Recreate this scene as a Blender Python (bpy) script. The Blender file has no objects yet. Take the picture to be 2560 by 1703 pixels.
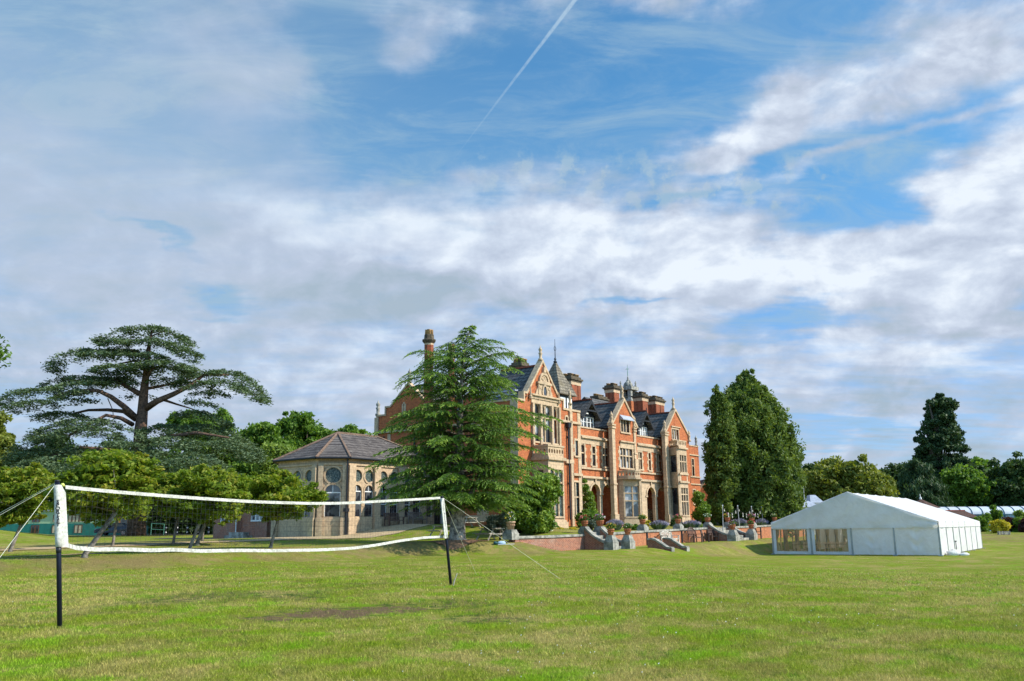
import bpy, math, random
import numpy as np
from mathutils import Vector, Matrix
from mathutils.geometry import tessellate_polygon
R = math.radians
S = bpy.context.scene
COL = S.collection

# ------------------------------------------------------------------ camera
F, PCX, PCY = 2150.0, 1280.0, 851.5
TH = math.atan((1318 - PCY) / F); RO = R(0.55)
CAM = np.array([0.0, 0.0, 1.5])
_f = np.array([0, math.cos(TH), math.sin(TH)]); _u = np.array([0, -math.sin(TH), math.cos(TH)]); _r = np.array([1.0, 0, 0])
RT = _r * math.cos(RO) - _u * math.sin(RO); UP = _u * math.cos(RO) + _r * math.sin(RO)
cd = bpy.data.cameras.new('camera'); cam = bpy.data.objects.new('camera', cd); COL.objects.link(cam)
cd.sensor_width = 36; cd.lens = 36 * F / 2560; cd.clip_end = 6000; cd.clip_start = 0.1
cam.matrix_world = Matrix(((RT[0], UP[0], -_f[0], 0), (RT[1], UP[1], -_f[1], 0), (RT[2], UP[2], -_f[2], 1.5), (0, 0, 0, 1)))
S.camera = cam
def ray(px, py): return _f + (px - PCX) / F * RT + (PCY - py) / F * UP
def azel(px, py):
    d = ray(px, py); d = d / np.linalg.norm(d)
    return math.atan2(d[0], d[1]), math.asin(d[2])

# ------------------------------------------------------------------ node helpers
class NT:
    def __init__(s, tree):
        s.t = tree; s.n = tree.nodes; s.l = tree.links
        s.n.clear()
    def set(s, inp, v):
        if hasattr(v, 'is_output') or isinstance(v, bpy.types.NodeSocket): s.l.new(v, inp)
        elif v is not None:
            try: inp.default_value = v
            except Exception:
                inp.default_value = tuple(v) + (1.0,) if len(v) == 3 else v
    def __call__(s, typ, ins=None, out=0, **props):
        n = s.n.new(typ)
        for k, v in props.items(): setattr(n, k, v)
        for k, v in (ins or {}).items(): s.set(n.inputs[k], v)
        return n.outputs[out]
    def m(s, op, a, b=None, c=None, clamp=False):
        return s('ShaderNodeMath', {i: v for i, v in enumerate((a, b, c)) if v is not None}, operation=op, use_clamp=clamp)
    def vm(s, op, a, b=None, out=0):
        return s('ShaderNodeVectorMath', {i: v for i, v in enumerate((a, b)) if v is not None}, out=out, operation=op)
    def mix(s, f, a, b, blend='MIX'):
        n = s.n.new('ShaderNodeMix'); n.data_type = 'RGBA'; n.blend_type = blend
        s.set(n.inputs[0], f); s.set(n.inputs[6], a); s.set(n.inputs[7], b)
        return n.outputs[2]
    def noise(s, vec, scale, detail=3, rough=.5, out=0, dist=0.0):
        return s('ShaderNodeTexNoise', {'Vector': vec, 'Scale': scale, 'Detail': detail, 'Roughness': rough, 'Distortion': dist}, out=out)
    def ramp(s, f, a, b, lo=0.0, hi=1.0, kind='SMOOTHSTEP'):
        return s('ShaderNodeMapRange', {0: f, 1: a, 2: b, 3: lo, 4: hi}, interpolation_type=kind)
    def xyz(s, x, y, z): return s('ShaderNodeCombineXYZ', {0: x, 1: y, 2: z})
def c4(c): return (c[0], c[1], c[2], 1.0)

# ------------------------------------------------------------------ sun and sky
SUN_AZ, SUN_EL = R(101), R(39)          # azimuth from the view direction (+Y) towards the right (+X)
sd = np.array([math.sin(SUN_AZ) * math.cos(SUN_EL), math.cos(SUN_AZ) * math.cos(SUN_EL), math.sin(SUN_EL)])
sl = bpy.data.lights.new('sun', 'SUN'); sl.energy = 4.6; sl.angle = R(0.5); sl.color = (1, .93, .82)
so = bpy.data.objects.new('sun', sl); COL.objects.link(so)
so.rotation_euler = Vector(sd).to_track_quat('Z', 'Y').to_euler()
S.view_settings.view_transform = 'Standard'; S.view_settings.look = 'None'
S.view_settings.exposure = 0.5; S.view_settings.gamma = 1.0

W = bpy.data.worlds.new('World'); S.world = W; W.use_nodes = True
w = NT(W.node_tree)
sky = w('ShaderNodeTexSky', sky_type='NISHITA', sun_disc=False, sun_elevation=SUN_EL, sun_rotation=SUN_AZ, altitude=100, air_density=1.0, dust_density=0.6, ozone_density=2.5)
tc = w('ShaderNodeTexCoord', out=0)
sep = w.n.new('ShaderNodeSeparateXYZ'); w.l.new(tc, sep.inputs[0])
dx, dy, dz = sep.outputs
az = w.m('ARCTAN2', dx, dy); el = w.m('ARCSINE', dz)
ae = w.xyz(az, el, 0.0)
den = w.m('ADD', w.m('MAXIMUM', dz, 0.0), 0.10)
plane = w.xyz(w.m('DIVIDE', dx, den), w.m('DIVIDE', dy, den), 0.0)
# streaks of the high cloud run from lower left to upper right
planes = w('ShaderNodeMapping', {0: plane, 2: (0, 0, R(-28)), 3: (1.0, 2.2, 1)})
nw = w.noise(planes, 1.3, 4, .55, out=1)
nw2 = w.noise(ae, 9, 5, .6, out=1)
warp = w.vm('ADD', w.vm('MULTIPLY', w.vm('SUBTRACT', nw, (.5, .5, .5)), (.22, .11, 0)), w.vm('MULTIPLY', w.vm('SUBTRACT', nw2, (.5, .5, .5)), (.09, .06, 0)))
aw = w.vm('ADD', ae, warp)
def blobs(items, base, vec=aw):
    acc = base
    for (x, y, rx, ry, rot, amp) in items:
        a0, e0 = azel(x, y)
        mp = w('ShaderNodeMapping', {0: vec, 1: (a0, e0, 0), 2: (0, 0, R(rot)), 3: (rx / F, ry / F, 1)}, vector_type='TEXTURE')
        ln = w.vm('LENGTH', mp, out=1)
        v = w.ramp(ln, 0.0, 1.7, amp, 0.0)
        acc = w.m('ADD', acc, v)
    return acc
cov = blobs([
    (1330, 610, 1000, 150, -3, .55), (300, 720, 650, 200, 0, .30), (2480, 570, 330, 150, 33, .80), (1950, 700, 500, 110, -3, .40),
    (620, 220, 300, 190, -20, .34), (40, 330, 240, 180, 0, .30), (380, 380, 650, 330, 0, .02), (1060, 110, 130, 90, 15, .34),
    (1200, 250, 480, 110, 12, -.50), (880, 110, 80, 120, 30, -.35), (1150, 300, 260, 90, 10, -.25), (1620, 0, 260, 60, 0, .38), (1980, 40, 160, 60, 0, -.30),
    (2330, 170, 430, 130, 5, .50), (1850, 310, 150, 75, 35, .75), (1750, 455, 300, 45, 0, -.16), (1450, 410, 300, 40, -4, .10),
    (2200, 325, 330, 55, 5, -.38), (2130, 525, 300, 62, 15, -.50), (2100, 385, 420, 20, 6, .36), (1700, 500, 110, 22, 0, -.30), (1500, 220, 300, 110, 20, -.24),
    (2060, 800, 230, 34, 3, -.55), (1540, 772, 110, 14, 5, -.50), (590, 720, 100, 34, -15, -.50), (375, 585, 90, 14, -15, -.45), (560, 790, 90, 20, 0, -.3),
    (2150, 1080, 300, 24, 0, -.35), (330, 840, 400, 50, 0, -.10), (1280, 980, 2300, 300, 0, .34), (1280, 1300, 2200, 260, 0, .20)], 0.28)
n1 = w.noise(planes, 2.4, 5, .58)
n2 = w.noise(w('ShaderNodeMapping', {0: ae, 3: (1, 2.1, 1)}), 11, 7, .58)
nn = w.m('ADD', w.m('MULTIPLY', n1, .45), w.m('MULTIPLY', n2, .55))
dens = w.m('ADD', cov, w.m('MULTIPLY', w.m('SUBTRACT', nn, .5), 1.5))
soft = blobs([(350, 300, 800, 480, 0, 1.0)], 0.0)           # the thin, softer cloud of the upper left
alpha = w.m('ADD', w.m('MULTIPLY', w.ramp(dens, .18, .84), w.m('SUBTRACT', 1.0, w.m('MULTIPLY', soft, .75, clamp=True))), w.m('MULTIPLY', w.ramp(cov, .1, 1.15), w.m('MULTIPLY', soft, .75, clamp=True)), clamp=True)
# veil: thin white cloud that pales the blue, strongest to the left and near the horizon
veil = blobs([(100, 500, 1000, 700, 0, .50), (2560, 900, 900, 400, 0, .10), (1100, 240, 500, 130, 10, -.14), (1280, 1350, 2500, 420, 0, .25)], w.m('MULTIPLY', n1, .26))
bright = blobs([(700, 500, 260, 50, 0, .30), (1000, 540, 300, 60, 0, .30), (1650, 640, 620, 110, -8, .42), (1350, 640, 300, 60, 0, .12), (2500, 480, 240, 90, 33, .42),
                (2100, 700, 420, 60, -5, .28), (1300, 870, 500, 50, 0, .30), (960, 730, 240, 70, 0, -.38), (1650, 745, 400, 34, -5, -.15), (1830, 320, 90, 60, 20, .35),
                (2380, 640, 240, 50, 30, -.25), (2350, 140, 250, 36, 5, .22), (0, 400, 700, 500, 0, -.06), (2200, 900, 500, 44, 0, .25), (2250, 1000, 500, 35, 0, -.18),
                (760, 970, 300, 40, 0, .25), (1280, 1180, 2500, 120, 0, -.10)], .43)
q_ = w('ShaderNodeMapping', {0: ae, 3: (1, 1.6, 1)})
n3 = w.noise(q_, 10, 8, .56, dist=.25)
n4 = w.noise(w('ShaderNodeMapping', {0: q_, 1: (0.012, -0.022, 0)}), 10, 8, .56, dist=.25)   # the same field a step towards the sun: its slope lights the billows
relief = w.m('SUBTRACT', n3, n4)
hard = w.m('SUBTRACT', 1.0, w.m('MULTIPLY', soft, .8, clamp=True))
bb = w.m('ADD', bright, w.m('MULTIPLY', hard, w.m('ADD', w.m('MULTIPLY', w.m('SUBTRACT', n3, .5), .85), w.m('MULTIPLY', relief, 2.0))), clamp=True)
cr = w.n.new('ShaderNodeValToRGB'); w.l.new(bb, cr.inputs[0])
e = cr.color_ramp.elements
e[0].position = 0.0; e[0].color = (.290, .360, .430, 1); e[1].position = 1.0; e[1].color = (.60, .655, .72, 1)
q = e.new(.42); q.color = (.375, .430, .530, 1)
q = e.new(.72); q.color = (.475, .535, .630, 1)
SKYK = 0.10
blue = w.mix(1.0, w.mix(1.0, sky, (SKYK, SKYK, SKYK, 1), 'MULTIPLY'), w.mix(w.ramp(dz, .05, .42), (.66, .90, 1.34, 1), (.54, 1.16, 1.36, 1)), 'MULTIPLY')
cirrus = w.ramp(w.noise(w('ShaderNodeMapping', {0: plane, 2: (0, 0, R(-35)), 3: (1.0, 2.1, 1)}), 2.6, 7, .66, dist=.9), .40, .78, 0, .60)
mottle = w.m('MULTIPLY', w.ramp(w.noise(ae, 34, 4, .6), .48, .66, 0, .8), blobs([(1650, 460, 380, 70, -4, 1.0), (1400, 400, 260, 50, 0, .6), (1950, 440, 250, 50, 0, .7), (900, 900, 900, 80, 0, .3)], 0.0))
veil = w.m('ADD', w.m('MAXIMUM', veil, 0.0), w.m('ADD', cirrus, mottle))
blue = w.mix(w.m('MINIMUM', veil, .85), blue, (.255, .375, .48, 1))
skyc = w.mix(alpha, blue, cr.outputs[0])
# vapour trail: a straight band between two directions, fading at its far end
A, B = ray(1445, -10), ray(1110, 430)
nrm = np.cross(A, B); nrm /= np.linalg.norm(nrm)
ta, te = azel(1445, 0); ba, be = azel(1110, 430)
off = w.m('ABSOLUTE', w.m('ADD', w.vm('DOT_PRODUCT', tc, tuple(nrm), out=1), w.m('MULTIPLY', w.m('SUBTRACT', n2, .5), .0012)))
along = w.m('DIVIDE', w.m('SUBTRACT', el, be), te - be)
wid = w.m('ADD', .0006, w.m('MULTIPLY', w.m('MAXIMUM', along, 0.0), .0024))
tr = w.m('MULTIPLY', w.ramp(w.m('DIVIDE', off, wid), .35, 1.0, 1.0, 0.0), w.ramp(along, 0.0, 1.1, 0.02, .60))
tr = w.m('MULTIPLY', tr, w.m('GREATER_THAN', dy, 0.0))
tr = w.m('MULTIPLY', tr, w.ramp(w.noise(ae, 190, 3, .6), .25, .6, .6, 1.0))
skyc = w.mix(tr, skyc, (.38, .50, .60, 1))
skyc = w.mix(w.ramp(dz, -0.02, 0.0), (.10, .12, .07, 1), skyc)
# sky out of view, behind the viewer and overhead, brightened to add fill light
fill_gain = w.m('MAXIMUM', w.ramp(dy, .25, -.5, 1.0, 1.75), w.ramp(dz, .62, .95, 1.0, 1.5))
bg = w('ShaderNodeBackground', {0: skyc, 1: fill_gain})
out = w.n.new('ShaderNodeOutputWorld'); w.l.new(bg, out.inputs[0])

# ------------------------------------------------------------------ terrain
def ss(a, b, x):
    t = np.clip((np.asarray(x, float) - a) / (b - a), 0, 1); return t * t * (3 - 2 * t)
def uv2w(u, v): return .6 * u - .8 * v, .8 * u + .6 * v
def w2uv(X, Y): return .6 * X + .8 * Y, -.8 * X + .6 * Y
def terr(X, Y):
    X = np.asarray(X, float); Y = np.asarray(Y, float)
    u, v = w2uv(X, Y)
    zl = -.79 * ss(0, 20, X) * ss(10, 50, Y) + 1.1 * ss(95, 118, Y) * ss(35, 50, X)
    zl = zl + .35 * ss(118, 200, Y) + .02 * np.sin(X * .7 + 1) * np.sin(Y * .45)
    zup = .25 * ss(44, 75, u)
    w2 = ss(25.5, 28.6, v)
    front = zl * (1 - w2) + zup * w2
    zt = .45 + .25 * ss(15, 40, u) + .25 * ss(40, 49, v) * (1 - ss(50, 62, v)) + ss(43, 50, u) * (.35 + .075 * np.clip(v - 31.1, 0, 7)) * (1 - ss(46, 60, v) * (1 - ss(60, 66, u))) * (1 - ss(62, 78, v))
    zt = zt + 1.0 * ss(.50, .62, -X / np.maximum(Y, 1)) * ss(58, 84, Y) + .25 * ss(60, 100, Y) * (1 - ss(-20, 0, X))
    zt = zt * (1 - ss(90, 110, u)) + (.6) * ss(90, 110, u)
    foot = 33.2 - 5.0 * ss(36.5, 41.5, u)
    w1 = ss(foot, foot + 3.3, v)
    w1b = ss(28.0, 31.2, v) * (1 - ss(41.2, 45.5, u))
    w1 = np.where(u > 41.2, np.where(v > 31.28, 1.0, w1b), w1)
    w1 = np.where((u > 92), ss(31, 60, v), w1)
    return front * (1 - w1) + zt * w1
def ghit(px, py):
    d = ray(px, py); t = 3.0; dt = .05
    while t < 400:
        p = CAM + d * t
        if p[2] < terr(p[0], p[1]): return p
        t += dt * (1 + t * .03)
    return CAM + d * 400
def at_y(px, py, Y):
    d = ray(px, py); return CAM + d * ((Y) / d[1])

# ------------------------------------------------------------------ object helpers
def tag(o, label=None, cat=None, group=None, kind=None):
    for k, v in (('label', label), ('category', cat), ('group', group), ('kind', kind)):
        if v: o[k] = v
    return o
def empty(name, loc, label=None, cat=None, rz=0.0, group=None):
    o = bpy.data.objects.new(name, None); COL.objects.link(o)
    o.location = loc; o.rotation_euler = (0, 0, rz); o.empty_display_size = .3
    return tag(o, label, cat, group)
UVROT = math.atan2(.8, .6)
class MB:
    def __init__(s, org=(0, 0, 0)): s.v = []; s.f = []; s.mi = []; s.cur = 0; s.org = org; s.smooth = False; s.sm = []
    def add(s, vs, fs):
        b = len(s.v); s.v.extend([tuple(p) for p in vs]); s.f.extend([tuple(b + i for i in f) for f in fs])
        s.mi.extend([s.cur] * len(fs)); s.sm.extend([s.smooth] * len(fs)); return s
    def box(s, a, b):
        x0, y0, z0 = a; x1, y1, z1 = b
        return s.add([(x0, y0, z0), (x1, y0, z0), (x1, y1, z0), (x0, y1, z0), (x0, y0, z1), (x1, y0, z1), (x1, y1, z1), (x0, y1, z1)],
                     [(3, 2, 1, 0), (4, 5, 6, 7), (0, 1, 5, 4), (1, 2, 6, 5), (2, 3, 7, 6), (3, 0, 4, 7)])
    def cbox(s, c, h, rz=0, taper=1.0):
        vs = []
        for z, k in ((-1, 1), (1, taper)):
            for x, y in ((-1, -1), (1, -1), (1, 1), (-1, 1)):
                px, py = x * h[0] * k, y * h[1] * k
                vs.append((c[0] + px * math.cos(rz) - py * math.sin(rz), c[1] + px * math.sin(rz) + py * math.cos(rz), c[2] + z * h[2]))
        return s.add(vs, [(3, 2, 1, 0), (4, 5, 6, 7), (0, 1, 5, 4), (1, 2, 6, 5), (2, 3, 7, 6), (3, 0, 4, 7)])
    def tube(s, pts, rad, n=8, cap=True):
        pts = [Vector(p) for p in pts]
        if not hasattr(rad, '__len__'): rad = [rad] * len(pts)
        vs = []; fs = []
        prev = None
        for i, p in enumerate(pts):
            t = (pts[min(i + 1, len(pts) - 1)] - pts[max(i - 1, 0)]).normalized()
            if prev is None:
                a = Vector((1, 0, 0)) if abs(t.x) < .8 else Vector((0, 1, 0)); prev = a
            x = (prev - t * prev.dot(t))
            x = x.normalized() if x.length > 1e-6 else t.orthogonal().normalized()
            prev = x; y = t.cross(x)
            for k in range(n):
                q = 2 * math.pi * k / n; vs.append(p + (x * math.cos(q) + y * math.sin(q)) * rad[i])
        for i in range(len(pts) - 1):
            for k in range(n):
                fs.append((i * n + k, i * n + (k + 1) % n, (i + 1) * n + (k + 1) % n, (i + 1) * n + k))
        if cap: fs.append(tuple(range(n))[::-1]); fs.append(tuple((len(pts) - 1) * n + k for k in range(n)))
        return s.add(vs, fs)
    def lathe(s, c, prof, n=12, rot=0.0):
        vs = []; fs = []
        for r, z in prof:
            for k in range(n):
                q = rot + 2 * math.pi * k / n; vs.append((c[0] + r * math.cos(q), c[1] + r * math.sin(q), c[2] + z))
        for i in range(len(prof) - 1):
            for k in range(n): fs.append((i * n + k, i * n + (k + 1) % n, (i + 1) * n + (k + 1) % n, (i + 1) * n + k))
        fs.append(tuple(range(n))[::-1]); fs.append(tuple((len(prof) - 1) * n + k for k in range(n)))
        return s.add(vs, fs)
    def slab(s, pts, t):
        """flat polygon given a thickness t downwards"""
        n = len(pts); vs = list(map(tuple, pts)) + [(p[0], p[1], p[2] - t) for p in pts]
        fs = [tuple(range(n)), tuple(range(2 * n - 1, n - 1, -1))] + [(i, n + i, n + (i + 1) % n, (i + 1) % n) for i in range(n)]
        return s.add(vs, fs)
    def build(s, name, mats, parent=None, loc=None):
        me = bpy.data.meshes.new(name)
        o = s.org
        me.from_pydata([(a - o[0], b - o[1], c - o[2]) for a, b, c in s.v], [], s.f)
        if not isinstance(mats, (list, tuple)): mats = [mats]
        for m in mats: me.materials.append(m)
        me.polygons.foreach_set('material_index', s.mi); me.polygons.foreach_set('use_smooth', s.sm)
        me.update()
        ob = bpy.data.objects.new(name, me); COL.objects.link(ob)
        if parent: ob.parent = parent
        if loc: ob.location = loc
        return ob

# ------------------------------------------------------------------ materials
MATS = {}
def mat(name, col, rough=.8, vary=.25, scale=3.0, col2=None, spec=.3, metal=0.0, bump=0.0, fine=0.0, kind=None):
    if name in MATS: return MATS[name]
    m = bpy.data.materials.new(name); m.use_nodes = True; t = NT(m.node_tree)
    tco = t('ShaderNodeTexCoord', out=3)
    n = t.noise(tco, scale, 5, .6)
    c2 = col2 or tuple(x * (1 - vary) for x in col)
    c1 = tuple(min(1, x * (1 + vary * .5)) for x in col)
    cc = t.mix(t.ramp(n, .3, .7), c4(c2), c4(c1))
    if fine:
        nf = t.noise(tco, scale * 9, 3, .6)
        cc = t.mix(1.0, cc, t('ShaderNodeCombineColor', {0: t.ramp(nf, .3, .7, 1 - fine, 1 + fine), 1: t.ramp(nf, .3, .7, 1 - fine, 1 + fine), 2: t.ramp(nf, .3, .7, 1 - fine, 1 + fine)}), 'MULTIPLY')
    p = t.n.new('ShaderNodeBsdfPrincipled'); t.set(p.inputs['Base Color'], cc)
    p.inputs['Roughness'].default_value = rough; p.inputs['Metallic'].default_value = metal
    p.inputs['Specular IOR Level'].default_value = spec
    if bump:
        b = t('ShaderNodeBump', {'Height': t.noise(tco, scale * 6, 4, .6), 'Strength': bump, 'Distance': .02}); t.l.new(b, p.inputs['Normal'])
    o = t.n.new('ShaderNodeOutputMaterial'); t.l.new(p.outputs[0], o.inputs[0])
    MATS[name] = m; return m
def brickmat(name, c1, c2, mortar, bw=.225, bh=.075, ms=.012, rough=.85, stain=(.1, .05, .03), stainamt=.3, offs=.5, bump=.3, vert=True, squash=1.0, lichen=None, spec=.2):
    m = bpy.data.materials.new(name); m.use_nodes = True; t = NT(m.node_tree)
    tco = t('ShaderNodeTexCoord', out=3)
    sp = t.n.new('ShaderNodeSeparateXYZ'); t.l.new(tco, sp.inputs[0])
    if vert: vec = t.xyz(t.m('ADD', sp.outputs[0], sp.outputs[1]), sp.outputs[2], 0.0)
    else: vec = tco
    b = t('ShaderNodeTexBrick', {'Vector': vec, 'Color1': c4(c1), 'Color2': c4(c2), 'Mortar': c4(mortar), 'Scale': 1.0, 'Mortar Size': ms, 'Mortar Smooth': .2, 'Bias': 0.0, 'Brick Width': bw, 'Row Height': bh}, offset=offs)
    bn = b.node
    n = t.noise(tco, .8, 5, .65); n2 = t.noise(tco, 6, 3, .6)
    cc = t.mix(t.m('MULTIPLY', t.ramp(n, .45, .75), stainamt), b, c4(stain))
    if lichen: cc = t.mix(t.ramp(t.noise(tco, 2.2, 8, .75), .56, .72, 0, .7), cc, c4(lichen))
    cc = t.mix(1.0, cc, t('ShaderNodeCombineColor', {0: t.ramp(n2, .25, .75, .8, 1.2), 1: t.ramp(n2, .25, .75, .8, 1.2), 2: t.ramp(n2, .25, .75, .82, 1.18)}), 'MULTIPLY')
    n4_ = t.ramp(t.noise(t('ShaderNodeMapping', {0: tco, 3: (1, 1, .12)}), 2.6, 5, .65), .52, .74, 1.0, .68)      # rain streaks
    cc = t.mix(1.0, cc, t('ShaderNodeCombineColor', {0: n4_, 1: n4_, 2: n4_}), 'MULTIPLY')
    p = t.n.new('ShaderNodeBsdfPrincipled'); t.set(p.inputs['Base Color'], cc); p.inputs['Roughness'].default_value = rough
    p.inputs['Specular IOR Level'].default_value = spec
    bp = t('ShaderNodeBump', {'Height': bn.outputs['Fac'], 'Strength': bump, 'Distance': -.01}); t.l.new(bp, p.inputs['Normal'])
    o = t.n.new('ShaderNodeOutputMaterial'); t.l.new(p.outputs[0], o.inputs[0]); MATS[name] = m
    return m
BRICK = brickmat('red_brick', (.50, .145, .045), (.34, .08, .028), (.38, .17, .085), ms=.010, stain=(.20, .06, .03), stainamt=.5)
CHBRICK = brickmat('shaded_chimney_brick', (.34, .075, .03), (.22, .05, .022), (.24, .12, .07), stain=(.10, .035, .02), stainamt=.5)  # brick darkened in its colour for the shade on the stacks' left faces
BRICKD = brickmat('old_brick', (.34, .10, .05), (.22, .06, .035), (.36, .26, .19), stain=(.34, .26, .2), stainamt=.45)
STONE = brickmat('pale_stone', (.53, .385, .245), (.47, .34, .215), (.34, .25, .16), bw=.85, bh=.36, ms=.012, stain=(.26, .21, .15), stainamt=.4, bump=.15)
GREYST = mat('weathered_stone', (.34, .32, .27), .9, .35, 2.5, (.13, .13, .11), fine=.25, bump=.4)
SLATE = brickmat('grey_slate', (.135, .13, .125), (.08, .078, .078), (.03, .03, .03), bw=.42, bh=.30, ms=.03, rough=.9, spec=.06, stain=(.12, .12, .11), stainamt=.4)
STSLATE = brickmat('lichen_slate', (.150, .132, .122), (.080, .070, .066), (.035, .03, .03), bw=.36, bh=.24, ms=.03, rough=.9, spec=.06, stain=(.22, .19, .165), stainamt=.5, lichen=(.36, .33, .29))
SPIRE = brickmat('stone_slate', (.27, .235, .18), (.15, .13, .105), (.07, .06, .05), bw=.4, bh=.26, ms=.03, rough=.9, spec=.06, stain=(.16, .13, .08), stainamt=.6, lichen=(.34, .31, .24))
RTILE = mat('red_tile', (.26, .065, .035), .8, .4, 4, fine=.2)
BTILE = mat('brown_tile', (.085, .042, .03), .85, .4, 5, fine=.3)
BLACKW = mat('black_timber', (.018, .018, .02), .5, .2)
WHITEP = mat('white_paint', (.74, .74, .72), .45, .06)
LEAD = mat('lead_sheet', (.35, .38, .44), .5, .2)
POTC = mat('chimney_clay', (.42, .25, .11), .85, .45, 6)
DARKST = mat('sooty_stone', (.11, .085, .055), .9, .5, 4, fine=.3)
TERRA = mat('terracotta', (.48, .17, .08), .75, .25, 9)
TERRAP = mat('pale_terracotta', (.50, .32, .21), .8, .25, 9)
IRON = mat('dark_iron', (.02, .021, .026), .4, .2)
def glassmat(name, a, b, scale=1.2):
    m = bpy.data.materials.new(name); m.use_nodes = True; t = NT(m.node_tree)
    tco = t('ShaderNodeTexCoord', out=3)
    cc = t.mix(t.ramp(t.noise(tco, scale, 2, .5), .48, .55), c4(a), c4(b))
    p = t.n.new('ShaderNodeBsdfPrincipled'); t.set(p.inputs['Base Color'], cc); p.inputs['Roughness'].default_value = .06
    p.inputs['Specular IOR Level'].default_value = .7
    bp = t('ShaderNodeBump', {'Height': t.noise(tco, 3.0, 1, .5), 'Strength': .12, 'Distance': .02}); t.l.new(bp, p.inputs['Normal'])
    o = t.n.new('ShaderNodeOutputMaterial'); t.l.new(p.outputs[0], o.inputs[0]); MATS[name] = m; return m
GLASS = glassmat('window_glass', (.02, .022, .028), (.075, .08, .085))
GLASSC = glassmat('curtained_glass', (.05, .055, .06), (.42, .42, .42), .9)
GLASSL = glassmat('leaded_glass', (.03, .045, .045), (.13, .16, .14), 14)
GLASSL.node_tree.nodes['Principled BSDF'].inputs['Specular IOR Level'].default_value = .25
GLASSL.node_tree.nodes['Principled BSDF'].inputs['Roughness'].default_value = .3

def groundmat():
    m = bpy.data.materials.new('lawn_grass'); m.use_nodes = True; t = NT(m.node_tree)
    g = t('ShaderNodeNewGeometry', out=0)
    c = grass_colour(t, g)
    p = t.n.new('ShaderNodeBsdfPrincipled'); t.set(p.inputs['Base Color'], c); p.inputs['Roughness'].default_value = .9
    p.inputs['Specular IOR Level'].default_value = .04
    h = t.m('ADD', t.noise(g, 38, 4, .7), t.m('MULTIPLY', t.noise(g, 5, 3, .6), .8))
    bp = t('ShaderNodeBump', {'Height': h, 'Strength': .9, 'Distance': .05}); t.l.new(bp, p.inputs['Normal'])
    o = t.n.new('ShaderNodeOutputMaterial'); t.l.new(p.outputs[0], o.inputs[0]); return m
SOIL = []
for (x, y, rx, ry, a) in ((840, 1533, 1.35, .42, 1.0), (690, 1547, .6, .28, .85), (540, 1490, 1.7, .55, .62), (400, 1503, 1.2, .45, .5), (1120, 1512, 1.1, .5, .55), (760, 1492, 1.1, .45, .5), (980, 1524, 1.0, .4, .85), (1220, 1545, 1.0, .4, .5), (1640, 1640, .35, .16, .4)):
    SOIL.append((x, y, rx, ry, a))
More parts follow.
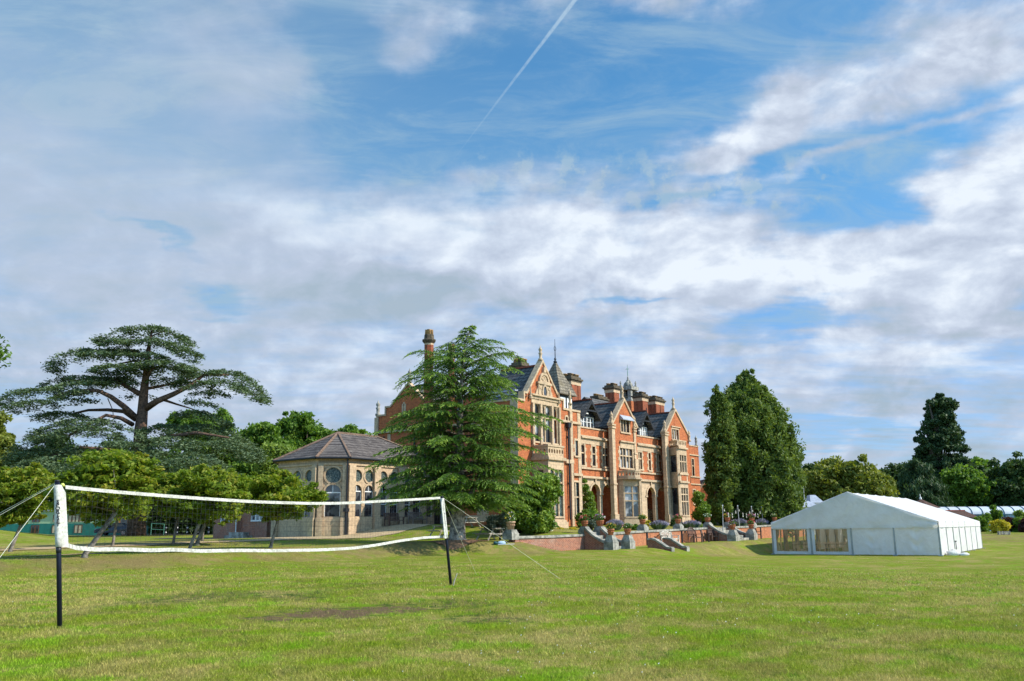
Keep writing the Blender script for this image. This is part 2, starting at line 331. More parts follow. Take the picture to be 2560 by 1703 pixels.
def grass_colour(t, g):
    big = t.noise(g, .13, 3, .5); mid = t.noise(g, .62, 5, .62); sm = t.noise(g, 3.1, 5, .65); fine = t.noise(g, 24, 3, .7)
    v = t.m('ADD', t.m('MULTIPLY', mid, .55), t.m('ADD', t.m('MULTIPLY', sm, .28), t.m('MULTIPLY', big, .32)))
    v = t.m('ADD', v, t.m('MULTIPLY', t.m('SUBTRACT', fine, .5), .30))
    dry = t.ramp(v, .52, .68)
    c = t.mix(t.ramp(t.noise(t.vm('ADD', g, (71, 3, 0)), 1.15, 6, .68), .44, .60), (.162, .212, .012, 1), (.190, .178, .038, 1))
    c = t.mix(dry, c, (.300, .250, .080, 1))
    lush = t.ramp(t.noise(t.vm('ADD', g, (37, 11, 0)), .9, 6, .66), .50, .62)
    c = t.mix(t.m('MULTIPLY', lush, .85), c, (.150, .255, .010, 1))
    dk = t.ramp(t.noise(t.vm('ADD', g, (7, 91, 0)), 1.9, 6, .68), .57, .68)
    c = t.mix(t.m('MULTIPLY', dk, .75), c, (.045, .095, .010, 1))
    # the browner, scorched slope of the bank, and dry ground under the little trees
    sp = t.n.new('ShaderNodeSeparateXYZ'); t.l.new(g, sp.inputs[0])
    u = t.m('ADD', t.m('MULTIPLY', sp.outputs[0], .6), t.m('MULTIPLY', sp.outputs[1], .8))
    v_ = t.m('ADD', t.m('MULTIPLY', sp.outputs[0], -.8), t.m('MULTIPLY', sp.outputs[1], .6))
    bank = t.m('MULTIPLY', t.ramp(v_, 32.5, 34.5), t.ramp(v_, 35.5, 38.0, 1, 0))
    bank2 = t.m('MULTIPLY', t.m('MULTIPLY', t.ramp(v_, 25.0, 26.2), t.ramp(v_, 28.0, 29.5, 1, 0)), t.ramp(u, 52, 60))
    bank3 = t.m('MULTIPLY', t.m('MULTIPLY', t.ramp(sp.outputs[1], 96, 102), t.ramp(sp.outputs[1], 108, 116, 1, 0)), t.ramp(sp.outputs[0], 38, 48))
    bank4 = t.m('MULTIPLY', t.m('MULTIPLY', t.ramp(v_, 28.0, 29.0), t.ramp(v_, 30.8, 31.4, 1, 0)), t.m('MULTIPLY', t.ramp(u, 38, 41), t.ramp(u, 44, 46, 1, 0)))
    bk = t.m('MAXIMUM', t.m('MAXIMUM', bank, bank4), t.m('MAXIMUM', bank2, bank3))
    bk = t.m('MULTIPLY', bk, t.ramp(t.noise(g, .35, 4, .65), .34, .66, .1, .95))
    c = t.mix(bk, c, t.mix(sm, (.155, .105, .045, 1), (.27, .22, .09, 1)))
    dry2 = t.m('MULTIPLY', t.ramp(v_, 42, 45), t.ramp(v_, 50, 54, 1, 0))
    dry2 = t.m('MULTIPLY', dry2, t.ramp(sp.outputs[0], -16, -22))
    c = t.mix(t.m('MULTIPLY', dry2, .65), c, (.34, .27, .11, 1))
    # worn soil on the net court
    acc = None
    gw = t.vm('ADD', g, t.vm('MULTIPLY', t.vm('SUBTRACT', t.noise(g, 1.1, 5, .65, out=1), (.5, .5, .5)), (1.6, 1.2, 0)))
    for (x, y, rx, ry, a) in SOIL:
        P = ghit(x, y)
        mp = t('ShaderNodeMapping', {0: gw, 1: (P[0], P[1], 0), 2: (0, 0, R(12)), 3: (rx, ry * 3.4, 100)}, vector_type='TEXTURE')
        q = t.ramp(t.vm('LENGTH', mp, out=1), 0.3, 1.15, a, 0)
        acc = q if acc is None else t.m('MAXIMUM', acc, q)
    sn = t.noise(g, 4.2, 5, .7)
    soil = t.ramp(t.m('ADD', acc, t.m('MULTIPLY', t.m('SUBTRACT', t.m('ADD', t.m('MULTIPLY', sn, .6), t.m('MULTIPLY', t.noise(g, 11, 4, .7), .4)), .5), 4.4)), .62, .82)
    soil = t.m('MULTIPLY', soil, t.ramp(acc, .02, .12))
    c = t.mix(soil, c, t.mix(t.noise(g, 9, 4, .7), (.095, .060, .032, 1), (.215, .150, .085, 1)))
    rim = t.m('MULTIPLY', t.ramp(acc, .05, .4), t.m('SUBTRACT', 1.0, soil))
    c = t.mix(t.m('MULTIPLY', rim, t.ramp(t.noise(g, 3.3, 4, .6), .45, .6, 0, .75)), c, (.035, .085, .012, 1))
    k = t.ramp(fine, .25, .75, .75, 1.25)
    return t.mix(1.0, c, t('ShaderNodeCombineColor', {0: k, 1: k, 2: k}), 'MULTIPLY')
GROUND = groundmat()
def axis(segs):
    o = []
    for a, b, st in segs:
        n = max(1, round((b - a) / st)); o += [a + (b - a) * i / n for i in range(n)]
    return o + [segs[-1][1]]
us = axis([(-2500, -300, 300), (-300, -40, 20), (-40, 130, 1.0), (130, 300, 8), (300, 2600, 250)])
vs_ = axis([(-2500, -300, 300), (-300, -60, 20), (-60, 24, 1.2), (24, 31.2, .35), (31.2, 31.34, .14), (31.34, 42, .45), (42, 110, 1.0), (110, 300, 10), (300, 2600, 250)])
UU, VV = np.meshgrid(us, vs_, indexing='ij'); XX, YY = uv2w(UU, VV); ZZ = terr(XX, YY)
nu, nv = UU.shape
idx = np.arange(nu * nv).reshape(nu, nv)
quads = np.stack([idx[:-1, :-1], idx[1:, :-1], idx[1:, 1:], idx[:-1, 1:]], -1).reshape(-1, 4)
me = bpy.data.meshes.new('lawn'); me.from_pydata(np.stack([XX, YY, ZZ], -1).reshape(-1, 3).tolist(), [], quads.tolist())
me.materials.append(GROUND); me.polygons.foreach_set('use_smooth', [True] * len(me.polygons))
lawn = bpy.data.objects.new('ground', me); COL.objects.link(lawn); tag(lawn, kind='structure')
# ================================================================== buildings
class Plane:
    """vertical plane in building coordinates (u, v): origin o, direction t, inward normal n"""
    def __init__(s, o, t, n): s.o, s.t, s.n = o, t, n
    def px(s, px, py):
        d = ray(px, py); du, dv = w2uv(d[0], d[1])
        k = (s.o[0] * s.n[0] + s.o[1] * s.n[1]) / (du * s.n[0] + dv * s.n[1])
        pu, pv = du * k, dv * k
        return ((pu - s.o[0]) * s.t[0] + (pv - s.o[1]) * s.t[1], 1.5 + d[2] * k)
    def P(s, a, b, d=0.0): return (s.o[0] + s.t[0] * a + s.n[0] * d, s.o[1] + s.t[1] * a + s.n[1] * d, b)
def front(v): return Plane((0, v), (1, 0), (0, 1))
def side(u): return Plane((u, 0), (0, 1), (1, 0))
def panel(mb, pl, outline, holes, d0, d1):
    loops = [[Vector((a, b, 0)) for a, b in outline]] + [[Vector((a, b, 0)) for a, b in h] for h in holes]
    tris = tessellate_polygon(loops); flat = [p for l in loops for p in l]; n = len(flat)
    vs = [pl.P(p.x, p.y, d0) for p in flat] + [pl.P(p.x, p.y, d1) for p in flat]
    fs = [tuple(t) for t in tris] + [tuple(n + i for i in t)[::-1] for t in tris]
    b = 0
    for l in loops:
        k = len(l)
        for i in range(k): fs.append((b + i, b + (i + 1) % k, n + b + (i + 1) % k, n + b + i))
        b += k
    mb.add(vs, fs)
def pbox(mb, pl, a0, a1, b0, b1, d0, d1): panel(mb, pl, [(a0, b0), (a1, b0), (a1, b1), (a0, b1)], [], d0, d1)
def arch(a0, a1, b0, b1, n=8, pointed=False):
    r = (a1 - a0) / 2; c = (a0 + a1) / 2; sp = b1 - r
    return [(a0, b0), (a1, b0)] + [(c + r * math.cos(math.pi * k / n), sp + r * math.sin(math.pi * k / n)) for k in range(n + 1)]
def circ(c, r, n=16): return [(c[0] + r * math.cos(2 * math.pi * k / n), c[1] + r * math.sin(2 * math.pi * k / n)) for k in range(n)]
def strip(mb, pl, pts, t, d0, d1, below=0.0):
    """a mitred coping of height t that follows the polyline pts"""
    n = len(pts); top = []; bot = []
    for i, p in enumerate(pts):
        dirs = []
        if i > 0: dirs.append(Vector((p[0] - pts[i - 1][0], p[1] - pts[i - 1][1])).normalized())
        if i < n - 1: dirs.append(Vector((pts[i + 1][0] - p[0], pts[i + 1][1] - p[1])).normalized())
        ns = [Vector((-q.y, q.x)) for q in dirs]
        m = sum(ns, Vector((0, 0))).normalized(); k = 1 / max(.35, m.dot(ns[0]))
        top.append((p[0] + m.x * t * k, p[1] + m.y * t * k)); bot.append((p[0] - m.x * below * k, p[1] - m.y * below * k))
    vs = []; fs = []
    for i in range(n): vs += [pl.P(*bot[i], d0), pl.P(*top[i], d0), pl.P(*top[i], d1), pl.P(*bot[i], d1)]
    for i in range(n - 1):
        for k in range(4): fs.append((4 * i + k, 4 * i + (k + 1) % 4, 4 * i + 4 + (k + 1) % 4, 4 * i + 4 + k))
    fs += [(3, 2, 1, 0), tuple(4 * (n - 1) + k for k in range(4))]
    mb.add(vs, fs)
rnd = random.Random(5)
class Wall:
    def __init__(s, root, pl, mt, thick=.32): s.root, s.pl, s.mt, s.th = root, pl, mt, thick; s.holes = []; s.org = root['_o']
    def win(s, x0, x1, yt, yb, cols=1, rows=(), ring=.15, glass=None, px=True, archd=False, tooth=False, proud=.035, sill=True, frm=None, name='window', arched_lights=False):
        pl = s.pl
        if px:
            xm = (x0 + x1) / 2
            a0 = pl.px(x0, (yt + yb) / 2)[0]; a1 = pl.px(x1, (yt + yb) / 2)[0]; b1 = pl.px(xm, yt)[1]; b0 = pl.px(xm, yb)[1]
        else: a0, a1, b1, b0 = x0, x1, yt, yb
        hole = arch(a0, a1, b0, b1) if archd else [(a0, b0), (a1, b0), (a1, b1), (a0, b1)]
        s.holes.append(hole)
        f = MB(s.org); outer = arch(a0 - ring, a1 + ring, b0, b1 + ring) if archd else [(a0 - ring, b0), (a1 + ring, b0), (a1 + ring, b1 + ring), (a0 - ring, b1 + ring)]
        inner = hole
        if not archd: inner = [(a0, b0 + .001), (a1, b0 + .001), (a1, b1), (a0, b1)]
        # surround: butt pieces left, right, head
        if archd:
            k = len(hole); seg = list(range(1, k)) + [0]
            for i in range(len(seg) - 1):
                p, q = seg[i], seg[i + 1]
                panel(f, pl, [hole[p], outer[p], outer[q], hole[q]], [], -proud, .1)
        else:
            pbox(f, pl, a0 - ring, a0, b0, b1, -proud, .10); pbox(f, pl, a1, a1 + ring, b0, b1, -proud, .10)
            pbox(f, pl, a0 - ring, a1 + ring, b1, b1 + ring, -proud, .10)
            if tooth:
                k = 0; z = b0
                while z < b1 + ring - .3:
                    if k % 2 == 0:
                        pbox(f, pl, a0 - ring - .14, a0 - ring, z, z + .28, -proud + .006, .05); pbox(f, pl, a1 + ring, a1 + ring + .14, z, z + .28, -proud + .006, .05)
                    z += .30; k += 1
        w_ = (a1 - a0) / cols; mw = .055
        for i in range(1, cols): pbox(f, pl, a0 + w_ * i - mw, a0 + w_ * i + mw, b0, b1, .02, .12)
        for r_ in rows:
            z = b0 + (b1 - b0) * r_
            for i in range(cols):
                l = a0 + w_ * i + (mw if i else 0); rr = a0 + w_ * (i + 1) - (mw if i < cols - 1 else 0)
                pbox(f, pl, l, rr, z - .05, z + .05, .025, .118)
        if arched_lights:
            for i in range(cols):
                l = a0 + w_ * i + (mw if i else 0); rr = a0 + w_ * (i + 1) - (mw if i < cols - 1 else 0)
                r2 = (rr - l) / 2; c = (l + rr) / 2
                for sgn in (-1, 1):
                    pts = [(c + sgn * r2, b1)] + [(c + sgn * r2 * math.cos(math.pi / 2 * k / 5), b1 - r2 + r2 * math.sin(math.pi / 2 * k / 5)) for k in range(6)]
                    pts = pts[:-1] + [(c, b1 - .001)]
                    panel(f, pl, pts, [], .03, .115)
        # glazing bars
        fo = f.build(name, frm or STONE, s.root)
        g = MB(s.org)
        panel(g, pl, hole, [], .13, .14)
        # thin dark casement bars
        fo_p = g.build('pane', glass or rnd.choice([GLASS, GLASS, GLASSC]), fo)
        if sill:
            sm = MB(s.org); pbox(sm, pl, a0 - ring - .04, a1 + ring + .04, b0 - .13, b0, -proud - .07, .12); sm.build('sill', frm or STONE, fo)
        return a0, a1, b0, b1
    def hole(s, pts): s.holes.append(pts)
    def finish(s, outline, name='wall', coping=None):
        mb = MB(s.org); panel(mb, s.pl, outline, s.holes, 0, s.th)
        o = mb.build(name, s.mt, s.root)
        return o
def bld(name, u, v, z, label, cat, group=None):
    X, Y = uv2w(u, v); e = empty(name, (X, Y, z), label, cat, UVROT, group); e['_o'] = (u, v, z); return e
def finial(root, u, v, z, h=1.0, k=1.0, m=None, name='finial'):
    mb = MB(root['_o']); mb.smooth = True
    mb.lathe((u, v, z), [(.2 * k, 0), (.2 * k, h * .12), (.11 * k, h * .16), (.13 * k, h * .4), (.18 * k, h * .5), (.09 * k, h * .56), (.15 * k, h * .68), (.16 * k, h * .76), (.06 * k, h * .86), (.02 * k, h)], 8)
    return mb.build(name, m or GREYST, root)
def chimney(root, x0, x1, yc, yb, v, depth=1.1, pots=3, capyt=None, zb=None, mt=None, oct_=False, potrows=1, poth=.55):
    """brick stack between image columns x0..x1 on plane v, cap underside at yc, foot at yb"""
    if not oct_: x0 = x0 + (x1 - x0) * .38; depth *= .8
    pl = front(v); a0 = pl.px(x0, yc)[0]; a1 = pl.px(x1, yc)[0]; zc = pl.px((x0 + x1) / 2, yc)[1]; z0 = zb if zb is not None else pl.px((x0 + x1) / 2, yb)[1]
    o = root['_o']
    if oct_:
        r = (a1 - a0) / 2 * .78; c = ((a0 + a1) / 2, v + r, 0)
        m = MB(o); m.lathe(c, [(r, z0), (r, zc - .16)], 8, R(22.5)); ch = m.build('chimney', mt or CHBRICK, root)
        m = MB(o); m.lathe(c, [(r * 1.02, zc - .16), (r * 1.02, zc)], 8, R(22.5)); m.build('band', STONE, ch)
        m = MB(o); m.lathe(c, [(r * 1.02, zc), (r * 1.45, zc + .22), (r * 1.5, zc + .34), (r * 1.1, zc + .42), (r * 1.05, zc + .8), (r * .9, zc + .85)], 8, R(22.5)); m.build('cap', DARKST, ch)
        m = MB(o); m.smooth = True
        for k in range(4): m.lathe((c[0] + r * .45 * math.cos(k * 1.57 + .7), c[1] + r * .45 * math.sin(k * 1.57 + .7), zc + .8), [(.2, 0), (.17, .45), (.2, .5), (.15, .5)], 8)
        m.build('chimney_pot', POTC, ch); return ch
    m = MB(o); m.box((a0, v, z0), (a1, v + depth, zc - .32))
    nb = max(2, int((a1 - a0) / .5))
    for k in range(nb):     # pilaster strips
        if k % 2 == 0: m.box((a0 + (a1 - a0) * k / nb + .04, v - .06, z0), (a0 + (a1 - a0) * (k + 1) / nb - .04, v, zc - .32))
    m.box((a0 - .06, v + .15, z0), (a0, v + depth * .45, zc - .32)); m.box((a0 - .06, v + depth * .6, z0), (a0, v + depth - .1, zc - .32))
    ch = m.build('chimney', mt or CHBRICK, root)
    m = MB(o); m.box((a0 - .05, v - .05, zc - .32), (a1 + .05, v + depth + .05, zc)); m.build('band', STONE, ch)
    m = MB(o)
    m.box((a0 - .1, v - .1, zc), (a1 + .1, v + depth + .1, zc + .14)); m.box((a0 - .2, v - .2, zc + .14), (a1 + .2, v + depth + .2, zc + .3)); m.box((a0 - .05, v - .05, zc + .3), (a1 + .05, v + depth + .05, zc + .5))
    m.build('cap', DARKST, ch)
    for r_ in range(potrows):
        for k in range(pots):
            m = MB(o); m.smooth = True
            m.lathe((a0 + (a1 - a0) * (k + .5) / pots, v + depth * (r_ + .5) / potrows, zc + .42), [(.2, 0), (.16, poth * .8), (.21, poth * .85), (.21, poth), (.14, poth)], 8)
            m.build('chimney_pot', rnd.choice([POTC, DARKST]), ch)
    return ch
def dormer(root, xl, xr, yt, yb, xa, ya, xfl, yfl, xfr, v, vb=3.2):
    pl = front(v); a0 = pl.px(xl, yb)[0]; a1 = pl.px(xr, yb)[0]; b1 = pl.px((xl + xr) / 2, yt)[1]; b0 = pl.px((xl + xr) / 2, yb)[1]
    ap = pl.px(xa, ya); e0 = a0 - .35; e1 = a1 + .35; ze = b1 - .15; am = (a0 + a1) / 2; za = ap[1]
    o = root['_o']
    m = MB(o)
    # timber front: posts, head, sill and side cheeks
    pbox(m, pl, a0, a0 + .12, b0, b1, 0, .14); pbox(m, pl, a1 - .12, a1, b0, b1, 0, .14); pbox(m, pl, a0, a1, b1, b1 + .14, -.02, .14); pbox(m, pl, a0, a1, b0 - .12, b0, -.03, .14)
    m.box((a0 + .002, v + .14, b0 - .1), (a0 + .12, v + vb, b1 + .12)); m.box((a1 - .12, v + .14, b0 - .1), (a1 - .002, v + vb, b1 + .12))
    panel(m, pl, [(a0, b1 + .142), (a1, b1 + .142), (am, za - .12)], [], .05, .12)
    dm = m.build('dormer', BLACKW, root)
    m = MB(o)
    n = 4; w_ = (a1 - a0 - .24) / n
    for k in range(n):
        l = a0 + .12 + k * w_; rr = l + w_
        pbox(m, pl, l, l + .05, b0, b1, .05, .11); pbox(m, pl, rr - .05, rr, b0, b1, .05, .11); pbox(m, pl, l + .05, rr - .05, b0, b0 + .06, .05, .11); pbox(m, pl, l + .05, rr - .05, b1 - .06, b1, .05, .11)
        pbox(m, pl, l + .05, rr - .05, b0 + (b1 - b0) * .55 - .02, b0 + (b1 - b0) * .55 + .02, .06, .10)
    # pale braces in the gable
    pbox(m, pl, am - .22, am + .22, b1 + .24, b1 + .34, .0, .05)
    m.build('casement', WHITEP, dm)
    m = MB(o); panel(m, pl, [(a0 + .12, b0), (a1 - .12, b0), (a1 - .12, b1), (a0 + .12, b1)], [], .12, .13); m.build('pane', GLASSC, dm)
    m = MB(o)
    m.slab([(e0, v - .45, ze), (am, v - .45, za), (am, v + vb + 1.4, za), (e0, v + vb, ze)], .1)
    m.slab([(am, v - .45, za), (e1, v - .45, ze), (e1, v + vb, ze), (am, v + vb + 1.4, za)], .1)
    m.build('dormer_roof', SLATE, dm)
    m = MB(o); m.box((am - .1, v - .46, za - .03), (am + .1, v + vb + 1.3, za + .07)); m.build('ridge_tiles', RTILE, dm)
    m = MB(o)
    bpl = front(v - .5); strip(m, bpl, [(e0 - .05, ze - .1), (am, za - .03), (e1 + .05, ze - .1)], .0, 0, .05, below=.2)
    m.tube([(am, v - .47, za - .5), (am, v - .47, za + .25)], .04, 6)
    pbox(m, bpl, (e0 + am) / 2, (e1 + am) / 2, (ze + za) / 2 - .25, (ze + za) / 2 - .13, .0, .05)
    m.build('bargeboard', BLACKW, dm)
    return dm
def pilaster(root, x0, x1, yt, yb, v, proud=.3, fin=True, z0=None, fh=1.1):
    pl = front(v); a0 = pl.px(x0, yb)[0]; a1 = pl.px(x1, yb)[0]; zt = pl.px((x0 + x1) / 2, yt)[1]; z0 = z0 if z0 is not None else pl.px(x0, yb)[1]
    m = MB(root['_o']); c = (a0 + a1) / 2; h = (a1 - a0) / 2
    m.box((a0, v - proud, z0 + 1.2), (a1, v - .001, zt)); m.box((a0 - .08, v - proud - .1, z0), (a1 + .08, v - .001, z0 + 1.2))
    m.box((a0 - .07, v - proud - .08, zt - .25), (a1 + .07, v - .001, zt - .1)); m.box((a0 - .07, v - proud - .08, zt), (a1 + .07, v + .1, zt + .14))
    zz = z0 + (zt - z0) * .42
    m.box((a0 - .06, v - proud - .06, zz), (a1 + .06, v - .001, zz + .14))
    p = m.build('buttress', STONE, root)
    if fin: finial(root, c, v - proud * .5, zt + .14, fh, 1.0, STONE)
    return p
def stringc(root, pts, v, t=.18, proud=.16, mt=None, name='string_course', th=.001):
    pl = front(v); a = [pl.px(*p) for p in pts]
    z = sum(q[1] for q in a) / len(a); m = MB(root['_o']); pbox(m, pl, a[0][0], a[-1][0], z - t / 2, z + t / 2, -proud, -th); return m.build(name, mt or STONE, root), z
def balustrade(mb, pl, a0, a1, z0, z1, d0=0.0, d1=.2, n=None):
    n = n or max(3, int((a1 - a0) / .28)); w_ = (a1 - a0) / n
    holes = [circ((a0 + w_ * (k + .5), (z0 + z1) / 2), min(w_ * .34, (z1 - z0) * .36), 8) for k in range(n)]
    holes = [[(x if abs(x - (a0 + w_ * (k + .5))) < 9 else x, (z0 + z1) / 2 + (y - (z0 + z1) / 2) * 1.5) for x, y in h] for k, h in enumerate(holes)]
    panel(mb, pl, [(a0, z0), (a1, z0), (a1, z1), (a0, z1)], holes, d0, d1)

H = bld('country_house', 50.6, 37.4, 1.3, 'long red brick Victorian country house with stone bays, gables and tall chimneys', 'house')
VA, VB, VC = 37.4, 38.6, 37.9
ZG = 1.3
PA, PB, PC = front(VA), front(VB), front(VC)
# ---- block A: the tall gable nearest the camera
wa = Wall(H, PA, BRICK)
oa = [PA.px(x, y) for x, y in ((1293, 1001), (1310, 1003), (1310, 983), (1317, 984), (1355.4, 906), (1397, 999), (1406, 1001.5), (1408, 1024), (1449, 1031))]
oa[8] = (oa[8][0], oa[7][1]); oa[0] = (oa[0][0], oa[1][1]); oa[2] = (oa[1][0], oa[3][1]); oa[5] = (oa[5][0], oa[6][1]); oa[7] = (oa[6][0], oa[8][1])
AL, AR = oa[0][0], oa[8][0]
big = wa.win(1335, 1391, 1014, 1106, cols=4, rows=(.66,), ring=.28, glass=GLASSC, arched_lights=True, tooth=True)
wa.win(1438, 1447, 1102, 1140, 1, ring=.16, tooth=True)
wa.win(1413.5, 1419, 1042, 1052, 1, ring=.14, archd=True, sill=False)
wa.win(1431, 1450, 1206, 1288, 2, rows=(.55,), ring=.15, glass=GLASSL, tooth=False)
wa.finish([(AR, ZG - .5), (AL, ZG - .5)][::-1] + oa[::-1])
cm = MB(H['_o']); strip(cm, PA, oa, .14, -.09, .42, below=.02); cm.build('coping', STONE, H)
ua = oa[4][0]
finial(H, ua, VA + .15, oa[4][1] + .15, 1.2, .95, STONE)
for kk in (3, 5): finial(H, oa[kk][0] + (-.15 if kk == 3 else .05), VA - .1, oa[kk][1] - .25, .1, .5, STONE)
# side of block A (in shade)
SA = side(AL + .002); wsa = Wall(H, SA, BRICK)
vend = 42.6
zTA = oa[0][1]
wsa.win(1193, 1222, 1243, 1287, 2, rows=(), ring=.3, glass=GLASSC, tooth=True)
wsa.finish([(VA + .33, ZG - .7), (vend, ZG - .7), (vend, 6.0), (41.4, 6.0), (41.4, zTA), (VA + .33, zTA)])  # rear kept low, unseen behind the conifer, to let sun reach the pavilion
m = MB(H['_o'])
pbox(m, SA, VA + .33, vend, SA.px(1200, 1304)[1], SA.px(1200, 1292)[1] + .1, -.06, -.002)
pbox(m, SA, VA - .1, VA + .6, ZG, zTA + .1, -.10, -.07)
pbox(m, SA, VA + .6, 41.4, zTA - 1.7, zTA - 1.55, -.16, -.002); pbox(m, SA, VA + .4, 41.4, zTA, zTA + .14, -.06, .4)
m.build('string_course', STONE, H)
# stone aedicule in the gable
m = MB(H['_o']); c0 = PA.px(1359, 960); hw = (PA.px(1375, 980)[0] - PA.px(1344, 980)[0]) / 2; ac = c0[0] - .05
zE = PA.px(1360, 1009)[1]; zM = PA.px(1360, 960)[1]; zT = PA.px(1358, 937)[1]
pbox(m, PA, ac - hw, ac + hw, zE + .2, zM - .1, -.10, -.002)
pbox(m, PA, ac - hw - .1, ac + hw + .1, zM - .1, zM + .08, -.2, -.002)
r = hw * .82
holes = [[(ac + (r * .72) * math.cos(math.pi * k / 8), zM + .16 + r * .72 * math.sin(math.pi * k / 8)) for k in range(9)]]
panel(m, PA, [(ac + r * math.cos(math.pi * k / 10), zM + .08 + 1.15 * r * math.sin(math.pi * k / 10)) for k in range(11)], holes, -.16, -.003)
panel(m, PA, [(p[0], p[1]) for p in holes[0]], [], -.06, -.003)
for (x, z, rr) in ((0, 0, .16), (-.2, .1, .1), (.2, .1, .1), (0, .35, .12), (-.1, .22, .08), (.12, .24, .08)):
    panel(m, PA, circ((ac + x, zM + .28 + z), rr, 8), [], -.11, -.06)
for sx in (-1, 1):
    for z in (.25, .75): panel(m, PA, circ((ac + sx * hw * .68, zE + .2 + (zM - zE) * z * .85), .1, 10), [], -.16, -.10)
    pbox(m, PA, ac + sx * (hw - .07) - .06, ac + sx * (hw - .07) + .06, zE + .2, zM - .1, -.15, -.10)
    # scroll shoulders and small obelisks
    panel(m, PA, [(ac + sx * hw, zE + .2), (ac + sx * (hw + .95), zE + .2), (ac + sx * (hw + .8), zE + .42), (ac + sx * (hw + .35), zE + .5), (ac + sx * (hw + .2), zE + .9), (ac + sx * hw, zE + 1.1)][::sx], [], -.10, -.002)
    m.lathe((ac + sx * (hw + 1.05), VA - .15, zE + .15), [(.13, 0), (.13, .2), (.09, .25), (.02, .95)], 6)
pc_ = (ac, zE + .2 + (zM - zE) * .45)
ring_o = [(pc_[0] + .36 * math.cos(2 * math.pi * k / 14), pc_[1] + .55 * math.sin(2 * math.pi * k / 14)) for k in range(14)]
ring_i = [(pc_[0] + .22 * math.cos(2 * math.pi * k / 14), pc_[1] + .40 * math.sin(2 * math.pi * k / 14)) for k in range(14)]
panel(m, PA, ring_o, [ring_i], -.19, -.10)
panel(m, PA, [(ac - .18, zM + 1.15 * r + .05), (ac + .18, zM + 1.15 * r + .05), (ac + .1, zM + 1.15 * r + .5), (ac - .1, zM + 1.15 * r + .5)], [], -.2, -.002)
# entablature over the great window and the pilaster strips that flank it
for (z0, z1, p, ex) in ((0, .22, .14, .0), (.22, .34, .28, .12), (-.35, 0, .07, -.05)):
    pbox(m, PA, big[0] - .42 - ex, big[1] + .42 + ex, big[3] + .36 + z0, big[3] + .36 + z1, -p, -.002)
for q in (0, .25, .75, 1):
    x = big[0] + (big[1] - big[0]) * q; hw2 = .12 if 0 < q < 1 else .11
    x += {0: -.26, 1: .26}.get(q, 0)
    pbox(m, PA, x - hw2, x + hw2, big[2] - .3, big[3] + .02, -.2, -.037 if q in (0, 1) else -.001)
pbox(m, PA, big[0] - .42, big[1] + .42, big[2] - .42, big[2] - .3, -.3, -.002)
m.build('gable_ornament', STONE, H)
m = MB(H['_o']); panel(m, PA, ring_i, [], -.13, -.104); m.build('oculus_glass', GLASS, H)
stringc(H, [(1394, 1050), (1449.5, 1061)], VA)
stringc(H, [(1412, 1153), (1431, 1156)], VA, .3, .18)
stringc(H, [(1430, 1186), (1452, 1188)], VA, .2, .2)
# ground-floor bay of block A
VAB = VA - 1.45; PAB = front(VAB)
b0 = PAB.px(1372, 1230)[0]; b1_ = PAB.px(1411, 1230)[0]; zb_t = PAB.px(1390, 1151)[1]
wb = Wall(H, PAB, STONE, .3)
wb.win(1377, 1407.5, 1174, 1291, 3, rows=(.46, .72), ring=.05, glass=GLASSL, proud=.012, arched_lights=True)
wb.finish([(b0, ZG - .5), (b1_, ZG - .5), (b1_, zb_t), (b0, zb_t)], 'bay_wall')
SB = side(b0 + .002); wb2 = Wall(H, SB, STONE, .3)
wb2.win(VAB + .45, VA - .15, PAB.px(1390, 1176)[1], PAB.px(1390, 1291)[1], 1, rows=(.72,), ring=.04, px=False, glass=GLASSL, proud=.012)
wb2.finish([(VAB + .303, ZG - .5), (VA - .002, ZG - .5), (VA - .002, zb_t), (VAB + .303, zb_t)], 'bay_wall')
m = MB(H['_o']); m.box((b1_ - .302, VAB + .303, ZG - .5), (b1_ - .002, VA - .003, zb_t)); m.build('bay_wall', STONE, H)
m = MB(H['_o'])
zbs = PAB.px(1395, 1296)[1]
m.box((b0 - .12, VAB - .14, ZG - .6), (b1_ + .25, VA - .004, zbs - .25)); m.box((b0 - .06, VAB - .07, zbs - .25), (b1_ + .12, VA - .005, zbs - .12)); m.build('plinth', STONE, H); m = MB(H['_o'])
m.box((b0 - .14, VAB - .16, zb_t), (b1_ + .14, VA - .004, zb_t + .22)); 
ztop = PAB.px(1390, 1113)[1]
m.box((b0 - .02, VAB - .02, zb_t + .22), (b1_ + .02, VA - .004, zb_t + .32))
pb = front(VAB - .0); balustrade(m, pb, b0, b1_, zb_t + .32, ztop - .14, 0, .18, 6)
sbp = side(b0); balustrade(m, sbp, VAB + .183, VA - .005, zb_t + .32, ztop - .14, 0, .18, 4)
m.box((b0 - .06, VAB - .06, ztop - .14), (b1_ + .06, VAB + .22, ztop)); m.box((b0 - .06, VAB + .222, ztop - .14), (b0 + .22, VA - .004, ztop))
m.build('balcony', STONE, H)
# roof of block A
m = MB(H['_o']); ve = 41.4
zr = oa[4][1] - .22; zl_ = oa[3][1] - .05; zrr = oa[6][1] - .05
ul = oa[2][0] - .1; ur = oa[6][0] + .35
m.slab([(ul, VA + .3, zl_ - .5), (ua, VA + .3, zr), (ua, ve, zr), (ul, ve, zl_ - .5)], .15)
m.slab([(ua, VA + .3, zr), (ur, VA + .3, zrr - .4), (ur, ve, zrr - .4), (ua, ve, zr)], .15)
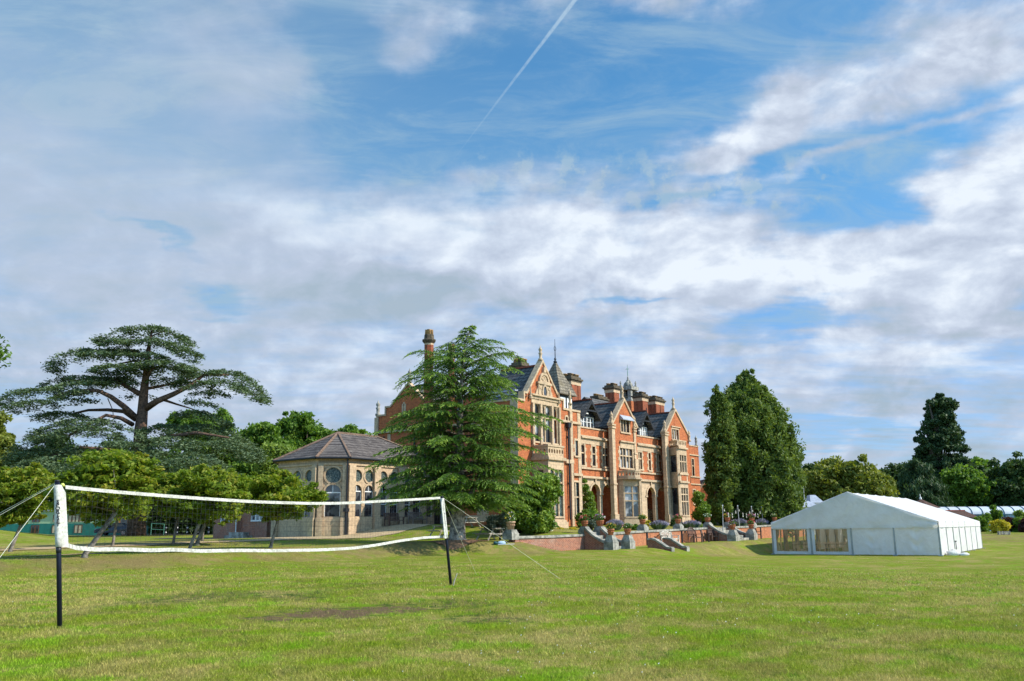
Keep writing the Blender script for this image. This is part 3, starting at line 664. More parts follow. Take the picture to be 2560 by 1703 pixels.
# cross roof running on behind
m.slab([(ur, 40.8, zrr - .6), (70, 40.8, zrr - .6), (70, 45.5, zr - .5), (ur, 45.5, zr - .5)], .15)
m.build('roof', SLATE, H)
m = MB(H['_o']); m.box((ua - .12, VA + .35, zr - .04), (ua + .12, ve, zr + .09)); m.build('ridge_tiles', RTILE, H)
m = MB(H['_o']); m.box((ul + .35, VA + 1.0, zl_ + .35), (ul + 1.6, VA + 3.8, zl_ + .47)); m.box((ul + .45, VA + 1.1, zl_ - .4), (ul + .55, VA + 1.2, zl_ + .35))
m.box((ul + .5, VA + 1.2, zl_ - .4), (ul + 1.6, VA + 3.7, zl_ + .34)); m.build('rooflight', LEAD, H)
m = MB(H['_o']); m.box((AL + .4, VA + .33, ZG - .7), (AR, 41.35, zTA - .5)); m.box((AL + .4, 41.35, ZG - .7), (58, 42.55, 5.9)); panel(m, front(41.2), [(ul, zl_ - .7), (ur, zl_ - .7), (ua, zr - .15)], [], 0, .12); m.build('back_wall', BRICK, H)
# louvred turret with the bell-shaped stone-slate spire
tr_ = .98; tcv = VA + 1.6 + tr_; pt = front(tcv); tcx = pt.px(1389, 950)[0]; tz = front(tcv - tr_).px(1410, 986)[1]; zap = pt.px(1387, 908)[1]
m = MB(H['_o']); m.box((tcx - tr_, tcv - tr_, tz - 3.2), (tcx + tr_, tcv + tr_, tz)); 
tw = m.build('turret', BLACKW, H)
m = MB(H['_o'])
for k in range(2): m.box((tcx - tr_ + .12 + k * tr_, tcv - tr_ - .04, tz - 2.3), (tcx - .12 + k * tr_, tcv - tr_ - .002, tz - .25))
m.box((tcx - tr_ - .04, tcv - tr_ + .15, tz - 2.3), (tcx - tr_ - .002, tcv + tr_ - .15, tz - .25)); m.build('panel', WHITEP, tw)
m = MB(H['_o']); q2 = math.sqrt(2); hh = zap - tz; 
m.lathe((tcx, tcv, tz), [(q2 * (tr_ + .32), -.05), (q2 * (tr_ + .28), .06), (q2 * tr_ * .93, .34 * hh), (q2 * tr_ * .72, .48 * hh), (q2 * tr_ * .47, .68 * hh), (q2 * tr_ * .25, .88 * hh), (q2 * tr_ * .12, hh)], 4, R(45))
m.build('spire', SPIRE, tw)
m = MB(H['_o']); m.tube([(tcx, tcv, zap - .1), (tcx, tcv, zap + 2.1)], [.05, .015], 6); m.smooth = True
m.lathe((tcx, tcv, zap), [(.12, 0), (.18, .12), (.06, .25), (.12, .35), (.03, .5)], 8)
for k in range(10):
    q = 2 * math.pi * k / 10; q_ = 2 * math.pi * (k + 1) / 10
    m.tube([(tcx + .16 * math.cos(q), tcv, zap + 1.25 + .2 * math.sin(q)), (tcx + .16 * math.cos(q_), tcv, zap + 1.25 + .2 * math.sin(q_))], .018, 4)
m.build('weathervane', IRON, tw)
# chimneys around block A
chimney(H, 1413, 1451, 955, 1003, VA + 5.5, 1.3, 5, potrows=2, poth=.35)
chimney(H, 1292, 1321, 921, 926, 42, 1.2, 3, zb=zr - .6, potrows=2, poth=.45)
chimney(H, 1071, 1092, 858, 905, 52.0, 1.2, 1, zb=11.0, oct_=True)
chimney(H, 1128, 1142, 895, 905, 50.0, 1.2, 1, zb=11.0, oct_=True)
# downpipes
def pipe(x, yt, yb, v, head=True):
    pl = front(v); a = pl.px(x, (yt + yb) / 2)[0]; zt = pl.px(x, yt)[1]; zb = pl.px(x, yb)[1]
    m = MB(H['_o']); m.tube([(a, v - .14, zb), (a, v - .14, zt)], .07, 8)
    if head: m.cbox((a, v - .16, zt), (.18, .14, .2), 0, 1.25)
    z = zb + 1
    while z < zt: m.box((a - .12, v - .16, z), (a + .12, v - .001, z + .06)); z += 1.8
    m.build('downpipe', IRON, H)
pipe(1419.5, 1064, 1300, VA)
m = MB(H['_o']); xx = PA.px(1424.5, 1180)[0]; xy = PA.px(1430.5, 1180)[0]; m.box((xx, VA - .16, ZG - .3), (xy, VA - .001, PA.px(1427, 1030)[1])); m.box((xx, VA - .1, PA.px(1427, 1030)[1]), (xy, VA - .002, PA.px(1421, 1010)[1])); m.build('buttress', STONE, H)
finial(H, (xx + xy) / 2, VA - .05, PA.px(1421, 1012)[1], 1.3, .8, STONE)
m = MB(H['_o']); pbox(m, PA, AR - .42, AR, ZG - .3, oa[8][1] - .1, -.045, -.002); m.build('quoins', STONE, H)

# ---- ranges B1 and B2 with arcaded ground floor
def rangeB(xl, xr, ptop, wins, cornice, sill, strg, arches, crown, base, pipes=()):
    w_ = Wall(H, PB, BRICK)
    aL = PB.px(xl, 1150)[0]; aR = PB.px(xr, 1150)[0]
    zt = (PB.px(xl, ptop[0])[1] + PB.px(xr, ptop[1])[1]) / 2
    xm = (xl + xr) / 2
    for (x0, x1, y0, y1, n, rows) in wins: w_.win(x0, x1, y0, y1, n, rows=rows, ring=.17, tooth=True, proud=.03)
    zs = PB.px(xm, strg)[1]; zc = PB.px(xm, crown)[1]
    w_.finish([(aL, zs), (aR, zs), (aR, zt), (aL, zt)])
    # arcade wall of stone with real openings
    ws = Wall(H, PB, STONE, .28)
    for (x0, x1) in arches:
        a0 = PB.px(x0, 1260)[0]; a1 = PB.px(x1, 1260)[0]
        ws.hole(arch(a0, a1, ZG + .02, zc, 12))
        mm = MB(H['_o']); o_ = arch(a0, a1, ZG + .02, zc, 12)[2:]; c = (a0 + a1) / 2; rr = (a1 - a0) / 2; spz = zc - rr
        for k in range(12):
            f_ = lambda p, e: (c + (p[0] - c) * (1 + e / rr), spz + (p[1] - spz) * (1 + e / rr))
            panel(mm, PB, [o_[k], f_(o_[k], .17), f_(o_[k + 1], .17), o_[k + 1]], [], -.07, -.002)
        pbox(mm, PB, c - .09, c + .09, zc + .02, zs - .12, -.13, -.075)
        pbox(mm, PB, a0 - .26, a0 + .06, spz - .14, spz + .0, -.08, .31); pbox(mm, PB, a1 - .06, a1 + .26 - .02, spz - .14, spz - .002, -.078, .31)
        mm.build('arch_moulding', STONE, H)
    ws.finish([(aL, ZG - .4), (aR, ZG - .4), (aR, zs), (aL, zs)], 'arcade')
    m = MB(H['_o'])
    zcn = PB.px(xm, cornice)[1]
    pbox(m, PB, aL, aR, zcn, zcn + .16, -.22, -.002); pbox(m, PB, aL, aR, zcn + .16, zcn + .24, -.12, -.003); pbox(m, PB, aL, aR, zcn - .46, zcn, -.045, -.002)
    zsl = PB.px(xm, sill)[1]; pbox(m, PB, aL, aR, zsl - .1, zsl + .06, -.14, -.002)
    pbox(m, PB, aL, aR, zs - .1, zs + .08, -.2, -.002)
    pbox(m, PB, aL, aR, zt, zt + .12, -.07, .38)
    m.build('string_course', STONE, H)
    m = MB(H['_o'])     # loggia: back wall, ceiling, floor
    m.box((aL, VB + 1.5, ZG - .3), (aR, VB + 2.4, zs)); m.box((aL, VB + .301, zs - .3), (aR, VB + 1.5, zs - .05)); lg = m.build('loggia_wall', BRICK, H)
    m = MB(H['_o']); m.box((aL, VB - .6, ZG - .5), (aR, VB + 1.49, ZG + .02)); m.build('loggia_floor', STONE, H)
    return aL, aR, zt, zs
B1 = rangeB(1450.5, 1531, (1071, 1080), [(1453, 1461, 1113, 1163, 1, (.62,)), (1480.5, 1488, 1117, 1165, 1, (.62,)), (1507, 1520, 1121, 1167, 2, (.62,))], 1100, 1172.5, 1194.5, [(1477, 1500), (1506.5, 1529)], 1211, 1312)
B2 = rangeB(1592, 1662, (1091, 1101), [(1596, 1604.5, 1131, 1173, 2, (.62,)), (1621.5, 1626.5, 1133, 1176, 1, (.62,)), (1642.5, 1653.5, 1137, 1178, 2, (.62,))], 1118.5, 1183.5, 1202.5, [(1618, 1638), (1643.5, 1661)], 1218.5, 1308)
m = MB(H['_o'])
for B_ in (B1, B2):
    m.slab([(B_[0], VB + .4, B_[2] - .25), (B_[1], VB + .4, B_[2] - .25), (B_[1], VB + 5.5, B_[2] + 4.2), (B_[0], VB + 5.5, B_[2] + 4.2)], .15)
    m.slab([(B_[0], VB + 5.5, B_[2] + 4.2), (B_[1], VB + 5.5, B_[2] + 4.2), (B_[1], VB + 11, B_[2] - .25), (B_[0], VB + 11, B_[2] - .25)], .15)
m.build('roof', SLATE, H)
dormer(H, 1450, 1488, 1042, 1072, 1471.5, 1001, 0, 0, 0, VB + .5)
dormer(H, 1595, 1621, 1067, 1092, 1611, 1029, 0, 0, 0, VB + .5)
pipe(1532.5, 1108, 1305, VB - .3)
pipe(1455, 1110, 1112, VB, False)
# firewood stacked inside the right-hand arches
for (x0, x1) in ((1620, 1632), (1645, 1655)):
    pf = front(VB + .8); a0 = pf.px(x0, 1290)[0]; a1 = pf.px(x1, 1290)[0]; rl = random.Random(int(x0)); m = MB((0, 0, 0))
    z = ZG + .12
    while z < ZG + 1.75:
        a = a0 + rl.random() * .1
        while a < a1:
            rr = rl.uniform(.06, .11); X0, Y0 = uv2w(a, VB + .8 + rl.uniform(-.06, .06)); X1, Y1 = uv2w(a, VB + 1.2)
            m.tube([(X0, Y0, z), (X1, Y1, z)], rr, 7); a += rr * 2.1
        z += .17
    lg = m.build('log_stack', mat('cut_wood', (.38, .24, .12), .9, .6, 8, (.06, .03, .015)), None)
    tag(lg, 'split firewood logs stacked under the arch ' + ('left of the slim column between the right-hand arches' if x0 < 1640 else 'just left of the octagonal stone bay'), 'firewood', 'firewood stacks')

# ---- gables C and D
def gable(xl, xr, feetl, apex, footr, pil, cw):
    w_ = Wall(H, PC, BRICK)
    L = PC.px(xl, 1100)[0]; Rr = PC.px(xr, 1100)[0]
    fl = PC.px(*feetl); ap = PC.px(*apex); fr = PC.px(*footr)
    zf = (fl[1] + fr[1]) / 2; am = (L + Rr) / 2 + cw
    out_ = [(L, ZG - .4), (Rr, ZG - .4), (Rr, zf), (am, ap[1]), (L, zf)]
    return w_, L, Rr, zf, am, ap[1], out_
def gfin(w_, L, Rr, zf, am, za, out_, depth=9):
    w_.finish(out_)
    m = MB(H['_o']); strip(m, PC, [(L - .12, zf - .12), (am, za), (Rr + .12, zf - .12)], .15, -.1, .42, below=.03); m.build('coping', STONE, H)
    finial(H, am, VC + .15, za + .14, 1.25, .95, STONE)
    m = MB(H['_o'])
    m.slab([(L - .1, VC + .33, zf - .25), (am, VC + .33, za - .15), (am, VC + depth, za - .15), (L - .1, VC + depth, zf - .25)], .15)
    m.slab([(am, VC + .33, za - .15), (Rr + .1, VC + .33, zf - .25), (Rr + .1, VC + depth, zf - .25), (am, VC + depth, za - .15)], .15)
    panel(m, front(VC + depth - .2), [(L, zf - .3), (Rr, zf - .3), (am, za - .3)], [], 0, .15)
    m.build('roof', SLATE, H)
    m = MB(H['_o']); m.box((am - .1, VC + .4, za - .17), (am + .1, VC + depth, za - .06)); m.build('ridge_tiles', RTILE, H)
gc = gable(1533, 1592, (1537, 1056), (1559, 1001), (1589, 1070), None, 0)
w_ = gc[0]
w_.win(1552, 1572.5, 1052, 1081, 3, ring=.13, glass=GLASS)
w_.win(1550, 1581, 1122, 1170, 4, rows=(.62,), ring=.17, tooth=True, glass=GLASSC)
gfin(*gc)
m = MB(H['_o']); a0 = PC.px(1549, 1045)[0]; a1 = PC.px(1577, 1045)[0]; z0 = PC.px(1563, 1049)[1]
m.add([PC.P(a0, z0, -.35), PC.P(a1, z0, -.35), PC.P(a1, z0 + .35, 0), PC.P(a0, z0 + .35, 0), PC.P(a0, z0 - .1, -.35), PC.P(a1, z0 - .1, -.35), PC.P(a1, z0 - .1, 0), PC.P(a0, z0 - .1, 0)], [(0, 1, 2, 3), (4, 5, 1, 0), (5, 6, 2, 1), (7, 4, 0, 3), (7, 6, 5, 4)])
m.build('window_hood', LEAD, H)
m = MB(H['_o']); a0 = PC.px(1548, 1107)[0]; a1 = PC.px(1585, 1107)[0]; z0 = PC.px(1566, 1110)[1]; pbox(m, PC, a0, a1, z0 + .1, z0 + .22, -.2, -.002); pbox(m, PC, a0 + .1, a1 - .1, z0 - .42, z0 + .1, -.05, -.002); m.build('window_hood', STONE, H)
gd = gable(1664, 1722, (1667, 1079), (1684, 1026), (1711, 1094), None, -.25)
w_ = gd[0]
w_.win(1680, 1696, 1074, 1099, 3, ring=.12, glass=GLASSC)
gfin(*gd)
m = MB(H['_o']); a0 = PC.px(1677, 1068)[0]; a1 = PC.px(1700, 1068)[0]; z0 = PC.px(1688, 1069)[1]; pbox(m, PC, a0, a1, z0, z0 + .1, -.12, -.002); m.build('window_hood', STONE, H)
pilaster(H, 1529, 1536.5, 1066, 1310, VC, .35, z0=ZG)
pilaster(H, 1664, 1672.5, 1085, 1308, VC, .35, z0=ZG)
pilaster(H, 1586, 1591, 1074, 1180, VC, .1, z0=PC.px(1588, 1182)[1])
finial(H, gd[2] - .1, VC - .1, gd[3] - .5, 1.2, .9, STONE)
for g_, (xa, xb) in ((gc, (1586, 1592)), ):
    pass
m = MB(H['_o']); m.box((gc[1] + .35, VC + .33, ZG), (gc[2] - .35, VC + 9, gc[3] - .4)); m.box((gd[1] + .35, VC + .33, ZG), (gd[2] - .01, VC + 12, gd[3] - .4)); m.box((B1[0], VB + 2.41, ZG), (gd[2] - .02, VB + 11, B2[2] - .4)); m.build('back_wall', BRICK, H)
# bays: polygon in plan, storeys given as (z0, z1, glazing rows)
def bay(pts, storeys, name='bay_window', plinth=None, top=None, brick=()):
    """pts: list of (u, v) plan corners; windows in each face"""
    m = MB(H['_o']); mbk = MB(H['_o'])
    n = len(pts)
    for i in range(n - 1):
        p, q = pts[i], pts[i + 1]; L = math.hypot(q[0] - p[0], q[1] - p[1]); t = ((q[0] - p[0]) / L, (q[1] - p[1]) / L); nn = (-t[1], t[0])
        if nn[1] < 0: nn = (-nn[0], -nn[1])
        if abs(t[0]) < .01: nn = (1, 0) if i == 0 else (-1, 0)
        pl = Plane(p, t, nn)
        holes = []
        for (z0, z1, rows, lights, arc) in storeys:
            k = lights[i]
            if not k: continue
            e = .13 if L > 1 else .1
            a0, a1 = e, L - e
            holes.append([(a0, z0), (a1, z0), (a1, z1), (a0, z1)])
            fm = MB(H['_o']); w_ = (a1 - a0) / k
            for j in range(1, k): pbox(fm, pl, a0 + w_ * j - .05, a0 + w_ * j + .05, z0, z1, .03, .14)
            for r_ in rows:
                for j in range(k):
                    l = a0 + w_ * j + (.05 if j else 0); rr = a0 + w_ * (j + 1) - (.05 if j < k - 1 else 0); zz = z0 + (z1 - z0) * r_
                    pbox(fm, pl, l, rr, zz - .05, zz + .05, .035, .138)
            pbox(fm, pl, a0 - .05, a1 + .05, z0 - .13, z0 - .002, -.08, -.002)
            fo = fm.build('window', STONE, H); g = MB(H['_o']); panel(g, pl, holes[-1], [], .15, .16); g.build('pane', GLASS if i % 2 == 0 else rnd.choice([GLASS, GLASSC]), fo)
        zb, zt = plinth[0], top
        panel(m, pl, [(0, zb), (L, zb), (L, zt), (0, zt)], holes, 0, .25 if n < 8 else .2)
        for (z0, z1) in brick:
            pbox(mbk, pl, .28, L - .28, z0, z1, -.02, -.002)
    m.build(name, STONE, H)
    if mbk.f: mbk.build('brick_panel', BRICK, H)
def ringslab(pts, grow, z0, z1, mb, v0):
    cx = sum(p[0] for p in pts) / len(pts); P = []
    n = len(pts)
    for i, p in enumerate(pts):
        ds = []
        if i > 0: ds.append(Vector((p[0] - pts[i - 1][0], p[1] - pts[i - 1][1])).normalized())
        if i < n - 1: ds.append(Vector((pts[i + 1][0] - p[0], pts[i + 1][1] - p[1])).normalized())
        ns = [Vector((d.y, -d.x)) for d in ds]; mm = sum(ns, Vector((0, 0))).normalized(); k = 1 / max(.5, mm.dot(ns[0]))
        P.append((p[0] + mm.x * grow * k, min(p[1] + mm.y * grow * k, v0)))
    poly = P
    mb.slab([(a, b, z1) for a, b in poly][::-1], z1 - z0)
vb0 = VC - .003
# bowed bay of gable C
pC = front(VC - 1.5); cl = PC.px(1545, 1250)[0] + .15; xr_ = pC.px(1611, 1250)[0]
uL, uR = cl, xr_; 
ptsC = []
for k in range(7):
    a = math.pi * (1 - k / 6); ptsC.append(((uL + uR) / 2 + (uR - uL) / 2 * math.cos(a), vb0 - 1.6 * math.sin(a) ** .8))
ptsC[0] = (uL, vb0); ptsC[-1] = (uR, vb0)
planC = [(uL, vb0), (uL + .05, vb0 - .45), (uL + 1.25, VC - 1.55), (uR - .5, VC - 1.55), (uR, vb0)]
zC = lambda y: pC.px(1575, y)[1]
bay(planC, [(zC(1291), zC(1214), (.52, .77), (0, 2, 3, 0), 0)], plinth=(ZG - .4,), top=zC(1198))
m = MB(H['_o']); ringslab(ptsC, .16, zC(1197), zC(1193), m, vb0); m2 = MB(H['_o']); ringslab(planC, .08, ZG - .4, zC(1297), m2, vb0); m2.build('plinth', STONE, H); ringslab(ptsC, .0, zC(1193), zC(1190), m, vb0)
for i in range(6):
    p, q = ptsC[i], ptsC[i + 1]; L = math.hypot(q[0] - p[0], q[1] - p[1]); t = ((q[0] - p[0]) / L, (q[1] - p[1]) / L); nn = (-t[1], t[0]); nn = nn if nn[1] >= 0 else (-nn[0], -nn[1])
    pl = Plane(p, t, nn)
    balustrade(m, pl, 0, L, zC(1190), zC(1177), 0, .15, 3 if L > .8 else 2)
    pbox(m, pl, 0, L, zC(1177), zC(1174), -.04, .19)
m.build('balcony', STONE, H)
# two-storey canted bay of gable D
PD = front(VC - 1.35)
d0 = PC.px(1676, 1250)[0] + .05; d1 = PD.px(1703.5, 1250)[0]; d2 = PD.px(1722.5, 1250)[0]
pts = [(d0, vb0), (d0 + .001, vb0 - .25), (d1 - .05, VC - 1.35), (d2, VC - 1.35), (d2 + .9, vb0)]
zD = lambda y: PD.px(1712, y)[1]
bay(pts, [(zD(1288), zD(1220), (.50, .76), (0, 1, 3, 0), 0), (zD(1181), zD(1139), (.62,), (0, 1, 3, 0), 0)], plinth=(ZG - .4,), top=zD(1124), brick=((zD(1202), zD(1189)),))
m = MB(H['_o'])
for (y, g_) in ((1206, .14), (1186, .1)): m2 = MB(H['_o']); ringslab(pts, g_, zD(y) - .08, zD(y) + .08, m2, vb0); m2.build('string_course', STONE, H)
ringslab(pts, .16, zD(1124), zD(1120), m, vb0); m2 = MB(H['_o']); ringslab(pts, .08, ZG - .4, zD(1294), m2, vb0); m2.build('plinth', STONE, H); ringslab(pts, .0, zD(1120), zD(1116), m, vb0)
for i in range(4):
    p, q = pts[i], pts[i + 1]; L = math.hypot(q[0] - p[0], q[1] - p[1]); t = ((q[0] - p[0]) / L, (q[1] - p[1]) / L); nn = (-t[1], t[0]); nn = nn if nn[1] >= 0 else (-nn[0], -nn[1])
    if L < .3: continue
    pl = Plane(p, t, nn); balustrade(m, pl, 0, L, zD(1116), zD(1105), 0, .15, max(3, int(L / .3)))
    pbox(m, pl, 0, L, zD(1105), zD(1102.5), -.04, .19)
m.build('balcony', STONE, H)
# wing E beyond, in the shade of the big conifer
PE = front(44.5); we = Wall(H, PE, BRICK); e0 = PE.px(1715, 1200)[0]; e1 = PE.px(1750, 1200)[0]; zeT = PE.px(1738, 1117)[1]
we.win(1730, 1735, 1148, 1190, 1, rows=(.6,), ring=.12); we.win(1733, 1739, 1225, 1260, 1, ring=.12)
we.finish([(e0, ZG), (e1, ZG), (e1, zeT), (e0, zeT)])
m = MB(H['_o'])
for y in (1139, 1193, 1211): z = PE.px(1740, y)[1]; pbox(m, PE, e0, e1, z - .07, z + .07, -.12, -.002)
pbox(m, PE, e0, e1, zeT, zeT + .12, -.06, .4); m.build('string_course', STONE, H)
finial(H, e1 - .3, 44.6, zeT + .1, 1.3, 1.1)
m = MB(H['_o']); m.box((e0, 44.83, ZG), (e1, 56, zeT - .3)); m.build('back_wall', BRICK, H)
# stacks and bell turret behind the ridge
chimney(H, 1482, 1517, 1003, 1010, 44.8, 1.1, 5, zb=12.0, poth=.3)
chimney(H, 1525, 1548, 975, 1010, 45.5, 1.3, 3, zb=11.0, potrows=2, poth=.3)
chimney(H, 1596, 1619, 996, 1040, 44.5, 1.3, 3, zb=9.0, potrows=2, poth=.3)
chimney(H, 1625, 1660, 1006, 1030, 46.5, 1.3, 6, zb=10.0, potrows=2, poth=.3)
pL = front(48.0); la = pL.px(1571, 990)[0]; lb = pL.px(1596, 990)[0]; lc = (la + lb) / 2 + .15; lh = (lb - la) / 2 * .62; lz0 = pL.px(1583, 1004)[1]; lz1 = pL.px(1583, 975)[1]; lvc = 48 + lh
m = MB(H['_o']); m.box((lc - lh - .15, 48 - .1, 9.0), (lc + lh + .15, 48 + 2 * lh + .1, lz0)); lb_ = m.build('bell_turret', BRICK, H)
m = MB(H['_o'])
m.box((lc - lh, 48, lz0), (lc + lh, 48 + 2 * lh, lz0 + .35))
for sx in (-1, 1):
    for sy in (-1, 1): m.cbox((lc + sx * (lh - .22), lvc + sy * (lh - .22), (lz0 + .35 + lz1) / 2), (.2, .2, (lz1 - lz0 - .35) / 2)); m.lathe((lc + sx * (lh - .1), lvc + sy * (lh - .1), lz1 + .4), [(.13, 0), (.13, .2), (.07, .3), (.12, .5), (.02, .75)], 8)
m.box((lc - lh - .15, 48 - .15, lz1), (lc + lh + .15, 48 + 2 * lh + .15, lz1 + .4))
m.smooth = True
m.lathe((lc, lvc, lz1 + .4), [(lh * .72, 0), (lh * .74, .2), (lh * .66, .42), (lh * .44, .62), (lh * .28, .7), (lh * .32, .76), (lh * .17, .88), (lh * .09, 1.2), (lh * .05, 1.45)], 12)
m.build('lantern', GREYST, lb_)
m = MB(H['_o']); m.tube([(lc, lvc, lz1 + 1.7), (lc, lvc, lz1 + 3.1)], [.05, .015], 6)
m.tube([(lc - .25, lvc, lz1 + 2.6), (lc + .25, lvc, lz1 + 2.6)], .025, 5); m.tube([(lc, lvc - .25, lz1 + 2.55), (lc, lvc + .25, lz1 + 2.55)], .025, 5)
m.build('weathervane', mat('green_copper', (.22, .38, .30), .6), lb_)
m = MB(H['_o']); m.smooth = True; m.lathe((lc, lvc, lz0 + .8), [(.42, 0), (.36, .15), (.26, .5), (.1, .65)], 12); m.build('bell', IRON, lb_)

# ---- rear wing at the left, with its own shaded gable
UR = 58.3; PR = side(UR); wr = Wall(H, PR, BRICK)
rl_ = [PR.px(x, y) for x, y in ((941, 1042), (974, 1042), (977, 1023), (1021.6, 960), (1062, 1010), (1066, 1010))]
zt = rl_[0][1]; vL = rl_[0][0]; vg0 = rl_[2][0]; vap = rl_[3]; vg1 = 2 * vap[0] - vg0
out_ = [(41.5, ZG - .5), (vL, ZG - .5), (vL, zt), (vg0 + .6, zt), (vg0 + .6, zt + .75), (vg0, zt + .75), (vap[0], vap[1]), (vg1, zt + .75), (41.5, zt + .75)]
wr.win(1005, 1015, 1010, 1040, 2, rows=(.6,), ring=.16)
wr.finish(out_)
m = MB(H['_o']); strip(m, PR, out_[2:][::-1], .14, -.1, .4, below=.02)
pbox(m, PR, 41.5, vL + .1, zt - 1.7, zt - 1.5, -.2, -.002); pbox(m, PR, vL - .35, vL + .12, ZG, zt - .1, -.14, -.002); pbox(m, PR, vL - 2.0, vL - 1.6, ZG, zt - 1.8, -.05, -.002)
m.build('coping', STONE, H)
finial(H, UR + .1, vL - .1, zt + .1, 1.5, 1.3); finial(H, UR + .1, vap[0], vap[1] + .1, 1.4, 1.0)
m = MB(H['_o'])
m.slab([(UR + .3, vg0, zt + .5), (UR + .3, vap[0], vap[1] - .2), (UR + 9, vap[0], vap[1] - .2), (UR + 9, vg0, zt + .5)][::-1], .15)
m.slab([(UR + .3, vap[0], vap[1] - .2), (UR + .3, vg1 - 1.5, zt + .5), (UR + 9, vg1 - 1.5, zt + .5), (UR + 9, vap[0], vap[1] - .2)][::-1], .15)
m.build('roof', SLATE, H)
m = MB(H['_o']); m.box((UR + .33, 44.01, ZG - .5), (82, vL, zt - .4)); m.build('back_wall', BRICK, H)
m = MB(H['_o']); m.tube([(UR - .15, vL - 1.2, 6), (UR - .15, vL - 1.2, zt - 2)], .08, 8); m.tube([(UR - .15, vL - 5.2, 6), (UR - .15, vL - 5.2, zt - 2)], .09, 8); m.build('downpipe', IRON, H)

# ---- garden pavilion with round windows
PV = bld('garden_pavilion', 44.6, 48.9, .95, 'single-storey honey stone pavilion with round leaded windows and hipped slate roof', 'building')
U0, V0, ch_ = 43.03, 48.9, 1.57
VW = 7.8; U1 = 58.25
zE = 1.5 + (1326 - 1156) / 2150 * 66.0
P1 = front(V0)
def pav_face(pl, a0, a1, spec, z0=.6, nm='wall', buttr=None):
    """spec: list of (centre a, half width, kind) lights"""
    w_ = Wall(PV, pl, STONE, .35)
    for (c, hw, kd) in spec:
        zs = z0s; zsp = zhd - hw
        if kd == 'pair':
            for sg in (-1, 1): light(w_, pl, c + sg * (hw + .15), hw)
        elif kd == 'one': light(w_, pl, c, hw)
        elif kd == 'low': w_.win(c - hw, c + hw, zs + 2.35, zs, 1, rows=(.5,), ring=.06, px=False, frm=STONE, glass=GLASS, sill=False, proud=.01)
        elif kd == 'door':
            w_.hole([(c - hw, z0 + .35), (c + hw, z0 + .35), (c + hw, z0 + 3.2), (c - hw, z0 + 3.2)])
            m = MB(PV['_o']); pbox(m, pl, c - hw, c + hw, z0 + .35, z0 + 3.2, .5, .52); m.build('doorway', IRON, PV)
            m = MB(PV['_o']); pbox(m, pl, c + hw - .5, c + hw - .01, z0 + .36, z0 + 3.19, -.1, -.05); m.build('door', WHITEP, PV)
    w_.finish([(a0, z0 - .3), (a1, z0 - .3), (a1, zE), (a0, zE)], nm)
zrd = 1.5 + (1326 - 1199) / 2150 * 66.2; z0s = 1.5 - (1296.5 - 1325.5) / 2150 * 66.2; zhd = 1.5 + (1325.5 - 1220.5) / 2150 * 66.2
def light(w_, pl, c, hw):
    rr = hw * 1.0
    w_.hole(circ((c, zrd), rr, 18)); w_.hole(arch(c - hw, c + hw, z0s, zhd, 10))
    f = MB(PV['_o'])
    o_ = circ((c, zrd), rr + .13, 18); i_ = circ((c, zrd), rr - .001, 18)
    panel(f, pl, o_, [i_], -.06, -.002)
    sp = zhd - hw
    for k in range(10):
        q0 = math.pi * k / 10; q1 = math.pi * (k + 1) / 10
        panel(f, pl, [(c + hw * math.cos(q0), sp + hw * math.sin(q0)), (c + (hw + .13) * math.cos(q0), sp + (hw + .13) * math.sin(q0)), (c + (hw + .13) * math.cos(q1), sp + (hw + .13) * math.sin(q1)), (c + hw * math.cos(q1), sp + hw * math.sin(q1))], [], -.06, -.003)
    for sg in (-1, 1): pbox(f, pl, c + sg * (hw + .06) - .06, c + sg * (hw + .06) + .06, z0s, sp - .002, -.06, -.003)
    fo = f.build('window', STONE, PV)
    g = MB(PV['_o']); panel(g, pl, circ((c, zrd), rr, 18), [], .07, .08); g.build('round_pane', GLASSL, fo)
    g = MB(PV['_o']); panel(g, pl, arch(c - hw, c + hw, z0s, zhd, 10), [], .07, .08); g.build('pane', GLASS, fo)
    g = MB(PV['_o']); pbox(g, pl, c - hw, c + hw, sp - .06, sp + .02, .04, .068); pbox(g, pl, c - .02, c + .02, sp + .02, zhd - .01, .045, .068)
    pbox(g, pl, c - hw, c + hw, (z0s + sp) / 2 - .03, (z0s + sp) / 2 + .03, .04, .068)
    pbox(g, pl, c - hw, c - hw + .05, z0s, sp - .061, .042, .07); pbox(g, pl, c + hw - .05, c + hw, z0s, sp - .061, .042, .07)
    g.build('casement', WHITEP, fo)
def a_at(pl, x): return pl.px(x, 1290)[0]
hwp = .39
spec1 = []
for (xa, xb) in ((878, 930), (946, 992)):
    c = (a_at(P1, xa) + a_at(P1, xb)) / 2
    spec1.append((c, .46, 'pair'))
c3 = (a_at(P1, 1007) + a_at(P1, 1047)) / 2; spec1.append((c3, .46, 'pair'))
spec1[0] = ((a_at(P1, 883.5) + a_at(P1, 927)) / 2, .46, 'pair')
cw4 = a_at(P1, 1071); spec1.append((cw4, .4, 'one'))
cdr = a_at(P1, 1098); spec1.append((cdr, .62, 'door'))
spec1.append((a_at(P1, 1124), .4, 'low'))
pav_face(P1, U0 + ch_, U1, spec1)
PCh = Plane((U0, V0 + ch_), (.7071, -.7071), (.7071, .7071)); LCh = ch_ * math.sqrt(2)
pav_face(PCh, 0, LCh, [(LCh / 2 + .02, .58, 'one')])
P2 = side(U0)
v0_, v1_ = V0 + ch_, V0 + VW - ch_
pav_face(P2, v0_, v1_, [(v0_ + .95 + k * 1.35, .43, 'one') for k in range(3)])
PCh2 = Plane((U0, v1_), (.7071, .7071), (.7071, -.7071)); pav_face(PCh2, 0, LCh, [])
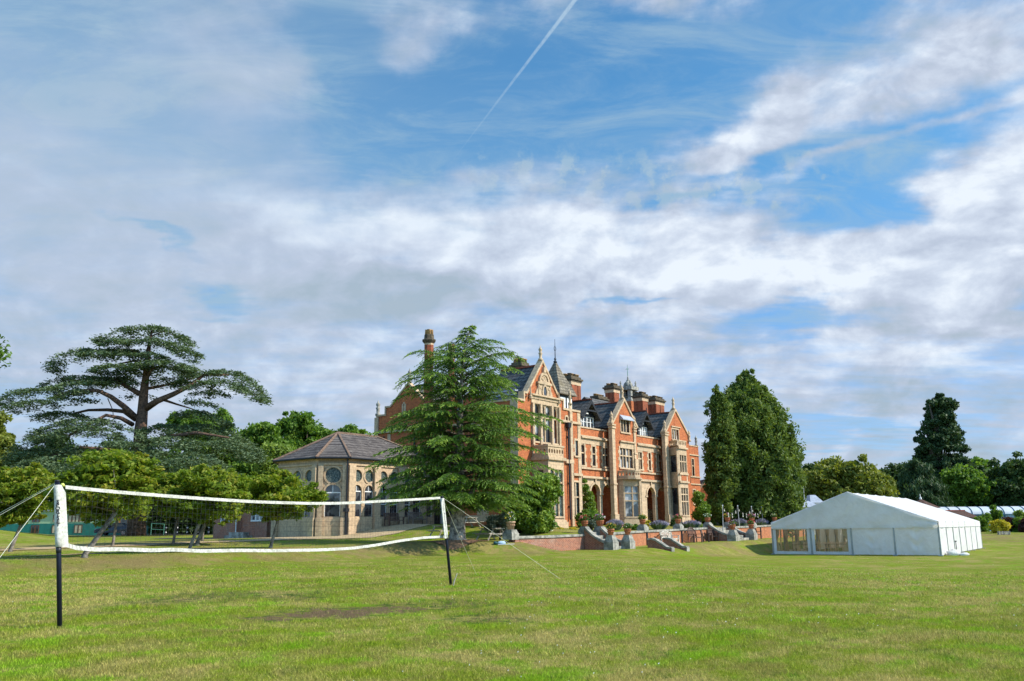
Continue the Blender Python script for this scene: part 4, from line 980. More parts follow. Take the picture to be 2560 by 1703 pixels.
# plinth, buttresses, cornice
m = MB(PV['_o'])
facesP = ((P1, U0 + ch_, 50.6), (PCh, 0, LCh), (P2, v0_, v1_), (PCh2, 0, LCh))
zp = 1.05 + 1.55
for pl, a0, a1 in facesP:
    aa0 = a0 + .02; aa1 = a1 - .02
    if pl is P1: aa1 = cdr - .75
    pbox(m, pl, aa0, aa1, .4, zp - .35, -.12, -.002)
    panel(m, Plane(pl.o, pl.t, pl.n), [(aa0, zp - .35), (aa1, zp - .35), (aa1, zp - .27), (aa0, zp - .27)], [], -.07, -.002)
    pbox(m, pl, a0, a1 if pl is not P1 else U1, zE - .55, zE - .42, -.10, -.002); pbox(m, pl, a0, a1 if pl is not P1 else U1, zE - .14, zE + .02, -.16, -.002)
m.build('plinth', STONE, PV)
bx = [a_at(P1, x) for x in (868.5, 938.5, 999.5, 1054.5)]
def pbut(pl, a0, a1, d, e_):
    m = MB(PV['_o']); pbox(m, pl, a0, a1, .4, zE - .56, -d, -.121); pbox(m, pl, a0 - .06, a1 + .06, .4, zp - .3, -d - .12, -d - .001); m.build('buttress', STONE, PV)
for i, x in enumerate(bx):
    x = x if i else U0 + ch_ + .3
    pbut(P1, x - .38, x + .27, .26, 1)
for pl, aa in ((P2, v0_ + .2), (P2, v1_ - .2)): pbut(pl, aa - .22, aa + .22, .26, 1)
for pl, aa in ((PCh, .22), (PCh, LCh - .22)): pbut(pl, aa - .18, aa + .18, .22, 1)
m = MB(PV['_o']); px_, pv_ = U0 + ch_ - .12, V0 - .05
m.tube([(px_ - .12, pv_ - .12, 1.0), (px_ - .12, pv_ - .12, 2.8)], .11, 8); m.tube([(px_ - .12, pv_ - .12, 2.8), (px_ - .12, pv_ - .12, zE)], .06, 8); m.cbox((px_ - .12, pv_ - .12, 2.85), (.16, .16, .12)); m.build('downpipe', IRON, PV)
# roof
ov = .38
hwv = VW / 2; zr_ = 9.05
def off(u, v): return (u, v)
E = [(U0 - ov, v0_ - ov * .4), (U0 + ch_ - ov * .4, V0 - ov), (55.1 + ov, V0 - ov), (55.1 + ov, V0 + VW + ov), (U0 + ch_ - ov * .4, V0 + VW + ov), (U0 - ov, v1_ + ov * .4)]
Ap = (U0 + hwv, V0 + hwv, zr_); Ae = (51.2, V0 + hwv, zr_)
m = MB(PV['_o']); ze = zE - .02
E3 = [(a, b, ze) for a, b in E]
m.add(E3 + [Ap, Ae], [(0, 1, 6), (1, 2, 7, 6), (2, 3, 7), (3, 4, 6, 7), (4, 5, 6), (5, 0, 6), (5, 4, 3, 2, 1, 0)])
m.build('roof', STSLATE, PV)
m = MB(PV['_o'])
for i in (0, 1, 4, 5): m.tube([E3[i], Ap], .12, 5)
for i in (2, 3): m.tube([E3[i], Ae], .12, 5)
m.tube([Ap, Ae], .12, 5); m.build('ridge_tiles', BTILE if False else mat('lichen_ridge', (.2, .13, .09), .9, .4, 5, fine=.3), PV)
m = MB(PV['_o'])
for i in range(6):
    p, q = E3[i], E3[(i + 1) % 6]; m.tube([(p[0], p[1], p[2] - .02), (q[0], q[1], q[2] - .02)], .09, 6)
m.build('gutter', IRON, PV)
m = MB(PV['_o']); m.box((U0 + .6, V0 + 1.2, .5), (55, V0 + VW - .8, zE - .05)); m.box((55.2, V0 + .4, .5), (U1, V0 + 7, zE - 1.2)); m.build('inner_wall', BLACKW, PV)
m = MB(PV['_o']); m.box((cdr - .9, V0 - .75, .8), (cdr + .9, V0 - .01, .95 + .2)); m.box((cdr - .9, V0 - .4, 1.15), (cdr + .9, V0 - .01, 1.3)); m.build('doorstep', GREYST, PV)

# ---- brick outbuilding left of the pavilion
OB = bld('brick_outbuilding', 44.5, 57.2, 1.1, 'low red brick outbuilding with white windows and flat roof behind the lawn trees', 'building')
PO = side(44.5); wo = Wall(OB, PO, BRICKD)
wo.win(553, 581, 1268, 1302, 2, ring=.03, frm=WHITEP, glass=GLASSC); wo.win(629, 659, 1268, 1300, 3, ring=.03, frm=WHITEP, glass=GLASSC)
dA = PO.px(595, 1300)[0]; dB = PO.px(617, 1300)[0]; dC = PO.px(668, 1300)[0]; dD = PO.px(692, 1300)[0]
lo, hi = PO.px(693, 1300)[0], PO.px(535, 1300)[0]; zo = PO.px(590, 1218)[1]
wo.hole([(min(dA, dB), 1.3), (max(dA, dB), 1.3), (max(dA, dB), 3.6), (min(dA, dB), 3.6)])
wo.finish([(dC, .6), (hi, .6), (hi, zo), (dC, zo)])
m = MB(OB['_o']); pbox(m, PO, min(dA, dB), max(dA, dB), .6, 3.6, .9, 1.0); m.build('door', IRON, OB)
m = MB(OB['_o']); m.box((44.83, dC, .6), (50, hi, zo - .1)); m.box((45.4, V0 + VW + .3, .6), (49, dC, 3.6)); m.build('back_wall', BRICKD, OB)
m = MB(OB['_o']); m.box((44.2, dC - .2, zo), (50.3, hi + .3, zo + .16)); m.build('roof', BTILE, OB)
m = MB(OB['_o']); m.box((43.6, min(dA, dB) - .9, .7), (44.49, max(dA, dB) + .5, 1.05)); m.box((43.9, min(dA, dB) - .4, 1.05), (44.49, max(dA, dB) + .3, 1.3)); m.build('doorstep', GREYST, OB)
m = MB(OB['_o']); m.tube([(44.4, max(dA, dB) + .1, 1.3), (44.4, max(dA, dB) + .1, 4.5)], .05, 6); m.build('downpipe', WHITEP, OB)
# ================================================================== leaf-card meshes
def leafmat(name, c1, c2, c3, trans=.35, rough=.6, tip=None):
    m = bpy.data.materials.new(name); m.use_nodes = True; t = NT(m.node_tree)
    a = t('ShaderNodeAttribute', out=2, attribute_name='tint')
    cr = t.n.new('ShaderNodeValToRGB'); t.l.new(a, cr.inputs[0])
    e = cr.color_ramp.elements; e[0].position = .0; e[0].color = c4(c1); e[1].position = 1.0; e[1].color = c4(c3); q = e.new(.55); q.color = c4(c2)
    p = t.n.new('ShaderNodeBsdfPrincipled'); t.set(p.inputs['Base Color'], cr.outputs[0]); p.inputs['Roughness'].default_value = rough; p.inputs['Specular IOR Level'].default_value = .3
    tr = t('ShaderNodeBsdfTranslucent', {0: t.mix(1.0, cr.outputs[0], (1.3, 1.3, .55, 1), 'MULTIPLY')})
    mx = t('ShaderNodeMixShader', {0: trans, 1: p.outputs[0], 2: tr})
    o = t.n.new('ShaderNodeOutputMaterial'); t.l.new(mx, o.inputs[0]); MATS[name] = m; return m
def leafmesh(name, C, A, B, tint, m, parent=None, org=(0, 0, 0)):
    """diamond cards: centre C, half length A, half width B"""
    C = np.asarray(C, np.float32) - np.asarray(org, np.float32); n = len(C)
    V = np.empty((n, 4, 3), np.float32); V[:, 0] = C - A; V[:, 1] = C + B; V[:, 2] = C + A; V[:, 3] = C - B
    me = bpy.data.meshes.new(name); me.vertices.add(n * 4); me.vertices.foreach_set('co', V.reshape(-1))
    me.loops.add(n * 4); me.loops.foreach_set('vertex_index', np.arange(n * 4, dtype=np.int32))
    me.polygons.add(n); me.polygons.foreach_set('loop_start', np.arange(0, n * 4, 4, dtype=np.int32)); me.polygons.foreach_set('loop_total', np.full(n, 4, np.int32))
    at = me.attributes.new('tint', 'FLOAT', 'FACE'); at.data.foreach_set('value', np.clip(tint, 0, 1).astype(np.float32))
    me.materials.append(m); me.update(calc_edges=True)
    o = bpy.data.objects.new(name, me); COL.objects.link(o)
    if parent: o.parent = parent
    return o
def rdir(rs, n):
    v = rs.normal(size=(n, 3)); return v / np.linalg.norm(v, axis=1, keepdims=True)
def cards(rs, C, ln, wd, flat=0.0, hang=0.0):
    """random leaf orientations; flat pulls the cards level, hang pulls their long axis down"""
    n = len(C); a = rdir(rs, n); a[:, 2] = a[:, 2] * (1 - flat) - hang; a /= np.linalg.norm(a, axis=1, keepdims=True)
    r = rdir(rs, n); r[:, 2] *= (1 - flat); b = r - a * (r * a).sum(1, keepdims=True); b /= np.linalg.norm(b, axis=1, keepdims=True) + 1e-6
    k = rs.uniform(.7, 1.35, (n, 1)); return a * ln * k, b * wd * k
BARK = mat('bark', (.13, .10, .075), .95, .5, 6, (.04, .03, .022), fine=.35, bump=.6)
BARKG = mat('grey_bark', (.24, .21, .175), .95, .5, 5, (.07, .058, .045), fine=.35, bump=.6)
BARKR = mat('reddish_bark', (.15, .085, .055), .95, .5, 5, (.045, .028, .02), fine=.3, bump=.5)
def blobcloud(rs, n, c, r): return np.asarray(c) + rdir(rs, n) * (rs.random((n, 1)) ** .45) * np.asarray(r)

# ================================================================== garden wall, steps, pedestals, pots
ZW = lambda px, py: front(31.1).px(px, py)
WOODG = mat('silvered_wood', (.46, .41, .34), .85, .4, 7, (.16, .13, .10), fine=.25)
WOODD = mat('dark_wood', (.10, .055, .04), .7, .4, 6, (.045, .025, .02))
WOODP = mat('pale_wood', (.62, .58, .50), .8, .3, 7, (.30, .26, .2))
def gwall(pts, pts_x, label):
    q = [ZW(x, y) for x, y in pts]; a0, a1 = q[0][0], q[-1][0]
    X, Y = uv2w(a0, 31.1); w_ = bld('garden_wall', a0, 31.1, 0.0, label, 'wall', 'garden wall below the terrace')
    pl = front(31.1)
    m = MB(w_['_o']); panel(m, pl, [(a0, -.6), (a1, -.6)] + [(a, b - .14) for a, b in q[::-1]], [], 0, .36); m.build('brickwork', BRICKD if a0 < 45 else OLDBR, w_)
    m = MB(w_['_o']); strip(m, pl, [(a, b - .14) for a, b in q], .14, -.08, .44, below=0); m.build('coping', GREYST, w_)
    for x in pts_x:
        a = pl.px(x, 1340)[0]; i = min(range(len(q)), key=lambda k: abs(q[k][0] - a)); m = MB(w_['_o']); zt = np.interp(a, [p[0] for p in q], [p[1] for p in q]) - .15
        m.box((a - .09, 31.04, -.3), (a + .09, 31.099, zt)); m.build('drain_channel', IRON, w_)
    return w_
OLDBR = brickmat('garden_brick', (.47, .155, .06), (.34, .10, .045), (.36, .20, .12), stain=(.40, .30, .22), stainamt=.45)
gwall([(1284, 1341), (1380, 1338.5), (1464, 1335)], [], 'old red brick garden wall with stone coping running into the bank beneath the magnolia')
gwall([(1500, 1334), (1600, 1327), (1704, 1322), (1771, 1318.5)], [1617, 1704], 'long red brick garden wall with stone coping between the two flights of steps')
gwall([(1817, 1317), (1860, 1315.5), (1935, 1312), (2010, 1309)], [1902], 'brick garden wall beyond the far steps running behind the marquee')
PLEAF = leafmat('bedding_leaves', (.03, .07, .015), (.07, .15, .02), (.16, .24, .04))
FLC = {k: mat('petal_' + k, c, .7, .15, 8) for k, c in {'white': (.75, .75, .68), 'red': (.55, .03, .06), 'orange': (.72, .25, .03), 'purple': (.24, .05, .32), 'yellow': (.75, .5, .05), 'pink': (.65, .22, .28), 'lavender': (.27, .245, .31), 'cream': (.6, .62, .4)}.items()}
def flowers(parent, c, r, cols, seed, n=260, nf=70, ls=.05, fs=.035, name='plant', org=None):
    rs = np.random.RandomState(seed); C = blobcloud(rs, n, c, r); C = C[C[:, 2] > c[2] - r[2] * .6]
    A, B = cards(rs, C, ls * 1.3, ls * .6); 
    org = org if org is not None else parent.location
    leafmesh('foliage', C, A, B, rs.random(len(C)), PLEAF, parent, org)
    for i, k in enumerate(cols):
        P = np.asarray(c) + rdir(rs, nf) * np.asarray(r) * rs.uniform(.85, 1.15, (nf, 1)); P = P[P[:, 2] > c[2] - r[2] * .2]
        if len(cols) > 1: P = P[(np.sin((P[:, 0] - c[0]) * 9 / r[0] * .3 + i * 2.1 + seed) > -.3)]
        A, B = cards(rs, P, fs, fs)
        leafmesh('blossom', P, A, B, rs.random(len(P)), FLC[k], parent, org)
def pedestal(x, ytop, ybase, v, label, w0=.42, w1=.24, u=None):
    w0 *= .72; w1 *= .78
    pl = front(v); a, zb = pl.px(x, ybase); zt = pl.px(x, ytop)[1]
    if u is not None: a = u
    e = bld('stone_pedestal', a, v, zb, label, 'pedestal', 'stone pedestals along the terrace'); h = zt - zb
    m = MB(e['_o'])
    m.cbox((a, v, zb + h * .22), (w0 * 1.06, w0 * 1.06, h * .22 + .08)); m.build('base', GREYST, e)
    m = MB(e['_o']); m.cbox((a, v, zb + h * .44 + (h * .48) / 2 + .08), (w0, w0, h * .48 / 2), 0, w1 / w0)
    m.build('shaft', GREYST, e)
    m = MB(e['_o']); m.cbox((a, v, zt - .03), (w1 * 1.12, w1 * 1.12, .05)); 
    m.build('cap', GREYST, e)
    return a, v, zt + .02
def pot(pos, col, label, seed, h=.40, mt=None, r=.23, bush=.30):
    a, v, z = pos; X, Y = uv2w(a, v)
    e = empty('flower_pot', (X, Y, z), label, 'flower pot', 0, 'flower pots on the terrace pedestals')
    m = MB(); m.smooth = True; m.lathe((0, 0, 0), [(r * .7, 0), (r * .95, h * .8), (r * 1.08, h * .82), (r * 1.08, h * .97), (r * .9, h), (r * .85, h * .9), (.02, h * .9)], 14)
    for k in range(12):
        q = k * math.pi / 6; m.cbox((r * .86 * math.cos(q), r * .86 * math.sin(q), h * .55), (.03, .03, .035), q)
    m.build('pot', mt or TERRA, e)
    flowers(e, (X, Y, z + h + bush * .45), (r * 1.45, r * 1.45, bush * .75), col, seed)
u1, u2, u3, u4 = ZW(1462, 1330)[0], ZW(1501, 1330)[0], ZW(1770, 1315)[0], ZW(1820, 1315)[0]
def vfor(px, u):
    r = (px - PCX) / F * .977; return u * (.6 - .8 * r) / (.8 + .6 * r)
vl1 = vfor(1522, u1); vl2 = vfor(1564, u2); vl3 = vfor(1827, u3); vl4 = vfor(1873, u4)
pot(pedestal(1277, 1326, 1346, 31.2, 'weathered stone pedestal at the end of the wall beside the picnic table', .46, .3), ['white', 'yellow'], 'tall pale clay pot with trailing white flowers by the picnic table', 1, .5, TERRAP, .26, .42)
pot(pedestal(1462, 1318, 1336, 31.25, 'stone pedestal at the head of the near steps, left side'), ['red', 'pink'], 'clay pot of loose red flowers at the head of the near steps', 2)
pot(pedestal(1501, 1317, 1338, 31.25, 'stone pedestal at the head of the near steps, right side', .5, .28), ['purple', 'pink', 'white'], 'clay pot of purple and pink petunias near the arches', 3, .40, TERRA, .26, .36)
pot(pedestal(1522, 1339, 1373, vl1, 'tall tapered stone pedestal at the foot of the near steps, left side', .46, .24, u1), ['orange', 'yellow'], 'clay pot of orange flowers on tall pedestal at foot of near steps', 4)
pot(pedestal(1564, 1338, 1371, vl2, 'tall tapered stone pedestal at the foot of the near steps, right side', .46, .24, u2), ['pink', 'cream'], 'clay pot of pale pink flowers on tall pedestal, foot of near steps', 5)
pot(pedestal(1607, 1313, 1327, 31.3, 'short stone pedestal on the wall in front of the bowed bay'), ['yellow'], 'clay pot of plain green foliage in front of the bowed bay', 6)
pot(pedestal(1696, 1311, 1323, 31.3, 'short stone pedestal on the wall above the white bench'), ['red', 'pink'], 'clay pot of crimson geraniums on wall right of the white bench', 7)
pot(pedestal(1770, 1307, 1319, 31.3, 'stone pedestal at the head of the far steps, left side'), ['cream', 'white'], 'clay pot of cream flowers at head of far steps, left side', 8)
pot(pedestal(1820, 1306, 1320, 31.3, 'stone pedestal at the head of the far steps, right side'), ['orange', 'yellow', 'purple'], 'clay pot of orange and violet pansies behind the far steps', 9)
pot(pedestal(1827, 1325, 1352, vl3, 'tall tapered stone pedestal at the foot of the far steps, left side', .5, .26, u3), ['pink', 'white', 'purple'], 'clay pot of mixed pink and white flowers, foot of far steps', 10)
pot(pedestal(1873, 1323, 1348, vl4, 'tall tapered stone pedestal at the foot of the far steps, right side', .5, .26, u4), ['red', 'red'], 'clay pot of bright red flowers at the foot of far steps', 11)
pot(pedestal(1881, 1306, 1318, 31.3, 'short stone pedestal on the wall between two lavender clumps'), ['purple', 'pink', 'red'], 'clay pot of purple flowers between two lavender clumps', 12)
pot(pedestal(1937, 1304, 1313, 31.5, 'short stone pedestal just left of the marquee corner'), ['yellow', 'cream'], 'clay pot of yellowish plants just left of the marquee', 13)
def steps(uL, uR, vf, zb, zt, label):
    e = bld('garden_steps', (uL + uR) / 2, vf, zb, label, 'steps', 'flights of garden steps'); o = e['_o']
    n = 5; m = MB(o)
    for k in range(n):
        v0 = vf + .1 + (31.6 - vf) * k / n; m.box((uL + .2, v0, zb - .3), (uR - .2, 31.7 if k == n - 1 else v0 + (31.6 - vf) / n - .002, zb + (zt - zb) * (k + 1) / n))
    m.build('treads', GREYST, e)
    for u_ in (uL, uR):
        pl = Plane((u_ - .15, vf + .25), (0, 1), (1, 0)); L = 31.05 - vf - .25
        top = [(L * k / 6, zb + .42 + (zt - zb + .25 - .42) * (k / 6) ** 1.7) for k in range(7)]
        m = MB(o); panel(m, pl, [(0, zb - .4), (L, zb - .4)] + top[::-1], [], 0, .3); m.build('cheek_wall', BRICKD, e)
        m = MB(o); strip(m, pl, top, .13, -.06, .36); m.build('coping', GREYST, e)
    return e
steps(u1, u2, vl1, 0.0, 1.12, 'near flight of stone garden steps with brick cheek walls')
steps(u3, u4, vl3, .22, 1.3, 'far flight of stone garden steps leading to the string lights')
# low cheek walls down the grass bank
e = bld('bank_steps', 54.7, 27.5, -.4, 'short sunken steps in the grass bank with two curved stone-capped cheeks', 'steps'); o = e['_o']
for u_ in (53.6, 55.9):
    pl = Plane((u_ - .16, 27.0), (0, 1), (1, 0)); top = [(0, -.02), (.35, .0), (.75, .25), (1.15, .5), (1.45, .58), (1.75, .55)]
    m = MB(o); panel(m, pl, [(0, -1.0), (1.75, -1.0)] + top[::-1], [], 0, .34); m.build('cheek_wall', BRICKD, e)
    m = MB(o); strip(m, pl, top, .12, -.05, .39); pbox(m, pl, -.06, .0, -.7, .06, -.04, .38); m.build('coping', GREYST, e)
m = MB(o)
for k in range(3): m.box((53.8, 27.0 + k * .5, -.9), (55.7, 27.498 + k * .5, -.42 + .17 * k))
m.build('treads', GREYST, e)

# ================================================================== seats
def bench(px, py, v, L, label, mt, style='slat', D=.5, rz=0, cat='bench', group='garden benches', u=None, zz=None):
    a = front(v).px(px, py)[0] if u is None else u; X, Y = uv2w(a, v); z = float(terr(X, Y)) if zz is None else zz
    e = empty('garden_bench' if cat == 'bench' else 'garden_chair', (X, Y, z), label, cat, UVROT + rz, group)
    h = L / 2
    m = MB()
    for k in range(4): m.box((-h, -D / 2 + k * D / 4, .40), (h, -D / 2 + k * D / 4 + D / 4 - .025, .43))
    m.box((-h, -D / 2, .35), (h, -D / 2 + .03, .395)); m.build('seat', mt, e)
    for sx in (-1, 1):
        m = MB(); m.box((sx * h - .045, -D / 2 - .03, 0), (sx * h + .045, -D / 2 + .06, .62)); m.build('leg', mt, e)
        m = MB(); m.tube([(sx * h, D / 2, 0), (sx * h, D / 2, .45), (sx * h, D / 2 + .12, .92)], .055, 4); m.build('leg', mt, e)
        m = MB(); m.box((sx * h - .045, -D / 2 - .06, .621), (sx * h + .045, D / 2 + .05, .66)); m.build('armrest', mt, e)
    m = MB(); f = lambda x: .92
    if style == 'arch':
        f = lambda x: .86 + .30 * math.cos(min(1, abs(x) / h) * math.pi / 2)
    if style == 'scroll':
        f = lambda x: .84 + (.2 if abs(x) < h * .25 else .1 if abs(x) < h * .6 else 0) * 1.0
    n = 15 if L > 1 else 9
    y = lambda z: D / 2 + .03 + (z - .45) * .2
    for k in range(1, n):
        x = -h + L * k / n; zt = f(x) - .04; m.add([(x - .028, y(.5), .5), (x + .028, y(.5), .5), (x + .028, y(zt), zt), (x - .028, y(zt), zt), (x - .028, y(.5) + .02, .5), (x + .028, y(.5) + .02, .5), (x + .028, y(zt) + .02, zt), (x - .028, y(zt) + .02, zt)], [(0, 1, 2, 3), (5, 4, 7, 6), (1, 5, 6, 2), (4, 0, 3, 7), (3, 2, 6, 7)])
    P = [(-h + L * k / 12, y(f(-h + L * k / 12)) + .01, f(-h + L * k / 12)) for k in range(13)]
    m.tube(P, .05, 5); m.tube([(-h, y(.5) + .01, .5), (h, y(.5) + .01, .5)], .04, 4)
    if style == 'scroll': m.tube([(0, y(.6), .5), (0, y(1), 1.02)], .04, 5)
    m.build('backrest', mt, e)
    return e
bench(985, 1340, 48.05, 1.55, 'slatted brown garden bench against the pavilion wall, farther from the door', WOODD)
bench(1044, 1340, 48.05, 1.6, 'slatted greyed garden bench against the pavilion wall, nearer the door', mat('greyed_wood', (.22, .17, .14), .85, .4, 6))
bench(1676, 1356, 30.35, 1.75, 'pale weathered garden bench with scrolled back against the brick wall', WOODP, 'scroll', .55)
bench(1739, 1356, 30.3, .95, 'dark wooden seat with an arched back against the brick wall', WOODD, 'arch', .55, R(-14), 'chair', 'dark garden chairs by the wall')
bench(1765, 1354, 30.1, .6, 'low dark wooden armchair between the arched seat and the steps', WOODD, 'slat', .5, R(20), 'chair', 'dark garden chairs by the wall')
bench(1784, 1353, 30.4, .6, 'dark wooden armchair pushed up against the cheek of the far steps', WOODD, 'slat', .5, R(-30), 'chair', 'dark garden chairs by the wall')
bench(1891, 1344, 30.3, .7, 'dark wooden chair beside the red-flowered pedestal, left of the marquee', WOODD, 'slat', .5, R(-25), 'chair', 'dark garden chairs by the wall')
def picnic(px, py, rz, label, Yd=None):
    P = ghit(px, py); 
    if Yd: q = ray(px, py) * Yd; P = (q[0], Yd, float(terr(q[0], Yd)))
    e = empty('picnic_table', (P[0], P[1], float(terr(P[0], P[1]))), label, 'picnic table', rz, 'picnic tables under the spreading conifer')
    m = MB()
    for k in range(5): m.box((-.9, -.36 + k * .146, .71), (.9, -.36 + k * .146 + .13, .75))
    m.build('tabletop', WOODG, e)
    for sy in (-1, 1):
        m = MB(); m.box((-.9, sy * .72 - .13, .42), (.9, sy * .72 - .01, .46)); m.box((-.9, sy * .72 + .01, .42), (.9, sy * .72 + .13, .46)); m.build('seat', WOODG, e)
    for sx in (-.62, .62):
        for sy in (-1, 1):
            m = MB(); m.tube([(sx, sy * .3, .70), (sx, sy * .74, 0)], .05, 4); m.build('leg', WOODG, e)
        m = MB(); m.box((sx - .05, -.8, .36), (sx - .01, .8, .418)); m.box((sx + .0, -.34, .63), (sx + .04, .34, .708)); m.build('crossbeam', WOODG, e)
picnic(1229, 1351, R(128), 'weathered picnic table in the open between the tree and the white-flowered pot')
picnic(1172, 1352, R(118), 'weathered picnic table half hidden behind the conifer trunk', 63)
picnic(1113, 1352, R(125), 'shaded picnic table just left of the conifer trunk', 60)
P = ghit(1248, 1361); e = empty('cloth_bundle', (P[0], P[1], P[2]), 'crumpled blue and white cloth bag lying on the grass bank', 'bag', R(10))
m = MB(); m.smooth = True
for (x, y, r_, mm) in ((0, 0, .16, 0),): pass
def lump(m, c, r, seed):
    rs = random.Random(seed); n1_, n2_ = 10, 6; vs = []; fs = []
    for i in range(n2_ + 1):
        for k in range(n1_):
            a = 2 * math.pi * k / n1_; b = math.pi * i / n2_ ; j = rs.uniform(.75, 1.15); vs.append((c[0] + r[0] * math.sin(b) * math.cos(a) * j, c[1] + r[1] * math.sin(b) * math.sin(a) * j, c[2] + r[2] * math.cos(b) * j))
    for i in range(n2_):
        for k in range(n1_): fs.append((i * n1_ + k, (i + 1) * n1_ + k, (i + 1) * n1_ + (k + 1) % n1_, i * n1_ + (k + 1) % n1_))
    m.add(vs, fs)
lump(m, (.12, 0, .08), (.26, .16, .11), 3); m.build('bag', mat('pale_blue_cloth', (.42, .56, .72), .8, .3, 12), e)
m = MB(); m.smooth = True; lump(m, (-.22, 0, .07), (.14, .14, .10), 4); m.build('dark_pouch', mat('teal_cloth', (.03, .10, .12), .8), e)
P = ghit(1262, 1363); m = MB(); m.tube([(-.5, 0, .03), (.45, .05, .06)], .018, 6); tag(m.build('white_rod', WHITEP, None, (P[0] + .1, P[1] - .1, P[2])), 'thin white rod lying on the grass beside the blue bag', 'rod')

# ================================================================== marquee
def cloth(name, a, b, tr, bump=.25):
    m = bpy.data.materials.new(name); m.use_nodes = True; t = NT(m.node_tree); tco = t('ShaderNodeTexCoord', out=3)
    cc = t.mix(t.ramp(t.noise(tco, 1.1, 5, .6), .3, .7), c4(a), c4(b))
    p = t.n.new('ShaderNodeBsdfPrincipled'); t.set(p.inputs['Base Color'], cc); p.inputs['Roughness'].default_value = .55; p.inputs['Specular IOR Level'].default_value = .25
    bp = t('ShaderNodeBump', {'Height': t.noise(tco, 1.8, 4, .55, dist=1.2), 'Strength': bump, 'Distance': .12}); t.l.new(bp, p.inputs['Normal'])
    tl = t('ShaderNodeBsdfTranslucent', {0: cc}); mx = t('ShaderNodeMixShader', {0: tr, 1: p.outputs[0], 2: tl})
    o = t.n.new('ShaderNodeOutputMaterial'); t.l.new(mx, o.inputs[0]); MATS[name] = m; return m
CANV = cloth('marquee_canvas', (.72, .70, .67), (.80, .785, .76), .30, .5)
CURT = cloth('ivory_curtain', (.52, .41, .26), (.60, .48, .31), .3)
def filmmat():
    m = bpy.data.materials.new('clear_film'); m.use_nodes = True; t = NT(m.node_tree)
    a = t('ShaderNodeBsdfTransparent', {0: (.93, .89, .80, 1)}); g = t('ShaderNodeBsdfGlossy', {0: (.8, .8, .8, 1), 1: .12}); tco = t('ShaderNodeTexCoord', out=3)
    d = t('ShaderNodeBsdfDiffuse', {0: (.55, .48, .36, 1)})
    mx = t('ShaderNodeMixShader', {0: .07, 1: a, 2: d}); mx = t('ShaderNodeMixShader', {0: .06, 1: mx, 2: g})
    o = t.n.new('ShaderNodeOutputMaterial'); t.l.new(mx, o.inputs[0]); MATS['clear_film'] = m; return m
FILM = filmmat(); ALU = mat('aluminium', (.30, .33, .33), .4, .15, metal=.6)
TU0, TU1, TV0, TV1, TZ = 68.4, 89.4, 13.5, 25.5, -.785
TANG = R(54.97)
def t2w(u, v): a, b = u - 68.4, v - 13.5; return 30.24 + a * math.cos(TANG) - b * math.sin(TANG), 62.78 + a * math.sin(TANG) + b * math.cos(TANG)
TE, TR = TZ + 2.32, TZ + 4.56; TM = (TV0 + TV1) / 2
T = bld('marquee', TU0, TM, TZ, 'large white frame marquee with two clear window panels on the lawn', 'marquee')
to = T['_o']; T.location = (*t2w(TU0, TM), TZ); T.rotation_euler = (0, 0, TANG)
def grid(m, f, na, nb):
    vs = [f(i / na, j / nb) for i in range(na + 1) for j in range(nb + 1)]
    m.add(vs, [(i * (nb + 1) + j, (i + 1) * (nb + 1) + j, (i + 1) * (nb + 1) + j + 1, i * (nb + 1) + j + 1) for i in range(na) for j in range(nb)])
def roofz(v): return TR - (TR - TE) * abs(v - TM) / (TM - TV0)
# roof: seven bays, each sagging slightly between the frames
for sg in (-1, 1):
    m = MB(to); m.smooth = True
    for bnum in range(7):
        ua_ = TU0 - .06 + bnum * 3.0 + (0 if bnum == 0 else .06)
        grid(m, lambda a, b: (TU0 - .06 * (bnum == 0) + (bnum + a) * 3.0, TM + sg * b * (TM - TV0 + .05), roofz(TM + sg * b * (TM - TV0)) + .06 - .07 * math.sin(math.pi * a) * math.sin(math.pi * min(1, b * .9 + .1)) + (.03 if a in (0, 1) else 0)), 8, 10)
    m.build('roof', CANV, T)
# gable canvas with scalloped lower edge
def gable_sheet(u_, mirror=1):
    m = MB(to); m.smooth = True; NA, NB = 96, 10
    def f(a, b):
        v = TV0 + (TV1 - TV0) * a; zt = roofz(v) + .05; zb = TE - .33 - .05 * abs(math.sin(a * math.pi * 36))
        w_ = .03 * math.sin(v * 3.1 + b * 2.4) * math.sin(math.pi * b) + .035 * math.exp(-(((v - TV0) % 3.0 - 1.5) / .2) ** 2) * math.sin(b * 21 + v) * (1 - b) + .09 * math.exp(-((v - TM) / .5) ** 2) * math.sin(b * 17 + (v - TM) * 9) * b * (1 - b) * 2.2 + .02 * math.sin(v * 1.9 + 8 * b)
        return (u_ - .05 * mirror + w_ * mirror, v, zb + (zt - zb) * b)
    grid(m, f, NA, NB); return m.build('gable_canvas', CANV, T)
gable_sheet(TU0 - .09); gable_sheet(TU1 + .03, -1)
m = MB(to)
for a, b in (((TV0, TE), (TM, TR)), ((TM, TR), (TV1, TE))): m.tube([(TU0 - .05, a[0], a[1] + .06), (TU0 - .05, b[0], b[1] + .06)], .06, 8)
m.build('verge_roll', CANV, T)
for k in range(1, 7):
    for sg in (-1, 1):
        m = MB(to); m.tube([(TU0 + 3 * k, TM + sg * (TM - TV0 + .04), TE + .045), (TU0 + 3 * k, TM, TR + .06)], .028, 5); m.build('roof_seam', mat('seam_canvas', (.42, .42, .42), .6), T)
